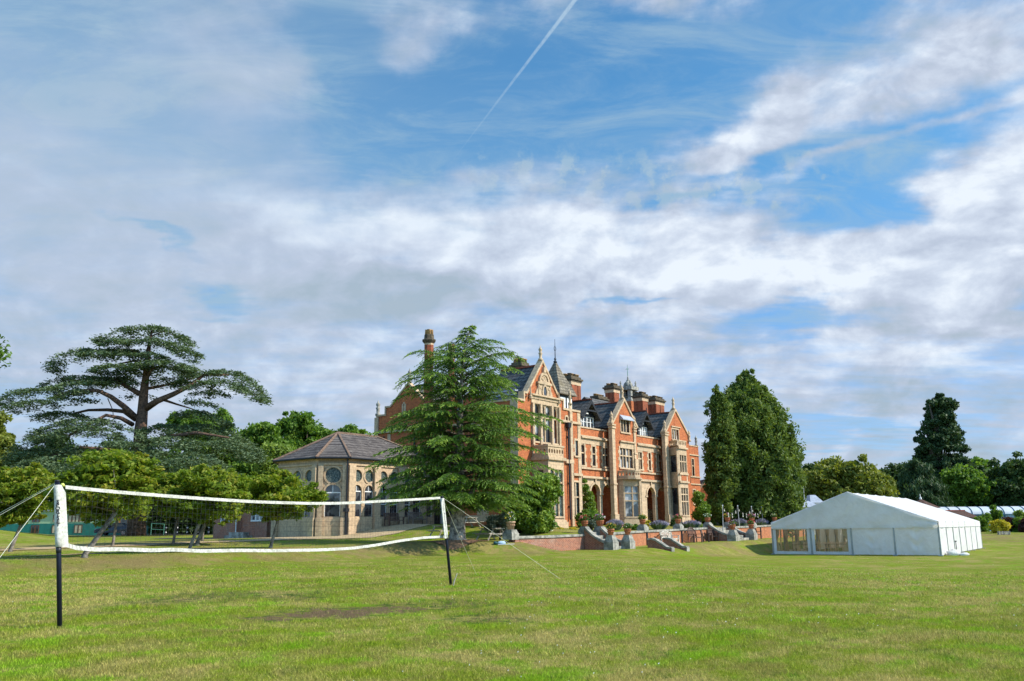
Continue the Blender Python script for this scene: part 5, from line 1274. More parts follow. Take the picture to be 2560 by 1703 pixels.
# valances on the long sides
for vv, sg in ((TV0, -1), (TV1, 1)):
    for k in range(7):
        m = MB(to); m.smooth = True
        grid(m, lambda a, b: (TU0 + (k + a) * 3 + (.05 if a == 0 else -.05 if a == 1 else 0), vv + sg * (.06 + .035 * math.sin(a * math.pi) * (1 - b)), TE + .07 - (1 - b) * (.40 + .025 * abs(math.sin(a * math.pi * 9)))), 18, 3); m.build('valance', CANV, T)
# frame
for k, v in enumerate((TV0, TV0 + 3, TV0 + 6, TV0 + 9, TV1)):
    m = MB(to); m.cbox((TU0, v, (TZ + TE - .3) / 2), (.055, .055, (TE - .3 - TZ) / 2)); m.cbox((TU0 - .1, v, TZ + .03), (.16, .14, .03)); m.build('post', ALU, T)
for k in range(1, 8):
    for v in (TV0, TV1): m = MB(to); m.cbox((TU0 + 3 * k, v, (TZ + TE) / 2), (.055, .055, (TE - TZ) / 2)); m.cbox((TU0 + 3 * k, v + (-.12 if v == TV0 else .12), TZ + .03), (.12, .12, .03)); m.build('post', ALU, T)
m = MB(to)
for k in range(8):
    for sg in (-1, 1): m.tube([(TU0 + 3 * k + (.1 if k == 0 else 0), TM + sg * (TM - TV0), TE - .08), (TU0 + 3 * k + (.1 if k == 0 else 0), TM, TR - .08)], .06, 4)
m.build('roof_frame', ALU, T)
def wallcloth(pl, a0, a1, seed, wr=1.0, name='wall_panel'):
    m = MB(to); m.smooth = True; rs = random.Random(seed); ph = rs.uniform(0, 6)
    def f(a, b):
        s_ = a0 + (a1 - a0) * a
        fan = .05 * math.sin(14 * (b * 1.1 - abs(a - .5) * 1.3) + ph) * math.exp(-((a - .5) / .14) ** 2) * wr
        w_ = fan + .018 * math.sin(a * 9 + ph + b * 2) + .012 * math.sin(a * 31 + ph) * (1 - b)
        return pl.P(s_, TZ + .05 + (TE - .1 - TZ) * b, -.02 - w_ * math.sin(math.pi * min(.98, b + .02)) ** .4)
    grid(m, f, 36, 22); return m.build(name, CANV, T)
PT = side(TU0); PTs = front(TV0); PTl = Plane((0, TV1), (1, 0), (0, -1)); PTb = Plane((TU1, 0), (0, 1), (-1, 0))
wallcloth(PT, TV0 + .07, TV0 + 2.93, 1, 1.2); wallcloth(PT, TV0 + 3.07, TV0 + 5.93, 2, .9)
def winpanel(pl, a0, a1, seed):
    h0, h1 = TZ + .25, TE - .42; A0, A1 = a0 + .22, a1 - .22
    m = MB(to); panel(m, pl, [(a0, TZ + .03), (a1, TZ + .03), (a1, TE - .2), (a0, TE - .2)], [[(A0, h0), (A1, h0), (A1, h1), (A0, h1)]], -.03, -.022); p = m.build('window_panel', CANV, T)
    m = MB(to); m.add([pl.P(A0, h0, -.026), pl.P(A1, h0, -.026), pl.P(A1, h1, -.026), pl.P(A0, h1, -.026)], [(0, 1, 2, 3)]); m.build('pane', FILM, p)
winpanel(PT, TV0 + 6.07, TV0 + 8.93, 1); winpanel(PT, TV0 + 9.07, TV1 - .07, 2)
for k in range(7):
    wallcloth(PTs, TU0 + 3 * k + .07, TU0 + 3 * k + 2.93, 20 + k, .5)
    if k < 4: winpanel(PTl, TU0 + 3 * k + .07, TU0 + 3 * k + 2.93, 40 + k)
    else: wallcloth(PTl, TU0 + 3 * k + .07, TU0 + 3 * k + 2.93, 40 + k, .5)
for k in range(4): wallcloth(PTb, TV0 + 3 * k + .07, TV0 + 3 * k + 2.93, 60 + k, .5)
# tied-back curtains down the long side and at the front corner
def curtain(pl, a, flip=1, wd=.5, d=.12):
    m = MB(to); m.smooth = True
    def f(p, q):
        z = TZ + .1 + (TE - .35 - TZ) * q; tie = math.exp(-((q - .48) / .17) ** 2); wq = wd * (1 - .62 * tie)
        return pl.P(a + flip * wq * (p - (0 if flip > 0 else 0)), z, d + .03 * math.sin(p * 22))
    grid(m, f, 16, 16); m.build('curtain', CURT, T)
for k in range(1, 8): curtain(PTl, TU0 + 3 * k, 1, .5); curtain(PTl, TU0 + 3 * k, -1, .5)
for k in range(1, 4): curtain(PTl, TU0 + 3 * k - 1.5, 1, .3)
curtain(PT, TV0 + 6.2, 1, .5, .2); curtain(PT, TV1 - .2, -1, .3, .2)
CHW = mat('limed_chair_wood', (.78, .56, .40), .5, .2, 8)
def mk_chair():
    m = MB()
    for sx in (-.19, .19):
        m.tube([(sx, -.19, 0), (sx, -.19, .45)], .016, 5); m.tube([(sx, .19, 0), (sx, .20, .45), (sx, .26, .92)], .016, 5)
    m.box((-.21, -.21, .44), (.21, .21, .47))
    for z in (.55, .78, .88): m.tube([(-.19, .2 + (z - .45) * .13, z), (.19, .2 + (z - .45) * .13, z)], .013, 4)
    for x in (-.12, -.06, 0, .06, .12): m.tube([(x, .215, .55), (x, .255, .88)], .009, 4)
    for z in (.15, .28): m.tube([(-.19, -.19, z), (.19, -.19, z)], .01, 4); m.tube([(-.19, .19, z), (.19, .19, z)], .01, 4)
    return m.build('banquet_chair', CHW)
ch0 = mk_chair(); first = True
pos = [(66.9, 22.6, 10, 'left window'), (67.1, 21.9, 200, 'left window'), (68.0, 21.75, 15, 'left window'), (67.2, 20.7, 190, 'right window'), (68.1, 20.5, 20, 'right window'), (67.0, 19.9, 170, 'right window'), (67.9, 19.5, 10, 'right window'), (67.1, 18.9, 185, 'right window'), (68.6, 19.0, 5, 'right window'), (69.5, 21.9, 180, 'left window'), (69.8, 20.6, 0, 'right window'), (70.2, 19.6, 175, 'right window')]
for i, (u_, v_, r_, wn) in enumerate(pos):
    c = ch0 if i == 0 else ch0.copy()
    if i: COL.objects.link(c)
    X, Y = t2w(u_ + 2.5, v_ + 1.4); c.location = (X, Y, float(terr(X, Y)) + .02); c.rotation_euler = (0, 0, UVROT + R(r_ + 90))
    tag(c, 'one of the slim pale wooden banquet chairs seen through the marquee\'s ' + wn, 'chair', 'banquet chairs behind the ' + wn + ' of the marquee')
for (u_, v_, t_) in ((69.0, 20.0, 'right'), (69.0, 22.6, 'left')):
    X, Y = t2w(u_ + 2.5, v_ + 1.4); e = empty('banquet_table', (X, Y, float(terr(X, Y))), 'dark banquet table among the chairs behind the marquee\'s %s window' % t_, 'table', UVROT, 'tables in the marquee')
    m = MB(); m.box((-.45, -.9, .72), (.45, .9, .76)); m.build('tabletop', WOODD, e)
    for sx in (-.35, .35):
        for sy in (-.8, .8): m = MB(); m.box((sx - .03, sy - .03, 0), (sx + .03, sy + .03, .719)); m.build('leg', WOODD, e)
X, Y = t2w(70.1, 13.0); m = MB(); m.smooth = True; lump(m, (0, 0, .12), (.55, .4, .3), 8); lump(m, (.65, -.35, .05), (.4, .25, .16), 9)
tag(m.build('canvas_heap', CANV, None, (X, Y, TZ)), 'heap of white canvas lying on the grass at the marquee corner', 'canvas')
X, Y = t2w(72.6, 13.1); m = MB(); m.tube([(0, 0, 0), (0, 0, .95)], .03, 6); m.cbox((0, 0, .95), (.06, .03, .04)); tag(m.build('anchor_stake', IRON, None, (X, Y, TZ)), 'black stake standing beside the marquee long side', 'stake')

# ================================================================== volleyball net
WEB = mat('white_webbing', (.56, .55, .49), .7, .2, 22, (.36, .35, .30), fine=.12)
NAVY = mat('navy_post_paint', (.008, .010, .022), .35, .2)
ROPE = mat('white_rope', (.65, .63, .5), .8, .2)
def post(bx, by, tx, ty, label, H_=2.33):
    b = ghit(bx, by); d = ray(tx, ty); t_ = (b[2] + H_ - 1.5) / d[2]; 
    # nearest point of the sight line at a plausible lean: keep the depth of the base
    t2 = b[1] / d[1]; tp = CAM + d * t2
    e = empty('net_post', tuple(b), label, 'post', 0, 'volleyball net posts')
    v = tp - b; m = MB(); m.smooth = True
    m.tube([(0, 0, -.1), tuple(v * .5), tuple(v)], .038, 14); m.build('pole', NAVY, e)
    m = MB(); m.smooth = True; q = v / np.linalg.norm(v); m.tube([tuple(v * .505), tuple(v * .545)], .041, 14); m.build('joint_band', IRON, e)
    m = MB(); m.smooth = True; m.tube([tuple(v), tuple(v + q * .03)], [.042, .03], 12); m.build('cap', IRON, e)
    return b, tp
bL, tL = post(151, 1570, 143, 1205, 'near navy volleyball post with lettered white sleeve, at the left')
bR, tR = post(1128, 1462, 1105, 1243, 'far navy volleyball post leaning beside the conifer trunk')
NP = np.array([tR[0] - tL[0], tR[1] - tL[1], 0]); NL = np.linalg.norm(NP); NP /= NL; NN = np.array([NP[1], -NP[0], 0])
def onnet(px, py):
    d = ray(px, py); k = np.dot(tL - CAM, NN) / np.dot(d, NN); return CAM + d * k
NET = empty('volleyball_net', tuple((tL + tR) / 2), 'sagging volleyball net with white tape edges and lettered white end sleeves', 'net'); no = np.array(NET.location)
def band(px_pts, w0, w1, name):
    C = [onnet(*p) - no for p in px_pts]; P = []
    for i in range(len(C) - 1):
        for k in range(10): P.append(C[i] * (1 - k / 10) + C[i + 1] * (k / 10))
    P.append(C[-1]); P = np.array(P)
    for _ in range(6): P[1:-1] = (P[:-2] + P[1:-1] * 2 + P[2:]) / 4
    n = len(P); vs = []; fs = []; rs = random.Random(3)
    for i, p in enumerate(P):
        w_ = w0 + (w1 - w0) * i / n; j = rs.uniform(-.006, .006)
        for (dz, dn) in ((w_ / 2, .006 + j), (-w_ / 2, .010 - j), (-w_ / 2, -.004 - j), (w_ / 2, -.006 + j)): vs.append(tuple(p + NN * dn + np.array([0, 0, dz])))
    for i in range(n - 1):
        for k in range(4): fs.append((4 * i + k, 4 * i + (k + 1) % 4, 4 * i + 4 + (k + 1) % 4, 4 * i + 4 + k))
    fs += [(3, 2, 1, 0), tuple(4 * (n - 1) + k for k in range(4))]
    m = MB(); m.add(vs, fs); m.build(name, WEB, NET); return P
top = band([(163, 1218), (300, 1231), (480, 1245), (640, 1255), (780, 1259), (860, 1258), (980, 1252), (1100, 1245)], .058, .060, 'top_tape')
botp = [(160, 1361), (190, 1370), (240, 1374), (300, 1373), (380, 1376), (430, 1374), (500, 1378), (600, 1376), (680, 1377), (800, 1375), (880, 1371), (940, 1363), (1000, 1352), (1060, 1344), (1112, 1342)]
bot = band(botp, .070, .060, 'bottom_tape')
# end sleeves
def sleeve(bp, tp, ya, yb, xref, flap, name, r=.05):
    """tube of webbing pulled over the pole from image row ya down to yb, with a flap towards the net"""
    def on(y):
        f = (y - tp[1]) / (bp[1] - tp[1]); P0, P1_ = xref; 
        # point on the pole axis whose image row is y
        lo, hi = 0.0, 1.0
        for _ in range(40):
            mi = (lo + hi) / 2; q = P0 + (P1_ - P0) * mi; d = q - CAM; k = d @ _f; py = PCY - F * (d @ UP) / k
            if py < y: lo = mi
            else: hi = mi
        return P0 + (P1_ - P0) * lo - no
    A_, B_ = on(ya), on(yb); m = MB(); m.smooth = True; n = 8; rs = random.Random(int(ya))
    m.tube([tuple(A_ + (B_ - A_) * k / n) for k in range(n + 1)], [r * rs.uniform(.95, 1.06) for k in range(n + 1)], 14)
    m.smooth = False; f0, f1 = flap
    vs = []
    for k in range(n + 1):
        c_ = A_ + (B_ - A_) * k / n + NN * (r * .5); w_ = (f0 + (f1 - f0) * k / n) * (1 - .55 * (k == 0)); vs += [tuple(c_ + NN * .008), tuple(c_ + NP * w_ + NN * .008), tuple(c_ + NP * w_ - NN * .008), tuple(c_ - NN * .008)]
    fs = [(4 * i + k, 4 * i + (k + 1) % 4, 4 * i + 4 + (k + 1) % 4, 4 * i + 4 + k) for i in range(n) for k in range(4)] + [(3, 2, 1, 0), tuple(4 * n + k for k in range(4))]
    m.add(vs, fs); return m.build(name, WEB, NET), on
s1, on1 = sleeve((151, 1570), (143, 1205), 1213, 1368, (tL, bL), (.12, .15), 'end_sleeve', .052)
s2, on2 = sleeve((1128, 1462), (1105, 1243), 1246, 1346, (tR, bR), (-.10, -.12), 'end_sleeve', .052)
def letters(word, on, ya, yb, size, parent, wide=1.0, r=.054, faint=()):
    for i, c_ in enumerate(word):
        fc = bpy.data.curves.new('letter', 'FONT'); fc.body = c_; fc.size = size; fc.extrude = .0015; fc.offset = .0012; fc.align_x = 'CENTER'; fc.align_y = 'CENTER'
        tmp = bpy.data.objects.new('tmp', fc); COL.objects.link(tmp); bpy.context.view_layer.update()
        me = bpy.data.meshes.new_from_object(tmp.evaluated_get(bpy.context.evaluated_depsgraph_get())); bpy.data.objects.remove(tmp)
        f_ = i / (len(word) - 1); P = on(ya + (yb - ya) * f_); w_ = CAM - (P + no); w_[2] = 0; w_ /= np.linalg.norm(w_); x_ = np.array([-w_[1], w_[0], 0])
        for v in me.vertices:
            a_ = v.co.x * wide / r; rr = r + .003 + v.co.z
            v.co = P + x_ * rr * math.sin(a_) + w_ * rr * math.cos(a_) + np.array([0, 0, v.co.y])
        me.materials.clear(); me.materials.append(mat('black_ink', (.02, .02, .025), .7))
        o = bpy.data.objects.new('letter', me); COL.objects.link(o); o.parent = parent
letters('SPORTSET', on1, 1255, 1312, .075, s1, 1.25)
letters('SPORTSET', on2, 1273, 1312, .070, s2, .9)
# mesh cords
m = MB(); m2 = MB()
def at_s(P, s_):
    S_ = np.dot(P, NP); return np.array([np.interp(s_, S_, P[:, k]) for k in range(3)])
s0, s1_ = np.dot(top[0], NP) + .02, np.dot(top[-1], NP) - .02
nv_ = int((s1_ - s0) / .10)
rs = random.Random(7)
for i in range(nv_ + 1):
    s_ = s0 + (s1_ - s0) * i / nv_; a = at_s(top, s_); b = at_s(bot, s_); a = a + [0, 0, -.03]; b = b + [0, 0, .03]; j = rs.uniform(-.02, .02)
    mid = (a * .4 + b * .6) + NP * j; m2.tube([tuple(a), tuple(mid), tuple(b)], .0014, 3, False)
for k in range(1, 10):
    P = []
    for i in range(0, nv_ + 1, 2):
        s_ = s0 + (s1_ - s0) * i / nv_; a = at_s(top, s_); b = at_s(bot, s_); f_ = k / 10; P.append(tuple(a * (1 - f_) + b * f_ + np.array([0, 0, rs.uniform(-.006, .006)])))
    m2.tube(P, .0015, 3, False)
m2.build('netting', mat('dark_cord', (.05, .05, .055), .8), NET)
def rope(a, b, label, sag=.0):
    a = np.array(a); b = np.array(b); m = MB(); m.tube([tuple(a + (b - a) * k / 8 - a - np.array([0, 0, sag * math.sin(math.pi * k / 8)])) for k in range(9)], .0045, 5)
    tag(m.build('guy_rope', ROPE, None, tuple(a)), label, 'rope', 'guy ropes of the volleyball posts')
def ext(p0, p1, k): return (p0[0] + (p1[0] - p0[0]) * k, p0[1] + (p1[1] - p0[1]) * k)
rope(tL, ghit(-160, 1604), 'steeper white guy rope down from the near volleyball post')
rope(tL, ghit(-520, 1565), 'upper white guy rope running out of frame from the near post')
rope(tL - [0, 0, .02], ghit(-540, 1590), 'second shallow white guy rope just below the upper one, near post')
rope(tR, ghit(1400, 1447), 'long white guy rope from the far post down across the lawn')
rope(tR, ghit(1191, 1437), 'faint steep guy rope in front of the conifer trunk')
P = ghit(1133, 1464); m = MB(); m.tube([(0, 0, -.02), (.03, 0, .12), (.11, 0, .32)], [.02, .016, .008], 6); tag(m.build('wooden_stake', WOODG, None, tuple(P)), 'small crooked wooden stick in the grass by the far post', 'stick')
b = onnet(157, 1213) - no; m = MB(); m.smooth = True; lump(m, tuple(b), (.04, .03, .03), 2); m.build('tie_knot', mat('yellow_tape', (.6, .62, .15), .6), NET)
# ================================================================== trees and shrubs
L_OAK = leafmat('broadleaf_green', (.04, .09, .012), (.11, .20, .022), (.20, .31, .045), .4)
L_LIME = leafmat('light_broadleaf', (.13, .20, .04), (.22, .31, .06), (.33, .42, .11), .4)
L_YEL = leafmat('yellowing_leaves', (.06, .115, .012), (.18, .255, .02), (.42, .34, .06), .45)
L_OLIVE = leafmat('olive_leaves', (.08, .11, .014), (.17, .20, .028), (.27, .28, .06), .35)
L_DARK = leafmat('dark_leaves', (.018, .042, .012), (.045, .085, .018), (.09, .14, .032), .25)
L_CEDAR = leafmat('cedar_needles', (.04, .07, .03), (.095, .145, .065), (.19, .24, .125), .2)
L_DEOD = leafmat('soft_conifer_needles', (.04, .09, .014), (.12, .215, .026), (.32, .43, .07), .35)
L_THUJ = leafmat('conifer_sprays', (.035, .07, .014), (.11, .165, .026), (.25, .31, .07), .32)
L_SEQ = leafmat('sequoia_needles', (.022, .048, .018), (.042, .08, .026), (.085, .13, .04), .2)
L_GLOSS = leafmat('glossy_leaves', (.045, .10, .012), (.14, .23, .022), (.38, .46, .10), .25, .35)
L_LAV = leafmat('lavender_stems', (.07, .12, .06), (.13, .16, .10), (.22, .19, .36), .3)
L_GOLD = leafmat('golden_leaves', (.30, .28, .02), (.50, .42, .03), (.65, .55, .06), .3)
L_PURP = leafmat('purple_leaves', (.03, .012, .015), (.08, .03, .03), (.14, .06, .05), .3)
L_GREY = leafmat('greygreen_leaves', (.05, .07, .05), (.10, .13, .09), (.17, .20, .14), .2)

def prof(rows, Y0, off=0):
    """rows of (image y, left x, right x) at depth Y0 -> arrays z, xl, xr in metres"""
    o = []
    for (y, xl, xr) in rows:
        a = at_y(xl, y, Y0); b = at_y(xr, y, Y0); o.append(((a[2] + b[2]) / 2, a[0], b[0]))
    o.sort(); return np.array(o)
def crown(name, parent, rows, Y0, nclump, per, cr, leaf, lm, seed, depth=1.0, hollow=.55, flat=0.0, hang=0.0, squash=.7, zpow=1.0, nlobe=0, lobe=0, lsq=.8, stray=.06, spire=False):
    rs = np.random.RandomState(seed); P = prof(rows, Y0); zmin, zmax = P[0, 0], P[-1, 0]
    org = np.array(parent.location)
    wmax = (P[:, 2] - P[:, 1]).max()
    nl = nlobe or max(8, int(nclump / 14)); LR = lobe or wmax * .19
    Lb = []; tries = 0
    while len(Lb) < nl and tries < 20000:
        tries += 1
        z = zmin + (zmax - zmin) * rs.random() ** zpow
        xl = np.interp(z, P[:, 0], P[:, 1]); xr = np.interp(z, P[:, 0], P[:, 2])
        if rs.random() > (xr - xl) / wmax + .12: continue
        w_ = (xr - xl) / 2; ph = rs.uniform(0, 2 * math.pi); r = rs.uniform(hollow, 1.0) ** .6; lr = LR * rs.uniform(.55, 1.25) * min(1.0, .35 + w_ / wmax * 1.6)
        lr = min(lr, w_ * .8 + .05); out_ = max(0, w_ - lr * .85)
        Lb.append(((xl + xr) / 2 + out_ * r * math.cos(ph), Y0 + max(0, w_ * depth - lr * .6) * r * math.sin(ph), min(z, zmax - lr * (.55 if lsq < 1 else 1.0) * lsq), lr))
    if spire:
        for f_ in np.linspace(.0, 1, 14):
            z = zmax - (zmax - zmin) * .34 * (1 - f_); w_ = (np.interp(z, P[:, 0], P[:, 2]) - np.interp(z, P[:, 0], P[:, 1])) / 2
            Lb.append(((np.interp(z, P[:, 0], P[:, 1]) + np.interp(z, P[:, 0], P[:, 2])) / 2, Y0, z - .25, max(.32, w_ * .62)))
    Lb = np.array(Lb); wts = Lb[:, 3] ** (1.3 if spire else 2); li = rs.choice(len(Lb), nclump, p=wts / wts.sum())
    dd = rdir(rs, nclump); dd[:, 2] = np.where(rs.random(nclump) < .7, np.abs(dd[:, 2]), dd[:, 2]); rr = np.where(rs.random(nclump) < .8, rs.uniform(.72, 1.08, nclump), rs.uniform(.1, .7, nclump)); st_ = rs.random(nclump) < stray; rr = np.where(st_, rs.uniform(1.1, 1.55, nclump), rr)
    pos = Lb[li, :3] + dd * (rr * Lb[li, 3])[:, None] * [1, 1, lsq]
    Cs = np.concatenate([pos, (rs.uniform(.6, 1.25, nclump) * np.where(st_, .65, 1))[:, None]], 1); k = Cs[:, 3:4] * np.clip(.30 + (np.interp(Cs[:, 2], P[:, 0], P[:, 2] - P[:, 1]) / wmax)[:, None] * 1.6, .3, 1)
    n = nclump * per; ci = np.repeat(np.arange(nclump), per)
    d = rdir(rs, n) * (rs.random((n, 1)) ** .5) * cr * k[ci] * np.array([1, 1, squash])
    C = Cs[ci, :3] + d; C[:, 2] -= np.maximum(0, rs.random(n) - .75) * cr * .6 * hang
    A, B = cards(rs, C, leaf[0], leaf[1], flat, hang)
    tb = rs.random(nclump); tl = rs.random(len(Lb))
    tint = .06 + .26 * tb[ci] + .22 * tl[li][ci] + .42 * rs.random(n) + .1 * d[:, 2] / cr
    return leafmesh(name, C, A, B, tint, lm, parent, org), Cs
def tree(name, label, px, pybase, Y0, rows, nclump, per, cr, leaf, lm, seed, trunk_r=.35, trunk_top=None, bark=BARK, group=None, cat='tree', limbs=6, zbase=None, lean=None, **kw):
    X0 = at_y(px, pybase, Y0)[0]; zb = float(terr(X0, Y0)) - .1 if zbase is None else zbase
    e = empty(name, (X0, Y0, zb), label, cat, 0, group)
    o, Cs = crown('crown' if cat == 'tree' else 'foliage', e, rows, Y0, nclump, per, cr, leaf, lm, seed, **kw)
    P = prof(rows, Y0); zt = P[-1, 0]; zm = P[0, 0]
    rs = random.Random(seed)
    if trunk_r:
        top = zm + (zt - zm) * (trunk_top if trunk_top else .6)
        cxm = np.interp(top, P[:, 0], (P[:, 1] + P[:, 2]) / 2) - X0
        m = MB(); m.smooth = True
        pts = [(0, 0, 0), (0, 0, .25)] + [(cxm * (k / 5) ** 1.3 + rs.uniform(-.1, .1) * trunk_r, rs.uniform(-.1, .1), .25 + (top - zb - .25) * k / 5) for k in range(1, 6)]
        if lean: pts = [(0, 0, 0), (lean * .12, 0, .3)] + [(lean * k / 5 + (cxm - lean) * max(0, k - 2) / 3, 0, .3 + (top - zb - .3) * k / 5) for k in range(1, 6)]
        m.tube(pts, [trunk_r * 1.5, trunk_r * 1.1] + [trunk_r * (1 - .17 * k) for k in range(1, 6)], 10)
        for k in range(limbs):
            c = Cs[rs.randrange(len(Cs))]; a = rs.uniform(.25, .8); i = 1 + a * 5; i0 = int(i); f = i - i0; i0 = min(i0, 5)
            p = [pts[i0][j] * (1 - f) + pts[i0 + 1][j] * f for j in range(3)]; q = (c[0] - X0, c[1] - Y0, c[2] - zb)
            if q[2] < p[2] - 1: continue
            mid = ((p[0] + q[0]) / 2, (p[1] + q[1]) / 2, (p[2] * .6 + q[2] * .4)); m.tube([p, mid, q], [trunk_r * .45, trunk_r * .3, trunk_r * .08], 6)
        m.build('trunk', bark, e)
    return e
# ---- small leaning lawn trees
G1 = 'small leaning trees on the lawn'
def small(px, py, rows, seed, lean, label, n=210, tr=.13, lm=L_YEL, per=52):
    b = ghit(px, py); Y0 = b[1]; cr = .40; n = int(n * 1.35)
    e = empty('lawn_tree', tuple(b), label, 'tree', 0, G1)
    o, Cs = crown('crown', e, rows, Y0, n, per, cr, (.11, .05), lm, seed, depth=.95, hollow=.2, squash=.5, flat=.35, nlobe=int(n / 8), lobe=.95, lsq=.5, stray=.16)
    P = prof(rows, Y0); zs = P[0, 0] + .5 - b[2]; rs = random.Random(seed)
    m = MB(); m.smooth = True
    fork = (lean[0], 0, zs * lean[1]); pts = [(0, 0, -.1), (.03 * np.sign(lean[0]), 0, .15), (lean[0] * .45, .03, zs * lean[1] * .5), fork]
    tr *= .64
    m.tube(pts, [tr * 1.7, tr * 1.1, tr * .95, tr * .85], 9)
    for k in range(9):
        c = Cs[rs.randrange(len(Cs))]; q = (c[0] - b[0], c[1] - b[1], c[2] - b[2])
        mid = (fork[0] * .6 + q[0] * .4, q[1] * .4, fork[2] * .45 + q[2] * .55 - .1); m.tube([fork, mid, q], [tr * .55, tr * .35, tr * .1], 6)
    m.build('trunk', BARKG, e)
small(25, 1380, [(1312, 20, 60), (1292, -60, 110), (1260, -70, 140), (1220, -60, 150), (1190, -20, 130), (1178, 30, 90)], 1, (.55, 1.0), 'small leaning tree with yellow-green leaves at the left edge of the lawn', 230)
small(211, 1394, [(1304, 205, 250), (1285, 165, 330), (1250, 150, 385), (1210, 160, 400), (1170, 185, 395), (1145, 200, 340), (1133, 225, 270)], 2, (1.15, .95), 'largest lawn tree, rust-tinged, leaning just right of the near net post', 420, .16)
small(280, 1367, [(1300, 250, 300), (1280, 235, 350), (1250, 230, 390), (1215, 250, 380), (1190, 280, 350)], 3, (.2, 1.0), 'straight slim lawn tree in front of the dark parked car', 170, .11)
small(432, 1361, [(1293, 425, 455), (1276, 370, 500), (1250, 355, 520), (1215, 380, 510), (1190, 410, 480)], 4, (.25, 1.0), 'lawn tree with a pale upright forked trunk beside the bollards', 190, .11)
small(472, 1380, [(1292, 470, 520), (1275, 430, 600), (1250, 420, 630), (1220, 430, 620), (1195, 450, 590), (1180, 480, 550)], 5, (.7, 1.0), 'lawn tree with a slender leaning trunk left of the brick outbuilding', 260, .12)
small(492, 1364, [(1305, 500, 540), (1285, 480, 620), (1255, 470, 640), (1220, 480, 630), (1195, 510, 600)], 6, (.6, .95), 'thick dark-trunked lawn tree leaning in front of the outbuilding corner', 200, .17)
small(505, 1353, [(1300, 500, 535), (1275, 480, 590), (1240, 480, 600), (1215, 510, 580)], 61, (.05, 1.0), 'slim pale-trunked lawn tree standing behind the thick dark trunk', 110, .09)
small(676, 1371, [(1300, 675, 700), (1286, 640, 760), (1270, 605, 820), (1245, 600, 812), (1215, 610, 780), (1192, 630, 740), (1183, 660, 710)], 7, (.45, 1.0), 'lawn tree with broad flat crown in front of the stone pavilion', 330, .12)

# ---- great cedar with level plates of needles
YC = 100.0
cb = at_y(342, 1338, YC); zc = float(terr(cb[0], YC)) - .2
CE = empty('cedar_tree', (cb[0], YC, zc), 'huge old cedar with a forked trunk and wide flat tiers of blue-green needles', 'tree')
cO = np.array(CE.location); rsC = np.random.RandomState(11)
Z = lambda zx, zy: (zx * .4082, 780 + zy * .4082)      # from an enlarged study of the photograph to its pixels
def cpt(zx, zy, dy=0.0):
    x, y = Z(zx, zy); d = ray(x, y); return CAM + d * ((YC + dy) / d[1]) - cO
mt_ = MB(); mt_.smooth = True
trunk = [(835, 1375), (838, 1200), (850, 1000), (858, 820), (862, 720), (874, 600), (880, 500), (893, 400), (905, 260), (922, 160), (930, 110)]
tw = [1.08, .86, .82, .78, .70, .58, .5, .4, .28, .16, .07]
mt_.tube([tuple(cpt(x, y)) for x, y in trunk], tw, 12)
def limb(pts, r0, r1, dys=None, into=None):
    n = len(pts); dys = dys or [0] * n
    P = [cpt(x, y, d) for (x, y), d in zip(pts, dys)]
    r0 *= .78; r1 *= .8
    (into or mt_).tube([tuple(p) for p in P], [r0 + (r1 - r0) * k / (n - 1) for k in range(n)], 7)
limb([(852, 500), (800, 470), (700, 412), (560, 402), (420, 430)], .42, .12, [0, 1, 2, 3, 3])
limb([(832, 650), (760, 580), (680, 520), (600, 482), (450, 478), (300, 530)], .5, .12, [0, -1, -2, -3, -3, -3])
limb([(832, 660), (760, 610), (660, 600), (540, 602), (450, 622)], .38, .14, [0, 0, 1, 1, 1])
limb([(812, 690), (740, 650), (650, 632), (560, 680), (420, 760)], .36, .12, [0, -2, -3, -4, -5])
limb([(892, 592), (960, 548), (1060, 505), (1160, 455), (1250, 385), (1400, 385)], .55, .14, [0, -1, -1, -1, 0, 0])
limb([(990, 535), (1080, 565), (1180, 595)], .22, .08, [0, 1, 1])
limb([(900, 470), (1000, 452), (1100, 432), (1200, 400)], .26, .08, [0, 2, 3, 4])
limb([(880, 430), (905, 400), (930, 350), (1010, 315)], .32, .1, [0, -1, -1, -1])
limb([(895, 330), (820, 300), (720, 320), (600, 360)], .22, .06, [0, 1, 1, 1])
limb([(900, 280), (800, 235), (640, 230), (480, 250)], .24, .06, [0, 1, 2, 2])
limb([(925, 150), (1000, 120), (1100, 160)], .12, .04)
limb([(870, 820), (1000, 770), (1200, 740), (1400, 770)], .45, .12, [0, -3, -4, -5])
limb([(850, 880), (700, 850), (500, 830), (250, 900)], .45, .12, [0, -3, -4, -5])
limb([(320, 540), (290, 560), (220, 580)], .1, .04); limb([(660, 530), (690, 600), (700, 690)], .08, .04)
mt_.build('trunk', BARKR, CE)
NC, NA_, NB_, NT_ = [], [], [], []
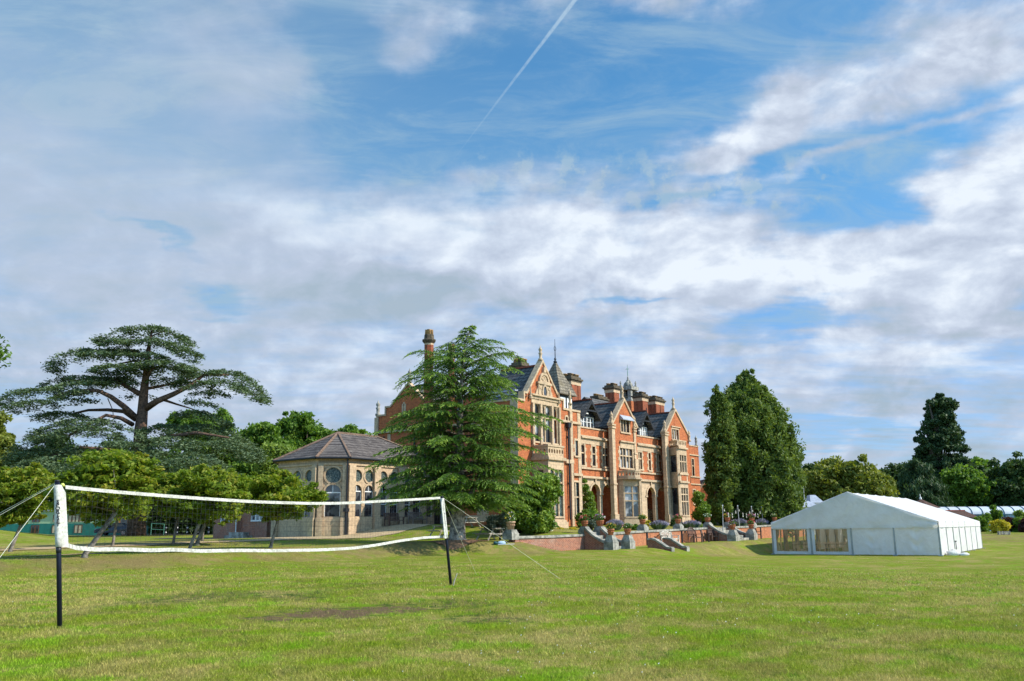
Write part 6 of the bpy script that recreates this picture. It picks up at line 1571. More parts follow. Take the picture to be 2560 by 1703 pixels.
def pad(line, halfd, dens, dy0=0.0, droop=.16, thick=.35, ends=1.0, seed=0, hangy=.25):
    """a tier of needles: line of (x, y) study pixels along its upper edge, halfd metres deep each way"""
    P = np.array([cpt(x, y, dy0) for x, y in line]); halfd *= .72; seg = np.r_[0, np.cumsum(np.linalg.norm(np.diff(P, axis=0), axis=1))]; L = seg[-1]
    n = int(L * halfd * 2 * dens); s_ = rsC.random(n) * L
    t_ = rsC.uniform(-1, 1, n); Q = np.stack([np.interp(s_, seg, P[:, k]) for k in range(3)], 1)
    endf = np.minimum(s_, L - s_) / (L * .22); endf = np.clip(endf, 0, 1) ** .6
    hd = halfd * (.25 + .75 * endf)
    Q[:, 1] += t_ * hd; Q[:, 2] -= droop * halfd * t_ ** 2 * hd * .5
    # fringed, gappy plates
    g = np.sin(Q[:, 0] * 1.9 + Q[:, 1] * .8 + seed) + np.sin(Q[:, 1] * 2.3 - Q[:, 0] * .6 + seed * 2) + np.sin(Q[:, 0] * 5.1 + seed) * .6
    Q = Q[g > -1.1 + .7 * np.abs(t_)]; g = g[g > -1.1 + .7 * np.abs(t_)][:len(Q)]
    ncl = len(Q); k = 10; ci = np.repeat(np.arange(ncl), k); n = len(ci)
    C = Q[ci] + rsC.normal(size=(n, 3)) * [.36, .36, .06]; C[:, 2] -= rsC.random(n) ** 4 * thick + .05 * np.sin(C[:, 0] * 6)
    a = rdir(rsC, n); a[:, 2] = a[:, 2] * .25 - hangy * rsC.random(n); a /= np.linalg.norm(a, axis=1, keepdims=True)
    r = rdir(rsC, n); r[:, 2] *= .35; b_ = r - a * (r * a).sum(1, keepdims=True); b_ /= np.linalg.norm(b_, axis=1, keepdims=True) + 1e-6
    NC.append(C); NA_.append(a * rsC.uniform(.13, .26, (n, 1))); NB_.append(b_ * rsC.uniform(.05, .09, (n, 1))); NT_.append(rsC.random(n) * .55 + .25 * rsC.random(ncl)[ci] + .15)
D = 7.0
pad([(590, 190), (640, 165), (740, 125), (850, 100), (930, 95), (1030, 105), (1130, 155), (1180, 205)], 4.2, D, 0, .14, seed=1)
pad([(620, 200), (720, 175), (850, 180), (950, 170), (1060, 185), (1130, 215), (1225, 265)], 3.5, D, -1.5, .2, seed=2)
pad([(980, 195), (1060, 225), (1120, 265), (1190, 300)], 2.0, D, -2, .2, seed=3)
pad([(315, 365), (350, 320), (420, 265), (500, 240), (600, 232), (720, 238), (860, 235)], 4.0, D, 1, .16, seed=4)
pad([(500, 260), (600, 250), (740, 250), (860, 262), (960, 255), (1020, 280)], 3.2, D, -2, .2, seed=5)
pad([(560, 370), (650, 335), (750, 320), (850, 330), (950, 305), (1060, 305), (1150, 330), (1215, 365)], 4.4, D, -2.5, .16, seed=6)
pad([(640, 380), (760, 352), (880, 350), (1000, 340), (1100, 350), (1200, 390)], 3.0, D, 1, .2, seed=7)
pad([(260, 465), (330, 430), (420, 400), (520, 395), (600, 400), (700, 405), (820, 400)], 3.6, D, 2.5, .18, seed=8)
pad([(10, 570), (60, 520), (130, 485), (230, 475), (330, 470), (440, 440), (560, 420), (650, 440)], 4.2, D, -3, .2, seed=9)
pad([(20, 590), (120, 560), (200, 540), (310, 545), (400, 505), (520, 475)], 3.2, D, -4.5, .3, seed=10)
pad([(560, 445), (660, 425), (760, 430), (860, 440), (930, 430), (1030, 410), (1130, 405)], 3.0, D * .7, 1.5, .2, seed=11)
pad([(1060, 460), (1150, 405), (1260, 375), (1380, 362), (1460, 370), (1540, 415), (1590, 470), (1625, 550)], 4.3, D, 0, .16, seed=12)
pad([(1150, 470), (1260, 430), (1370, 420), (1450, 440), (1520, 480), (1600, 540)], 3.4, D, -2.5, .22, seed=13)
pad([(1140, 545), (1200, 500), (1300, 480), (1390, 510)], 2.4, D * .8, -1, .3, seed=14, hangy=.6)
pad([(1150, 560), (1220, 540), (1290, 560), (1340, 590)], 1.8, D * .7, -2, .4, seed=15, hangy=.7)
pad([(380, 560), (420, 530), (520, 530), (600, 550)], 2.2, D * .6, -1, .4, seed=16, hangy=.7)
pad([(200, 660), (260, 630), (350, 615), (440, 612), (520, 640)], 3.0, D, 1, .25, seed=17)
pad([(200, 760), (260, 720), (350, 690), (450, 660), (560, 655), (660, 660), (730, 700)], 4.0, D, -3, .25, seed=18)
pad([(200, 780), (320, 740), (430, 710), (560, 700), (680, 720), (740, 770)], 4.0, D, -5, .3, seed=19)
pad([(780, 530), (830, 500), (900, 505), (960, 530)], 1.6, D * .6, 2, .3, seed=20)
pad([(1080, 630), (1150, 600), (1240, 610), (1330, 640), (1400, 690)], 3.0, D, -1, .3, seed=21)
pad([(880, 720), (1000, 690), (1130, 700), (1260, 690), (1380, 720), (1480, 770), (1590, 860)], 5.0, D, 0, .2, seed=22)
pad([(900, 790), (1010, 768), (1120, 770), (1220, 800), (1330, 790), (1440, 820), (1540, 900)], 5.0, D * 1.1, -4, .22, seed=23)
pad([(860, 870), (980, 850), (1080, 870), (1190, 860), (1300, 890), (1400, 960), (1480, 1040)], 5.0, D * 1.1, -7, .25, seed=24)
pad([(900, 930), (1040, 905), (1180, 900), (1290, 940), (1360, 1000)], 4.0, D, -9, .3, seed=25)
pad([(780, 700), (840, 720), (890, 770), (900, 830)], 2.0, D, -4, .3, seed=26)
pad([(60, 920), (140, 860), (240, 840), (350, 845), (470, 835), (600, 840), (720, 850)], 4.6, D * 1.1, -3, .2, seed=27)
pad([(80, 980), (180, 915), (300, 890), (420, 900), (540, 880), (680, 870), (800, 850), (880, 870)], 5.0, D * 1.1, -6, .22, seed=28)
pad([(130, 1000), (260, 950), (400, 940), (560, 930), (700, 920), (820, 930)], 4.5, D, -8, .3, seed=29)
pad([(60, 900), (140, 820), (220, 770), (300, 750)], 3.6, D, -2, .3, seed=30)
pad([(640, 800), (740, 790), (860, 810), (960, 850)], 3.4, D, -6, .3, seed=31)
pad([(860, 1000), (1000, 960), (1150, 960), (1300, 1010)], 4.0, D, -9, .35, seed=32)
pad([(1380, 780), (1460, 800), (1540, 850), (1600, 900)], 3.6, D, -3, .3, seed=33)
NCc = np.concatenate(NC); CEL = leafmesh('crown', NCc + cO, np.concatenate(NA_), np.concatenate(NB_), np.concatenate(NT_), L_CEDAR, CE, cO)

# ---- the feathery conifer in front of the house
tb = ghit(1143, 1354); TY = tb[1]
CF = empty('spreading_conifer', tuple(tb), 'tall feathery conifer with drooping bright green sprays in front of the house', 'tree')
rf = np.random.RandomState(21)
rowsC = [(1262, 1050, 1290), (1245, 985, 1330), (1220, 950, 1365), (1195, 935, 1350), (1170, 950, 1330), (1148, 925, 1380), (1120, 975, 1335), (1090, 965, 1340), (1060, 985, 1315), (1035, 960, 1385), (1010, 1010, 1290), (985, 990, 1300), (960, 1015, 1290), (935, 1035, 1275), (915, 1050, 1275), (890, 1080, 1265), (870, 1108, 1240), (850, 1146, 1190), (830, 1154, 1182), (810, 1160, 1176)]
PR_ = prof(rowsC, TY); PR_[:, 1:] -= tb[0]; PR_[:, 0] -= tb[2]
ztop = PR_[-1, 0]
def axis_x(z): return np.interp(z, [0, ztop * .25, ztop * .6, ztop * .8, ztop * .93, ztop], [0, .1, .15, .3, .45, .9])
mt_ = MB(); mt_.smooth = True
mt_.tube([(0, 0, -.15), (0, 0, .25)] + [(axis_x(ztop * k / 10), 0, ztop * k / 10) for k in range(1, 11)], [.74, .5, .42, .36, .31, .26, .21, .17, .12, .08, .05, .012], 12)
for (a, b, c, r) in (((0, 0, 1.5), (-.9, -.3, 2.9), (-2.3, -.8, 4.4), .2), ((0, 0, 1.6), (.8, -.2, 2.8), (1.9, -.5, 4.3), .2), ((0, 0, 1.7), (-.25, -.3, 3), (-.45, -.6, 4.5), .16), ((0, 0, 1.7), (.35, .3, 3.2), (.5, .8, 4.8), .17)):
    mt_.tube([a, b, c], [r, r * .75, r * .4], 8)
mb_ = MB(); mb_.smooth = True
LC, LA, LB, LT = [], [], [], []
nb = 250; zz0 = PR_[0, 0] - .1
for i in range(nb):
    f = (i + .5) / nb; z = zz0 + (ztop - zz0 - .15) * (f ** 1.12) ; z = min(z, ztop - .1)
    ph = i * 2.39996 + rf.uniform(-.3, .3); z = z + rf.uniform(-.25, .25) * (z < ztop * .85)
    xl, xr = np.interp(z, PR_[:, 0], PR_[:, 1]), np.interp(z, PR_[:, 0], PR_[:, 2]); ax = axis_x(z)
    L = (xr - ax) if math.cos(ph) > 0 else (ax - xl); Ls = (xr - xl) / 2
    L = L * abs(math.cos(ph)) + Ls * abs(math.sin(ph)) * .92; L *= rf.choice([rf.uniform(.5, .8), rf.uniform(.62, .9), rf.uniform(.88, 1.16)]); L = max(L, .25)
    zs = z - .10 * L if z > ztop * .6 else z - .04 * L      # branches start lower, rise, then nod at the tip
    dirv = np.array([math.cos(ph), math.sin(ph), 0]); side_ = np.array([-math.sin(ph), math.cos(ph), 0])
    n = max(6, int(L / .16)); s = np.linspace(0, 1, n)
    up = (.32 if z > ztop * .62 else .10) * L; dn = (.14 if z > ztop * .62 else .10 + .06 * (1 - z / ztop)) * L
    path = np.array([ax, 0, zs]) + np.outer(s * L, dirv) + np.outer(up * np.sin(s * math.pi * .62) - dn * s ** 3, [0, 0, 1]) + np.outer(np.sin(s * 5 + i) * .05 * L * .2, side_)
    mb_.tube([tuple(p) for p in path[::max(1, n // 6)]], [max(.012, .05 * L / 4 * (1 - k / (len(path[::max(1, n // 6)]) + .5))) for k in range(len(path[::max(1, n // 6)]))], 5)
    # side sprays
    for j in range(1, n):
        if s[j] < .16 and L > 1.5: continue
        tlen = (.34 + .20 * L * (1 - s[j]) ** .8) * (.55 if L < 1.2 else 1) * rf.uniform(.7, 1.2); tlen = min(tlen, 1.35)
        for sg in (-1, 1):
            if rf.random() < .12: continue
            td = dirv * rf.uniform(.55, .95) + side_ * sg * rf.uniform(.5, 1.0) + np.array([0, 0, rf.uniform(-.1, .12)]); td /= np.linalg.norm(td)
            k = max(4, int(tlen / .055)); q = np.linspace(.05, 1, k)
            tp = path[j] + np.outer(q * tlen, td) + np.outer(-.42 * tlen * q ** 2, [0, 0, 1])
            tp = tp + rf.normal(size=tp.shape) * .02
            a = np.tile(td, (k, 1)) + np.array([0, 0, -1]) * (.75 * q[:, None]) + rf.normal(size=(k, 3)) * .38; a /= np.linalg.norm(a, axis=1, keepdims=True)
            r = rf.normal(size=(k, 3)); bb_ = r - a * (r * a).sum(1, keepdims=True); bb_ /= np.linalg.norm(bb_, axis=1, keepdims=True) + 1e-6
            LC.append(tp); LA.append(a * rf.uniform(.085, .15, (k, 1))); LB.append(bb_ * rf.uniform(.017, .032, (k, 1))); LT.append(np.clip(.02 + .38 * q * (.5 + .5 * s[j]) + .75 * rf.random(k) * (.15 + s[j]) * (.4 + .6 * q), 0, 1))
    # tip
mt_.build('trunk', mat('conifer_bark', (.33, .28, .23), .95, .6, 5, (.07, .055, .045), fine=.4, bump=.7), CF)
mb_.build('branches', BARK, CF)
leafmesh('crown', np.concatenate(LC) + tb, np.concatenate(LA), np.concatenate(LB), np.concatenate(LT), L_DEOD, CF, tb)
print('conifer leaves', sum(map(len, LC)), 'cedar', len(NCc))

# ---- conifers to the right of the house
tree('tall_conifer', 'dense dark green pyramidal conifer right of the house, the tallest on the lawn edge', 1865, 1325, 92,
     [(1312, 1790, 1990), (1290, 1770, 2010), (1250, 1775, 2012), (1200, 1762, 2012), (1150, 1764, 2000), (1100, 1770, 1984), (1060, 1780, 1966), (1030, 1794, 1950), (1000, 1810, 1922), (975, 1828, 1902), (955, 1843, 1886), (930, 1862, 1872)],
     2100, 95, .70, (.20, .075), L_THUJ, 31, .5, .85, hollow=.55, hang=.5, squash=1.2, limbs=0, nlobe=240, lobe=1.15, lsq=1.3, spire=True)
tree('slim_conifer', 'slimmer see-through conifer with a spiky top between house and dense conifer', 1792, 1318, 88,
     [(1300, 1762, 1845), (1250, 1765, 1850), (1200, 1762, 1845), (1150, 1757, 1850), (1100, 1762, 1840), (1060, 1762, 1835), (1030, 1770, 1830), (1005, 1776, 1812), (985, 1784, 1803), (972, 1788, 1796)],
     560, 70, .5, (.17, .065), L_THUJ, 32, .25, .9, hollow=.3, hang=.4, squash=1.1, limbs=0, nlobe=75, lobe=.85, lsq=1.3, spire=True)
tree('slim_conifer', 'narrow conifer spire tucked against the left flank of the dense conifer', 1822, 1318, 90, [(1250, 1800, 1860), (1100, 1800, 1860), (1040, 1806, 1850), (1000, 1812, 1836), (988, 1816, 1826)], 280, 80, .5, (.17, .065), L_THUJ, 33, .2, .9, hollow=.2, hang=.4, squash=1.1, limbs=0, nlobe=40, lobe=.8, lsq=1.3)
tree('giant_conifer', 'lone tall dark conifer with ragged tufted branches towering behind the marquee', 2345, 1300, 150,
     [(1200, 2290, 2440), (1160, 2285, 2425), (1130, 2293, 2420), (1110, 2292, 2410), (1080, 2300, 2408), (1050, 2305, 2402), (1030, 2312, 2395), (1010, 2320, 2385), (998, 2330, 2368), (986, 2340, 2350)],
     680, 70, .75, (.26, .13), L_SEQ, 34, .8, .95, hollow=.35, squash=.7, limbs=40, bark=BARK, nlobe=110, lobe=1.5, lsq=.6, spire=True)
# ---- broadleaf trees behind the buildings on the left
GB = 'round-headed trees beyond the pavilion'
def bl(px, py, Y0, rows, seed, lm, label, n=420, per=85, cr=1.15, leaf=(.26, .15), group=GB, **kw):
    return tree('broadleaf_tree', label, px, py, Y0, rows, n, per, cr, leaf, lm, seed, .45, .5, group=group, hollow=.35, squash=.7, **kw)
bl(760, 1300, 128, [(1280, 640, 900), (1200, 620, 860), (1120, 660, 850), (1080, 680, 835), (1055, 700, 800), (1040, 715, 770)], 41, L_OAK, 'bright green oak rising highest directly behind the pavilion roof', 620)
bl(640, 1300, 120, [(1250, 560, 760), (1180, 570, 740), (1120, 580, 720), (1080, 595, 700), (1057, 620, 680)], 42, L_OAK, 'bright green oak just right of the great cedar', 480)
bl(870, 1300, 135, [(1250, 790, 960), (1180, 800, 950), (1120, 810, 930), (1090, 830, 915), (1076, 845, 900)], 43, L_OAK, 'lower dark green tree top behind the pavilion ridge, nearest the house', 360)
bl(560, 1300, 130, [(1260, 480, 640), (1160, 490, 630), (1100, 500, 620), (1060, 520, 600), (1036, 540, 580)], 44, L_OAK, 'oak crown showing behind the right skirts of the cedar', 380)
bl(470, 1300, 126, [(1250, 380, 560), (1140, 390, 560), (1080, 395, 545), (1060, 410, 520), (1045, 430, 490)], 45, L_OAK, 'oak crown filling the gap right of the cedar trunk', 360)
bl(700, 1310, 104, [(1250, 640, 760), (1180, 640, 750), (1140, 650, 735), (1118, 670, 715)], 46, L_LIME, 'pale feathery green tree between cedar and pavilion roof', 300, 90, .9, (.22, .07), hang=.6)
bl(20, 1300, 125, [(1280, -80, 70), (1200, -90, 60), (1130, -80, 50), (1080, -70, 30), (1040, -60, 10)], 47, L_OLIVE, 'grey-green willowy tree at the far left edge behind the cedar', 340)
bl(110, 1310, 122, [(1290, 20, 230), (1230, 10, 240), (1170, 30, 220), (1120, 60, 190), (1095, 90, 160)], 48, L_DARK, 'dark tree filling the space under the cedar\'s left tiers', 360)
bl(300, 1310, 126, [(1290, 180, 420), (1230, 160, 440), (1170, 190, 410), (1130, 230, 380), (1105, 260, 350)], 49, L_DARK, 'dark tree directly behind the cedar trunk', 380)
bl(-150, 1450, 42, [(1200, -330, -95), (1100, -350, -90), (960, -340, -48), (900, -330, -34), (840, -300, -34), (790, -280, -60)], 50, L_OAK, 'overhanging tree just reaching into frame at the far left', 300, 90, .9, (.12, .07), group=None)
# dark hedge behind the bollards and more background
def hedge(name, label, x0, x1, ytop, ybot, Y0, lm, seed, dep=1.5, n=160, per=110, leaf=(.2, .12), cr=.8, cat='hedge', group=None, z0=None):
    a = at_y(x0, ybot, Y0); b = at_y(x1, ybot, Y0); xm = (a[0] + b[0]) / 2; zt = at_y((x0 + x1) / 2, ytop, Y0)[2]; zb = float(terr(xm, Y0))
    e = empty(name, (xm, Y0, zb), label, cat, 0, group); rs = np.random.RandomState(seed)
    Cs = np.stack([rs.uniform(a[0] + cr * .6, b[0] - cr * .6, n), Y0 + rs.uniform(-dep, dep, n) * .6, zb + .2 + (zt - zb - cr * .5) * rs.random(n) ** .7], 1)
    ci = np.repeat(np.arange(n), per); C = Cs[ci] + rdir(rs, n * per) * (rs.random((n * per, 1)) ** .5) * cr * [1, 1, .8]; C[:, 2] = np.maximum(C[:, 2], zb + .03)
    A, B = cards(rs, C, leaf[0], leaf[1]); leafmesh('foliage', C, A, B, .15 + .4 * rs.random(n)[ci] + .4 * rs.random(len(C)), lm, e, np.array(e.location))
    m = MB(); 
    for k in range(5):
        x = a[0] + (b[0] - a[0]) * (k + .5) / 5 - xm; m.tube([(x, 0, -.05), (x + .1, 0, (zt - zb) * .6)], [.06, .02], 5)
    m.build('stems', BARK, e)
    return e
hedge('hedge', 'tall dark clipped hedge behind the row of black bollards', 366, 560, 1240, 1336, 112, L_DARK, 60, 1.5, 420, 110)
hedge('hedge', 'dark hedge mass behind the left end of the green building', -120, 110, 1230, 1330, 124, L_DARK, 59, 1.5, 240, 100)
# ---- right-hand background
GR = 'trees beyond the marquee'
bl(2080, 1310, 120, [(1290, 1990, 2190), (1240, 1985, 2190), (1200, 2000, 2180), (1180, 2030, 2160), (1168, 2050, 2120)], 51, L_OLIVE, 'olive-yellow rounded tree just left of the marquee ridge', 520, group=GR)
bl(2175, 1310, 118, [(1290, 2110, 2235), (1240, 2110, 2235), (1205, 2120, 2222), (1185, 2140, 2200), (1175, 2150, 2180)], 52, L_OLIVE, 'smaller yellow-green tree directly behind the marquee ridge', 340, group=GR)
bl(2010, 1300, 150, [(1270, 1960, 2080), (1200, 1970, 2090), (1180, 1985, 2070), (1170, 2000, 2050)], 53, L_DARK, 'dark tree just right of the dense conifer', 200, group=GR)
bl(2260, 1300, 165, [(1290, 2150, 2360), (1220, 2160, 2350), (1185, 2180, 2330), (1172, 2200, 2310)], 54, L_DARK, 'dark round trees left of the lone tall conifer', 380, group=GR)
bl(2290, 1310, 135, [(1300, 2225, 2370), (1260, 2225, 2365), (1210, 2240, 2350), (1175, 2255, 2330), (1155, 2270, 2305)], 55, L_SEQ, 'drooping dark evergreen in front of the lone tall conifer', 420, 95, 1.0, (.34, .09), hang=1.3, group=GR)
bl(2420, 1310, 140, [(1300, 2330, 2500), (1260, 2340, 2490), (1220, 2350, 2475), (1190, 2360, 2450), (1170, 2375, 2430)], 56, L_OAK, 'mid green broadleaf tree right of the lone tall conifer', 480, group=GR)
bl(2450, 1300, 200, [(1290, 2380, 2530), (1220, 2380, 2520), (1180, 2390, 2490), (1155, 2400, 2450), (1148, 2410, 2435)], 57, L_OAK, 'distant hazy green tree rising behind the right-hand trees', 320, 80, 1.6, (.4, .25), group=GR)
bl(2520, 1300, 138, [(1290, 2455, 2680), (1250, 2450, 2680), (1215, 2460, 2670), (1185, 2480, 2660), (1170, 2505, 2640)], 58, L_DARK, 'very dark rounded tree at the right edge above the glazed walkway', 620, group=GR)
bl(2350, 1300, 160, [(1300, 2180, 2560), (1260, 2190, 2560), (1235, 2200, 2550), (1215, 2230, 2530)], 59, L_DARK, 'dark understorey tree below the lone tall conifer', 560, group=GR)
hedge('hedge', 'dark yew hedge shading the ground under the dense conifer', 1745, 1950, 1272, 1318, 96, L_DARK, 62, 2.0, 300, 110)
# ---- shrubs by the house
def shrub(name, label, px, v, rows, n, per, cr, leaf, lm, seed, cat='shrub', **kw):
    pl = front(v); a = pl.px(px, rows[0][0])[0]; X, Y = uv2w(a, v); return tree(name, label, px, rows[0][0], Y, rows, n, per, cr, leaf, lm, seed, .06, .5, cat=cat, limbs=5, **kw)
shrub('magnolia_shrub', 'large glossy-leaved evergreen shrub against the bay, right of the conifer', 1335, 34.2, [(1330, 1275, 1375), (1300, 1262, 1392), (1260, 1268, 1402), (1225, 1285, 1400), (1205, 1305, 1398), (1198, 1340, 1392)], 420, 85, .36, (.13, .06), L_GLOSS, 71, hollow=.45, squash=.8, nlobe=60, lobe=.8, stray=0)
shrub('dark_shrub', 'shaded evergreen shrub between conifer trunk and glossy shrub', 1295, 35.4, [(1332, 1262, 1320), (1290, 1262, 1320), (1260, 1270, 1320)], 140, 80, .4, (.11, .05), L_DARK, 72, hollow=.3)
shrub('grey_shrub', 'rounded grey-green shrub behind the white-flowered pot', 1250, 33.9, [(1332, 1215, 1290), (1310, 1214, 1285), (1295, 1228, 1272), (1288, 1240, 1262)], 120, 90, .3, (.07, .03), L_GREY, 73, hollow=.4)
shrub('climbing_plant', 'bright green climber covering the wall left of the first arch', 1475, 38.0, [(1300, 1456, 1500), (1270, 1456, 1492), (1240, 1456, 1482), (1215, 1456, 1472), (1202, 1456, 1464)], 170, 90, .3, (.09, .05), L_GLOSS, 74, hollow=.2, depth=.35)
shrub('rounded_bush', 'light green mounded bush beside the lead-paned window', 1468, 35.8, [(1318, 1436, 1500), (1300, 1434, 1500), (1288, 1445, 1492), (1281, 1460, 1485)], 130, 90, .28, (.08, .04), L_OAK, 75, hollow=.45)
shrub('grey_shrub', 'grey-green lavender bush behind the red-flowered pot', 1480, 33.5, [(1330, 1455, 1502), (1316, 1455, 1500), (1306, 1465, 1492)], 70, 80, .22, (.07, .02), L_GREY, 76, hollow=.3)
shrub('tall_shrub', 'bright yellow-green shrub at the house end, left of the slim conifer', 1752, 36.5, [(1310, 1733, 1772), (1280, 1732, 1772), (1250, 1735, 1768), (1235, 1742, 1760)], 200, 85, .35, (.11, .06), L_GLOSS, 77, hollow=.3)
shrub('golden_bush', 'small golden bush at the foot of the stone bay', 1398, 35.0, [(1332, 1390, 1408), (1320, 1391, 1407)], 26, 80, .16, (.05, .03), L_GOLD, 78, hollow=.2)
shrub('golden_bush', 'low golden bush near the downpipe, right of the stone bay', 1430, 34.6, [(1332, 1419, 1444), (1322, 1421, 1442)], 34, 80, .16, (.05, .03), L_GOLD, 79, hollow=.2)
shrub('golden_bush', 'yellow variegated bush behind the green-leaved pot', 1620, 33.6, [(1318, 1610, 1632), (1304, 1612, 1628)], 34, 80, .18, (.06, .03), L_GOLD, 80, hollow=.2)
shrub('low_bush', 'low green plants along the bed before the bowed bay', 1575, 33.5, [(1326, 1555, 1600), (1314, 1560, 1596)], 50, 80, .16, (.06, .03), L_OAK, 81, hollow=.2)
shrub('dark_shrub', 'small dark shrub at the foot of the right-hand buttress', 1684, 36.0, [(1318, 1677, 1690), (1300, 1678, 1690)], 40, 80, .2, (.06, .03), L_DARK, 82, hollow=.2)
shrub('white_flowers', 'pale flowering plants behind the low wall at the house end', 1745, 33.5, [(1318, 1737, 1760), (1304, 1740, 1756)], 26, 70, .2, (.05, .03), L_LIME, 83, hollow=.2)
def lavender(x0, x1, yt, yb, v, label, seed):
    pl = front(v); a0, zb = pl.px(x0, yb); a1 = pl.px(x1, yb)[0]; zt = pl.px(x0, yt)[1]; am = (a0 + a1) / 2; X, Y = uv2w(am, v); zb = min(zb, float(terr(X, Y)) + .05)
    e = empty('lavender_bush', (X, Y, zb), label, 'lavender', UVROT, 'lavender clumps along the terrace wall'); rs = np.random.RandomState(seed); n = 1100; h = zt - zb; w_ = (a1 - a0) / 2
    th = rs.uniform(0, 2 * math.pi, n); rr = rs.random(n) ** .5; bx_ = w_ * rr * np.cos(th); by_ = .38 * rr * np.sin(th); ln = h * (1.02 - .35 * rr ** 2) * rs.uniform(.75, 1.05, n)
    base = np.stack([bx_ * .55, by_ * .55, np.zeros(n)], 1); tip = np.stack([bx_ * 1.02, by_ * 1.1, ln], 1)
    C = (base + tip) / 2; A = (tip - base) / 2; B = np.cross(A, rdir(rs, n)); B /= np.linalg.norm(B, axis=1, keepdims=True); leafmesh('stems', C, A, B * .022, rs.random(n) * .45, L_LAV, e)
    sel = rs.random(n) < .5; tip = tip[sel]; base = base[sel]; C = tip; A = (tip - base); A = A / np.linalg.norm(A, axis=1, keepdims=True) * .10; leafmesh('blossom', C, A, B[sel] * .022, .5 + rs.random(len(C)) * .5, FLC['lavender'], e)
lavender(1520, 1556, 1300, 1326, 33.0, 'lavender clump behind the orange-flowered pot', 1)
lavender(1627, 1670, 1303, 1324, 32.6, 'lavender clump between the two short wall pedestals', 2)
lavender(1704, 1752, 1302, 1320, 32.4, 'lavender clump right of the crimson geranium pot', 3)
lavender(1832, 1868, 1298, 1314, 32.4, 'lavender clump right of the orange and violet pansies', 4)
lavender(1889, 1920, 1298, 1312, 32.4, 'lavender clump farthest right, before the marquee corner', 5)
# hedge line and shrubs at the right edge
def rsh(name, label, x0, x1, yt, yb, Y0, lm, seed, n=80, cat='shrub'):
    xm = (x0 + x1) / 2; w_ = (x1 - x0) / 2
    return tree(name, label, xm, yb, Y0, [(yb, x0 + w_ * .1, x1 - w_ * .1), (yb * .6 + yt * .4, x0, x1), (yb * .25 + yt * .75, x0 + w_ * .2, x1 - w_ * .2), (yt, xm - w_ * .4, xm + w_ * .4)], n, 90, .5, (.13, .07), lm, seed, .05, .4, cat=cat, limbs=3, hollow=.3)
rsh('clipped_hedge', 'rounded green clipped hedge just right of the marquee', 2436, 2492, 1293, 1332, 117, L_OAK, 91, 150, 'hedge')
rsh('golden_bush', 'bright yellow bush above the low wooden planter', 2480, 2518, 1303, 1330, 113, L_GOLD, 92, 90)
rsh('purple_bush', 'dark purple-leaved bush behind the yellow bush', 2504, 2538, 1297, 1322, 117, L_PURP, 93, 90)
rsh('clipped_hedge', 'green hedge between the two purple bushes at right edge', 2524, 2562, 1300, 1336, 116, L_OAK, 94, 110, 'hedge')
rsh('purple_bush', 'purple-leaved bush at the right edge of the frame', 2552, 2590, 1302, 1336, 114, L_PURP, 95, 90)
rsh('dark_shrub', 'dark low shrub behind the yellow bush and planter', 2500, 2560, 1312, 1334, 119, L_DARK, 96, 110)
rsh('young_tree', 'small young tree in front of the glazed walkway', 2472, 2504, 1268, 1300, 122, L_OAK, 97, 60, 'tree')
rsh('small_shrub', 'thin spindly shrub against the glazed walkway at right edge', 2538, 2560, 1278, 1302, 121, L_LIME, 98, 22)
# ================================================================== far buildings, car, bollards, lights
GRN1 = mat('pale_green_paint', (.36, .52, .32), .6, .08, 2); GRN2 = mat('teal_green_paint', (.02, .17, .14), .5, .15, 2)
def wb(name, X, Y, z, label, cat, rz=0, group=None): return empty(name, (X, Y, z), label, cat, rz, group)
YG = 113.0
gl = at_y(-60, 1330, YG)[0]; gr = at_y(371, 1335, YG)[0]; zg = float(terr(-40, YG)); zgt = at_y(365, 1276, YG)[2]
GBd = wb('prefab_hall', (gl + gr) / 2, YG, zg, 'low flat-roofed hall painted pale green above and dark teal below', 'building'); gh = (gr - gl) / 2
m = MB(); m.box((-gh, 0, -.3), (gh, 7, 1.55)); m.build('lower_wall', GRN2, GBd)
m = MB(); m.box((-gh + .01, .01, 1.55), (gh - .01, 6.99, zgt - zg)); m.build('upper_wall', GRN1, GBd)
m = MB(); m.box((-gh - .2, -.3, zgt - zg), (gh + .2, 7.2, zgt - zg + .18)); m.build('roof', LEAD, GBd)
WBR = mat('brown_window_frame', (.13, .06, .03), .5); BLIND = mat('cream_blind', (.55, .47, .33), .7)
for x in (140, 178, 196, 214, 88):
    for (z0, z1) in ((1.75, 2.55), (.35, 1.3)):
        if z0 < 1 and x in (214, 178): continue
        cx_ = at_y(x, 1320, YG)[0] - GBd.location.x
        m = MB(); m.box((cx_ - .5, -.05, z0), (cx_ - .42, -.002, z1)); m.box((cx_ + .42, -.05, z0), (cx_ + .5, -.002, z1)); m.box((cx_ - .08, -.05, z0), (cx_ + .08, -.002, z1)); m.box((cx_ - .5, -.055, z1), (cx_ + .5, -.002, z1 + .07)); w_ = m.build('window', WBR, GBd)
        m = MB(); m.box((cx_ - .42, -.03, z0), (cx_ - .08, -.01, z1)); m.box((cx_ + .08, -.03, z0), (cx_ + .42, -.01, z1)); m.build('blind', BLIND if x != 88 else GLASS, w_)
cx_ = at_y(312, 1300, YG)[0] - GBd.location.x
m = MB(); m.box((cx_ - .75, -.08, .3), (cx_ - .55, -.003, 2.6)); m.box((cx_ + .35, -.08, .3), (cx_ + .5, -.003, 2.6)); m.box((cx_ - .55, -.08, 2.45), (cx_ + .35, -.003, 2.6)); d_ = m.build('door', mat('orange_wood', (.50, .22, .06), .6), GBd)
m = MB(); m.box((cx_ - .55, -.05, .3), (cx_ + .35, -.005, 2.44)); m.build('pane', GLASS, d_)
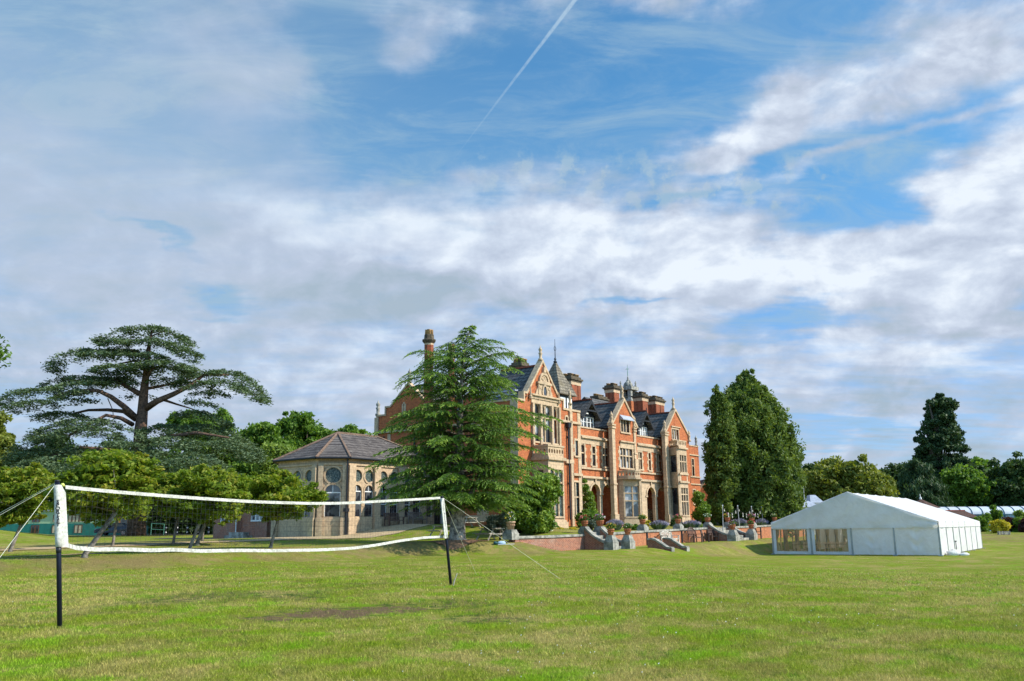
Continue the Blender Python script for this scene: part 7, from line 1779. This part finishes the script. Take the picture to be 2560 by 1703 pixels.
# railing by the corner of the hall
rx0 = at_y(377, 1335, 109)[0]; rx1 = at_y(409, 1335, 109)[0]; zr0 = float(terr(rx0, 109)); RAIL = mat('green_rail_paint', (.12, .34, .25), .5)
e = wb('handrail', rx0, 109, zr0, 'green metal handrail frame beside the end of the green hall', 'handrail')
for k in (0, 1): m = MB(); m.tube([((rx1 - rx0) * k, 0, 0), ((rx1 - rx0) * k, 0, 1.45 - .1 * k)], .035, 6); m.build('post', RAIL, e)
for z in (1.42, .72): m = MB(); m.tube([(0, 0, z), (rx1 - rx0, 0, z - .1)], .03, 6); m.build('rail', RAIL, e)
BW = mat('bollard_white', (.75, .75, .73), .5)
for i, (x, l_) in enumerate(((414, 'nearest the green handrail'), (442, 'second from the green handrail'), (467, 'in the middle of the row'), (493, 'fourth from the green handrail'), (521, 'nearest the brick outbuilding'))):
    b = at_y(x, 1337, 105); z = float(terr(b[0], 105)); e = wb('bollard', b[0], 105, z, 'black bollard with white bands, ' + l_, 'bollard', 0, 'row of black bollards')
    m = MB(); m.smooth = True; m.lathe((0, 0, 0), [(.09, 0), (.08, .05), (.08, .92), (.11, .95), (.11, 1.0), (.04, 1.07)], 10); m.build('shaft', IRON, e)
    for z_ in (.25, .78): m = MB(); m.smooth = True; m.lathe((0, 0, z_), [(.10, 0), (.10, .14)], 10); m.build('band', BW, e)
# ---- dark parked car, front to the left
CARP = mat('dark_car_paint', (.012, .014, .024), .18, .1, spec=.7); TYRE = mat('tyre', (.015, .015, .015), .8); RIM = mat('alloy', (.55, .56, .58), .3, metal=.7)
c0 = at_y(240, 1340, 106); zcar = float(terr(c0[0], 106)) + .0
CAR = wb('parked_car', c0[0] + 2.1, 106.2, zcar, 'dark blue hatchback parked behind the cedar trunk, nose to the left', 'car', R(4))
side_o = [(-2.1, .32), (-2.12, .62), (-1.95, .78), (-1.15, .95), (-.45, 1.42), (.2, 1.52), (1.2, 1.47), (1.95, 1.05), (2.08, .9), (2.1, .35)]
m = MB(); m.smooth = False
secs = []
for (yy, kx, kz) in ((-.86, .97, .96), (-.80, 1, 1), (.80, 1, 1), (.86, .97, .96)):
    secs.append([(x * kx, yy * (1 if z < 1.0 else .86), .3 + (z - .3) * kz) for x, z in side_o])
n = len(side_o); vs = [p for s_ in secs for p in s_]; fs = [tuple(range(n))[::-1], tuple(3 * n + k for k in range(n))]
for s_ in range(3):
    for k in range(n): fs.append((s_ * n + k, s_ * n + (k + 1) % n, (s_ + 1) * n + (k + 1) % n, (s_ + 1) * n + k))
m.add(vs, fs); m.build('body', CARP, CAR)
m = MB(); panel(m, Plane((0, 0), (1, 0), (0, 1)), [(-1.0, .99), (-.42, 1.36), (.15, 1.44), (.15, .99)], [], -.79, -.765); 
w_ = m.build('side_window', GLASS, CAR)
m = MB(); panel(m, Plane((0, 0), (1, 0), (0, 1)), [(.22, .99), (.22, 1.44), (1.1, 1.39), (1.5, 1.08), (1.45, .99)], [], -.79, -.765); m.build('side_window', GLASS, CAR)
m = MB(); m.add([(-1.12, -.66, .985), (-1.12, .66, .985), (-.49, .6, 1.42), (-.49, -.6, 1.42)], [(0, 1, 2, 3)]); m.build('windscreen', GLASS, CAR)
m = MB(); m.smooth = True; lump(m, (-1.9, -.72, .72), (.22, .12, .10), 5); m.build('headlight', mat('lamp_glass', (.6, .62, .65), .15), CAR)
for (x, y) in ((-1.3, -.8), (1.35, -.8), (-1.3, .8), (1.35, .8)):
    m = MB(); m.smooth = True; m.tube([(x, y - .1, .31), (x, y + .1, .31)], .31, 18); w_ = m.build('wheel', TYRE, CAR)
    m = MB(); m.tube([(x, y - .108 * np.sign(-y), .31), (x, y - .112 * np.sign(-y), .31)], .04, 10)
    for k in range(8):
        q = k * math.pi / 4; yo = y + (.115 if y > 0 else -.115); m.tube([(x, yo, .31), (x + .21 * math.cos(q), yo, .31 + .21 * math.sin(q))], .028, 4)
    ro = [(x + .22 * math.cos(2 * math.pi * k / 16), .31 + .22 * math.sin(2 * math.pi * k / 16)) for k in range(17)]
    m.tube([(a, y + (.112 if y > 0 else -.112), b) for a, b in ro], .016, 4, False); m.build('rim', RIM, w_)
# ---- string lights
GS = 'poles of the terrace string lights'
tops = []
for i, (x0, yt, x1, yb_, Yp, l_) in enumerate(((1806.5, 1264, 1806.5, 1322, 74, 'pale pole of the string lights standing on the grass strip, leftmost'), (1844, 1265, 1849, 1318, 80, 'string-light pole behind the left lavender clump of the far steps'), (1878.5, 1267, 1882, 1316, 84, 'string-light pole rising behind the purple-flowered pot'), (1903, 1267, 1909, 1316, 87, 'string-light pole behind the farthest right lavender clump'))):
    b = at_y(x1, yb_, Yp); z = float(terr(b[0], Yp)); t_ = at_y(x0, yt, Yp); e = wb('light_pole', b[0], Yp, z, l_, 'pole', 0, GS)
    m = MB(); m.tube([(0, 0, 0), (t_[0] - b[0], 0, t_[2] - z)], [.035, .025], 8); m.build('pole', mat('galvanised', (.45, .45, .44), .5), e)
    m = MB(); m.cbox((t_[0] - b[0], 0, t_[2] - z), (.04, .04, .06)); m.build('lamp_head', WHITEP, e); tops.append(t_)
SL = wb('string_lights', tops[0][0], tops[0][1], tops[0][2], 'sagging string of small pale bulbs hung between the four terrace poles', 'string lights'); so_ = np.array(tops[0])
m = MB(); BU = []
for i in range(3):
    for sag, dz in ((1.0, 0), (.55, -.15)):
        P = []
        for k in range(13):
            f = k / 12; p = tops[i] * (1 - f) + tops[i + 1] * f - so_; p = p + [0, 0, dz - sag * 4 * f * (1 - f) * .9]; P.append(tuple(p))
            if k % 3 == 1: BU.append(p)
        m.tube(P, .012, 4, False)
m.build('cable', IRON, SL)
for p in BU: m = MB(); m.smooth = True; m.lathe((p[0], p[1], p[2] - .2), [(.02, 0), (.045, .04), (.045, .08), (.02, .13), (.02, .2)], 8); m.build('bulb', mat('bulb_glass', (.8, .76, .6), .3), SL)
# ---- white conservatory lodge beyond the conifer
YL = 104.0
x0, x1 = at_y(1914, 1300, YL)[0], at_y(2052, 1300, YL)[0]; zl0 = float(terr((x0 + x1) / 2, YL)); zl1 = at_y(1980, 1268, YL)[2]
LO = wb('conservatory', (x0 + x1) / 2, YL, zl0, 'long white-framed conservatory lodge with grey roof left of the marquee', 'building'); hw = (x1 - x0) / 2
m = MB(); m.box((-hw, .2, -.3), (hw, 5, zl1 - zl0)); m.build('inner_wall', BLACKW, LO)
m = MB(); m.box((-hw, 0, -.3), (hw, .19, (zl1 - zl0) * .42)); m.box((-hw, 0, zl1 - zl0 - .2), (hw, .19, zl1 - zl0)); m.build('wall', WHITEP, LO)
n = 17
for k in range(n + 1): m = MB(); x = -hw + 2 * hw * k / n; m.box((x - (.09 if k % 3 else .22), .01, (zl1 - zl0) * .42), (x + (.09 if k % 3 else .22), .18, zl1 - zl0 - .2)); m.build('mullion', WHITEP, LO)
m = MB(); m.add([(-hw - .2, -.3, zl1 - zl0), (hw + .2, -.3, zl1 - zl0), (hw + .2, 5.2, zl1 - zl0), (-hw - .2, 5.2, zl1 - zl0), (-hw + 1, 2.4, zl1 - zl0 + 1.0), (hw - 1, 2.4, zl1 - zl0 + 1.0)], [(0, 1, 5, 4), (1, 2, 5), (2, 3, 4, 5), (3, 0, 4), (3, 2, 1, 0)]); m.build('roof', LEAD, LO)
a = at_y(2014, 1258, YL + 3); b = at_y(2048, 1258, YL + 3); t_ = at_y(2022, 1238, YL + 3); cxx = (a[0] + b[0]) / 2 - LO.location.x; ww = (b[0] - a[0]) / 2
m = MB(); m.box((cxx - ww + .1, 1.5, zl1 - zl0), (cxx + ww - .1, 4.5, a[2] - zl0)); m.build('clerestory', WHITEP, LO)
m = MB(); zt = t_[2] - zl0; ze_ = a[2] - zl0; m.add([(cxx - ww, 1.2, ze_), (cxx + ww, 1.2, ze_), (cxx + ww, 4.8, ze_), (cxx - ww, 4.8, ze_), (cxx - ww * .45, 2.6, zt), (cxx + ww * .35, 2.6, zt), (cxx + ww * .35, 3.4, zt), (cxx - ww * .45, 3.4, zt)], [(0, 1, 5, 4), (1, 2, 6, 5), (2, 3, 7, 6), (3, 0, 4, 7), (4, 5, 6, 7), (3, 2, 1, 0)]); m.build('upper_roof', LEAD, LO)
# ---- gabled brick house behind the slim conifer
YH = 108.0; x0, x1 = at_y(1752, 1300, YH)[0], at_y(1800, 1300, YH)[0]; z0 = float(terr(x0, YH)); ze_ = at_y(1770, 1228, YH)[2] - z0; za = at_y(1772, 1196, YH)[2] - z0
HB = wb('brick_cottage', (x0 + x1) / 2, YH, z0, 'shaded brick cottage with steep gable half hidden by the slim conifer', 'house'); hw = (x1 - x0) / 2
plh = Plane((0, 0), (1, 0), (0, 1)); m = MB(); panel(m, plh, [(-hw, -.3), (hw, -.3), (hw, ze_), (0, za), (-hw, ze_)], [[(-.5, 2.2), (.4, 2.2), (.4, 3.6), (-.5, 3.6)]], 0, .3); m.build('wall', BRICK, HB)
m = MB(); m.box((-hw + .1, .31, -.3), (hw - .1, 8, ze_ - .1)); m.build('back_wall', BRICK, HB)
m = MB(); panel(m, plh, [(-.5, 2.2), (.4, 2.2), (.4, 3.6), (-.5, 3.6)], [], .1, .12); m.build('window', GLASSC, HB)
m = MB(); strip(m, plh, [(-hw - .1, ze_ - .1), (0, za), (hw + .1, ze_ - .1)], .16, -.1, .4); m.build('coping', STONE, HB)
m = MB(); m.slab([(-hw, .4, ze_), (0, .4, za), (0, 8, za), (-hw, 8, ze_)], .1); m.slab([(0, .4, za), (hw, .4, ze_), (hw, 8, ze_), (0, 8, za)], .1); m.build('roof', BTILE, HB)
# ---- glazed walkway, summerhouse, tiled roof at the right
GW = mat('milky_glazing', (.52, .55, .58), .45, .12, .5, spec=.2); TEAL = mat('teal_frame', (.02, .10, .16), .4)
YW = 124.0; x0, x1 = at_y(2325, 1290, YW)[0], at_y(2700, 1290, YW)[0]; zw = float(terr((x0 + x1) / 2, YW)) ; zt = at_y(2450, 1266, YW)[2] - zw; zs = at_y(2450, 1286, YW)[2] - zw
WK = wb('glazed_walkway', (x0 + x1) / 2, YW, zw, 'long low glazed walkway with curved milky roof and teal frames', 'building'); hw = (x1 - x0) / 2
m = MB(); m.smooth = True; cs = [(0 + 1.9 * (1 - math.cos(math.pi / 2 * k / 6)), zs + (zt - zs) * math.sin(math.pi / 2 * k / 6)) for k in range(7)]
m.add([(x, y, z) for y, z in cs for x in (-hw, hw)] + [(-hw, 5, zt), (hw, 5, zt)], [(2 * k, 2 * k + 1, 2 * k + 3, 2 * k + 2) for k in range(7)]); m.build('curved_roof', GW, WK)
m = MB(); m.box((-hw, .05, -.3), (hw, .1, zs)); m.build('glazing', mat('blue_glazing', (.28, .38, .46), .4, .2, .5), WK)
nn_ = 14
m = MB(); m.box((-hw, -.06, zs - .12), (hw, .049, zs + .02)); m.build('eaves_rail', TEAL, WK)
for k in range(nn_ + 1):
    x = -hw + 2 * hw * k / nn_; m = MB(); m.box((x - .09, -.05, -.3), (x + .09, .049, zs - .13)); m.tube([(x, y - .04, z + .03) for y, z in cs], .045, 5); m.build('rib', TEAL, WK)
m = MB(); m.box((-hw, 2, -.3), (hw, 5, zt - .1)); m.build('back_wall', mat('pale_render', (.5, .52, .5), .7), WK)
P = at_y(2314, 1280, 118); z = float(terr(P[0], 118)); zt = at_y(2303, 1248, 118)[2]; e = wb('summerhouse', P[0] - .5, 118, z, 'round summerhouse with conical brown roof and white finial behind the marquee', 'summerhouse')
h = zt - z; ce = at_y(2345, 1270, 118)[2] - z
m = MB(); m.lathe((0, 0, -.2), [(1.9, 0), (1.9, ce + .1)], 8); m.build('wall', WHITEP, e)
m = MB(); m.lathe((0, 0, 0), [(2.5, ce), (.08, h)], 8); m.build('roof', BTILE, e)
m = MB(); m.smooth = True; m.lathe((0, 0, h - .2), [(.25, 0), (.14, .2), (.2, .35), (.05, .5), (.02, .9)], 8); m.build('finial', WHITEP, e)
P0 = at_y(2366, 1290, 121); P1_ = at_y(2436, 1290, 121); z = float(terr(P0[0], 121)); e = wb('tiled_shed', (P0[0] + P1_[0]) / 2, 121, z, 'low building with a dark red-brown tiled roof right of the marquee roof', 'building'); hw = (P1_[0] - P0[0]) / 2
zr2 = at_y(2400, 1277, 122)[2] - z; ze_ = at_y(2400, 1294, 121)[2] - z
m = MB(); m.slab([(-hw, -.4, ze_), (hw + .5, -.4, ze_), (hw - .3, 1.8, zr2), (-hw, 1.8, zr2)], .1); m.slab([(-hw, 1.8, zr2), (hw - .3, 1.8, zr2), (hw + .5, 4, ze_), (-hw, 4, ze_)], .1); m.build('roof', BTILE, e)
m = MB(); m.tube([(-hw, 1.8, zr2 + .03), (hw - .3, 1.8, zr2 + .03)], .1, 6); m.build('ridge_tiles', RTILE, e)
m = MB(); m.box((-hw + .1, -.1, -.3), (hw + .2, 3.8, ze_ - .1)); m.build('wall', BRICKD, e)
# low timber planter under the yellow bush
P0 = at_y(2496, 1331, 110); z = float(terr(P0[0], 110)); e = wb('timber_planter', P0[0] + .65, 110, z, 'low weathered timber planter box in front of the yellow bush', 'planter')
for k in range(3): m = MB(); m.box((-.65, -.2, .02 + k * .13), (.65, -.16, .13 + k * .13)); m.build('board', WOODG, e)
for x in (-.67, 0, .67): m = MB(); m.box((x - .03, -.23, 0), (x + .03, .2, .43)); m.build('post', WOODG, e)
# floodlight pole near the dense conifer
P0 = at_y(2015, 1300, 112); z = float(terr(P0[0], 112)); zt = at_y(2015, 1199, 112)[2] - z; e = wb('lamp_post', P0[0], 112, z, 'slim lamp post with a flat head between dense conifer and olive tree', 'lamp post')
m = MB(); m.tube([(0, 0, 0), (0, 0, zt)], [.07, .045], 8); m.build('pole', mat('galvanised', (.45, .45, .44), .5), e)
m = MB(); m.box((-.32, -.15, zt), (.32, .15, zt + .09)); m.build('lamp_head', LEAD, e)
m = MB(); e = None
# pale roof glimpsed between far trees
P0 = at_y(2473, 1212, 150); z = float(terr(P0[0], 150)); e = wb('distant_house', P0[0], 152, z, 'small pale grey rooftop glimpsed between the right-hand trees', 'house')
hh_ = P0[2] - z; m = MB(); m.slab([(-1, -1, hh_ - .6), (1, -1, hh_ - .6), (1, .5, hh_ + .5), (-1, .5, hh_ + .5)], .1); m.build('roof', LEAD, e)
m = MB(); m.box((-.9, -.8, 0), (.9, 3, hh_ - .7)); m.build('wall', mat('pale_render', (.5, .52, .5), .7), e)

# ================================================================== paths
GRAVEL = mat('pale_gravel', (.40, .30, .17), .95, .3, 2.2, (.30, .22, .12), fine=.2)
DIRT = mat('dark_tarmac', (.16, .125, .095), .95, .35, 1.2, (.10, .08, .065), fine=.2)
def sheet(name, f0, f1, u0, u1_, mt_, lift=.03, nu_=120, nv2=14):
    vs = []; 
    for i in range(nu_ + 1):
        u = u0 + (u1_ - u0) * i / nu_
        for j in range(nv2 + 1):
            v = f0(u) + (f1(u) - f0(u)) * j / nv2; X, Y = uv2w(u, v); vs.append((X, Y, float(terr(X, Y)) + lift))
    me = bpy.data.meshes.new(name); me.from_pydata(vs, [], [(i * (nv2 + 1) + j, (i + 1) * (nv2 + 1) + j, (i + 1) * (nv2 + 1) + j + 1, i * (nv2 + 1) + j + 1) for i in range(nu_) for j in range(nv2)])
    me.materials.append(mt_); o = bpy.data.objects.new(name, me); COL.objects.link(o); tag(o, kind='structure')
wob = lambda u: .15 * math.sin(u * .9) + .1 * math.sin(u * 2.3)
sheet('gravel_path', lambda u: 44.9 + wob(u) + 1.6 * max(0, min(1, (50.4 - u) / 6)) * 0 , lambda u: 48.7 if u > 43.2 else 48.7, 36, 50.4, GRAVEL)
sheet('gravel_path', lambda u: 44.9 + wob(u) + .0, lambda u: 46.4 + wob(u + 1), 16, 36, GRAVEL)
sheet('garden_path', lambda u: 39.2 + wob(u), lambda u: 39.9 + wob(u + 2), 4, 27, mat('sandy_path', (.34, .24, .13), .95, .3, 2))
vs = []
for i in range(41):
    for j in range(9):
        X = -54 + 34 * i / 40; Y = 101.5 + .35 * (X + 37) * .2 + 8 * j / 8 + .3 * math.sin(X); vs.append((X, Y, float(terr(X, Y)) + .03))
me = bpy.data.meshes.new('driveway'); me.from_pydata(vs, [], [(i * 9 + j, (i + 1) * 9 + j, (i + 1) * 9 + j + 1, i * 9 + j + 1) for i in range(40) for j in range(8)]); me.materials.append(DIRT)
o = bpy.data.objects.new('driveway', me); COL.objects.link(o); tag(o, kind='structure')
sheet('yard', lambda u: 57.0, lambda u: 72 + wob(u), 42.6, 44.4, DIRT, .03, 20, 30)
# bare earth ring round the conifer trunk
vs = [(tb[0], tb[1], tb[2] + .10)]; 
for j in range(1, 4):
    for k in range(24):
        q = 2 * math.pi * k / 24; r = j / 3 * (1.5 + .25 * math.sin(3 * q) + .15 * math.sin(7 * q)); X, Y = tb[0] + r * math.cos(q) * 1.1, tb[1] + r * math.sin(q); vs.append((X, Y, float(terr(X, Y)) + .10 * (1 - (j / 3) ** 2) + .012))
fs = [(0, 1 + k, 1 + (k + 1) % 24) for k in range(24)] + [(1 + 24 * j + k, 1 + 24 * (j + 1) + k, 1 + 24 * (j + 1) + (k + 1) % 24, 1 + 24 * j + (k + 1) % 24) for j in range(2) for k in range(24)]
me = bpy.data.meshes.new('bare_earth'); me.from_pydata(vs, [], fs); me.materials.append(mat('bare_earth', (.26, .14, .075), .95, .35, 3, (.14, .08, .045), fine=.25)); o = bpy.data.objects.new('bare_earth', me); COL.objects.link(o); tag(o, kind='structure')

# ================================================================== near grass blades and clover flowers (stuff)
def bladesmat():
    m = bpy.data.materials.new('grass_blades'); m.use_nodes = True; t = NT(m.node_tree)
    g = t('ShaderNodeNewGeometry', out=0); c = grass_colour(t, g); a = t('ShaderNodeAttribute', out=2, attribute_name='tint')
    k = t.ramp(a, 0, 1, 1.0, 2.2, 'LINEAR'); c = t.mix(1.0, c, t('ShaderNodeCombineColor', {0: k, 1: k, 2: k}), 'MULTIPLY')
    p = t.n.new('ShaderNodeBsdfPrincipled'); t.set(p.inputs['Base Color'], c); p.inputs['Roughness'].default_value = .6; p.inputs['Specular IOR Level'].default_value = .10
    tr = t('ShaderNodeBsdfTranslucent', {0: c}); mx = t('ShaderNodeMixShader', {0: .35, 1: p.outputs[0], 2: tr}); o = t.n.new('ShaderNodeOutputMaterial'); t.l.new(mx, o.inputs[0]); return m
rg = np.random.RandomState(77)
N = 520000
Yg = 7.6 * (55 / 7.6) ** (rg.random(N) ** 1.25); Xg = (rg.random(N) * 2 - 1) * Yg * .66
# blades thin out over the worn soil and stand taller in tufts
tuft = np.sin(Xg * 2.1 + np.sin(Yg * 1.7) * 2) + np.sin(Yg * 2.9 + Xg * .8) + .8 * np.sin(Xg * 6.3 - Yg * 4.7) 
keep = np.ones(N, bool)
for (x, y, rx, ry, a) in SOIL:
    P = ghit(x, y); dd = ((Xg - P[0]) / rx) ** 2 + ((Yg - P[1]) / (ry * 3.4)) ** 2; keep &= (dd > 1.0) | (rg.random(N) > .7 * a)
keep &= rg.random(N) < (.75 + .12 * tuft) * (1 - ss(20, 50, Yg))
Xg, Yg, tuft = Xg[keep], Yg[keep], tuft[keep]; n = len(Xg)
Zg = terr(Xg, Yg)
h = (.014 + .010 * rg.random(n) + .006 * np.clip(tuft, 0, 3)) * (1 + .02 * (Yg - 8)) * (1 - .5 * ss(25, 50, Yg)); lean = rg.normal(size=(n, 2)) * .55
A = np.stack([lean[:, 0] * h, lean[:, 1] * h, h], 1); wv = rdir(rg, n); wv[:, 2] = 0; wv /= np.linalg.norm(wv, axis=1, keepdims=True) + 1e-6
B = wv * (.0016 + .0009 * rg.random((n, 1))) * (Yg[:, None] / 7) ** .9
gb = leafmesh('grass_blades', np.stack([Xg, Yg, Zg], 1) + A * .8, A, B, rg.random(n), bladesmat()); tag(gb, kind='stuff'); gb['label'] = 'short mown grass blades of the lawn'; gb['category'] = 'grass'
# clover and daisy heads
n = 1500; Yd = 7.8 * (60 / 7.8) ** rg.random(n); Xd = (rg.random(n) * 2 - 1) * Yd * .64
cl = np.sin(Xd * .55 + 1) + np.sin(Yd * .4 + Xd * .3) + rg.random(n) * 1.3; k = (cl > .9) & (w2uv(Xd, Yd)[1] < 31); Xd, Yd = Xd[k], Yd[k]; n = len(Xd); Zd = terr(Xd, Yd) + .035
C = np.stack([Xd, Yd, Zd], 1); A = np.tile([[.008, 0, .003]], (n, 1)) * rg.uniform(.6, 1.3, (n, 1)); B = np.tile([[0, .004, .007]], (n, 1)) * rg.uniform(.6, 1.3, (n, 1))
o = leafmesh('clover_flowers', C, A, B, rg.random(n), FLC['white']); tag(o, kind='stuff'); o['label'] = 'scattered tiny white clover and daisy heads in the lawn'; o['category'] = 'flowers'
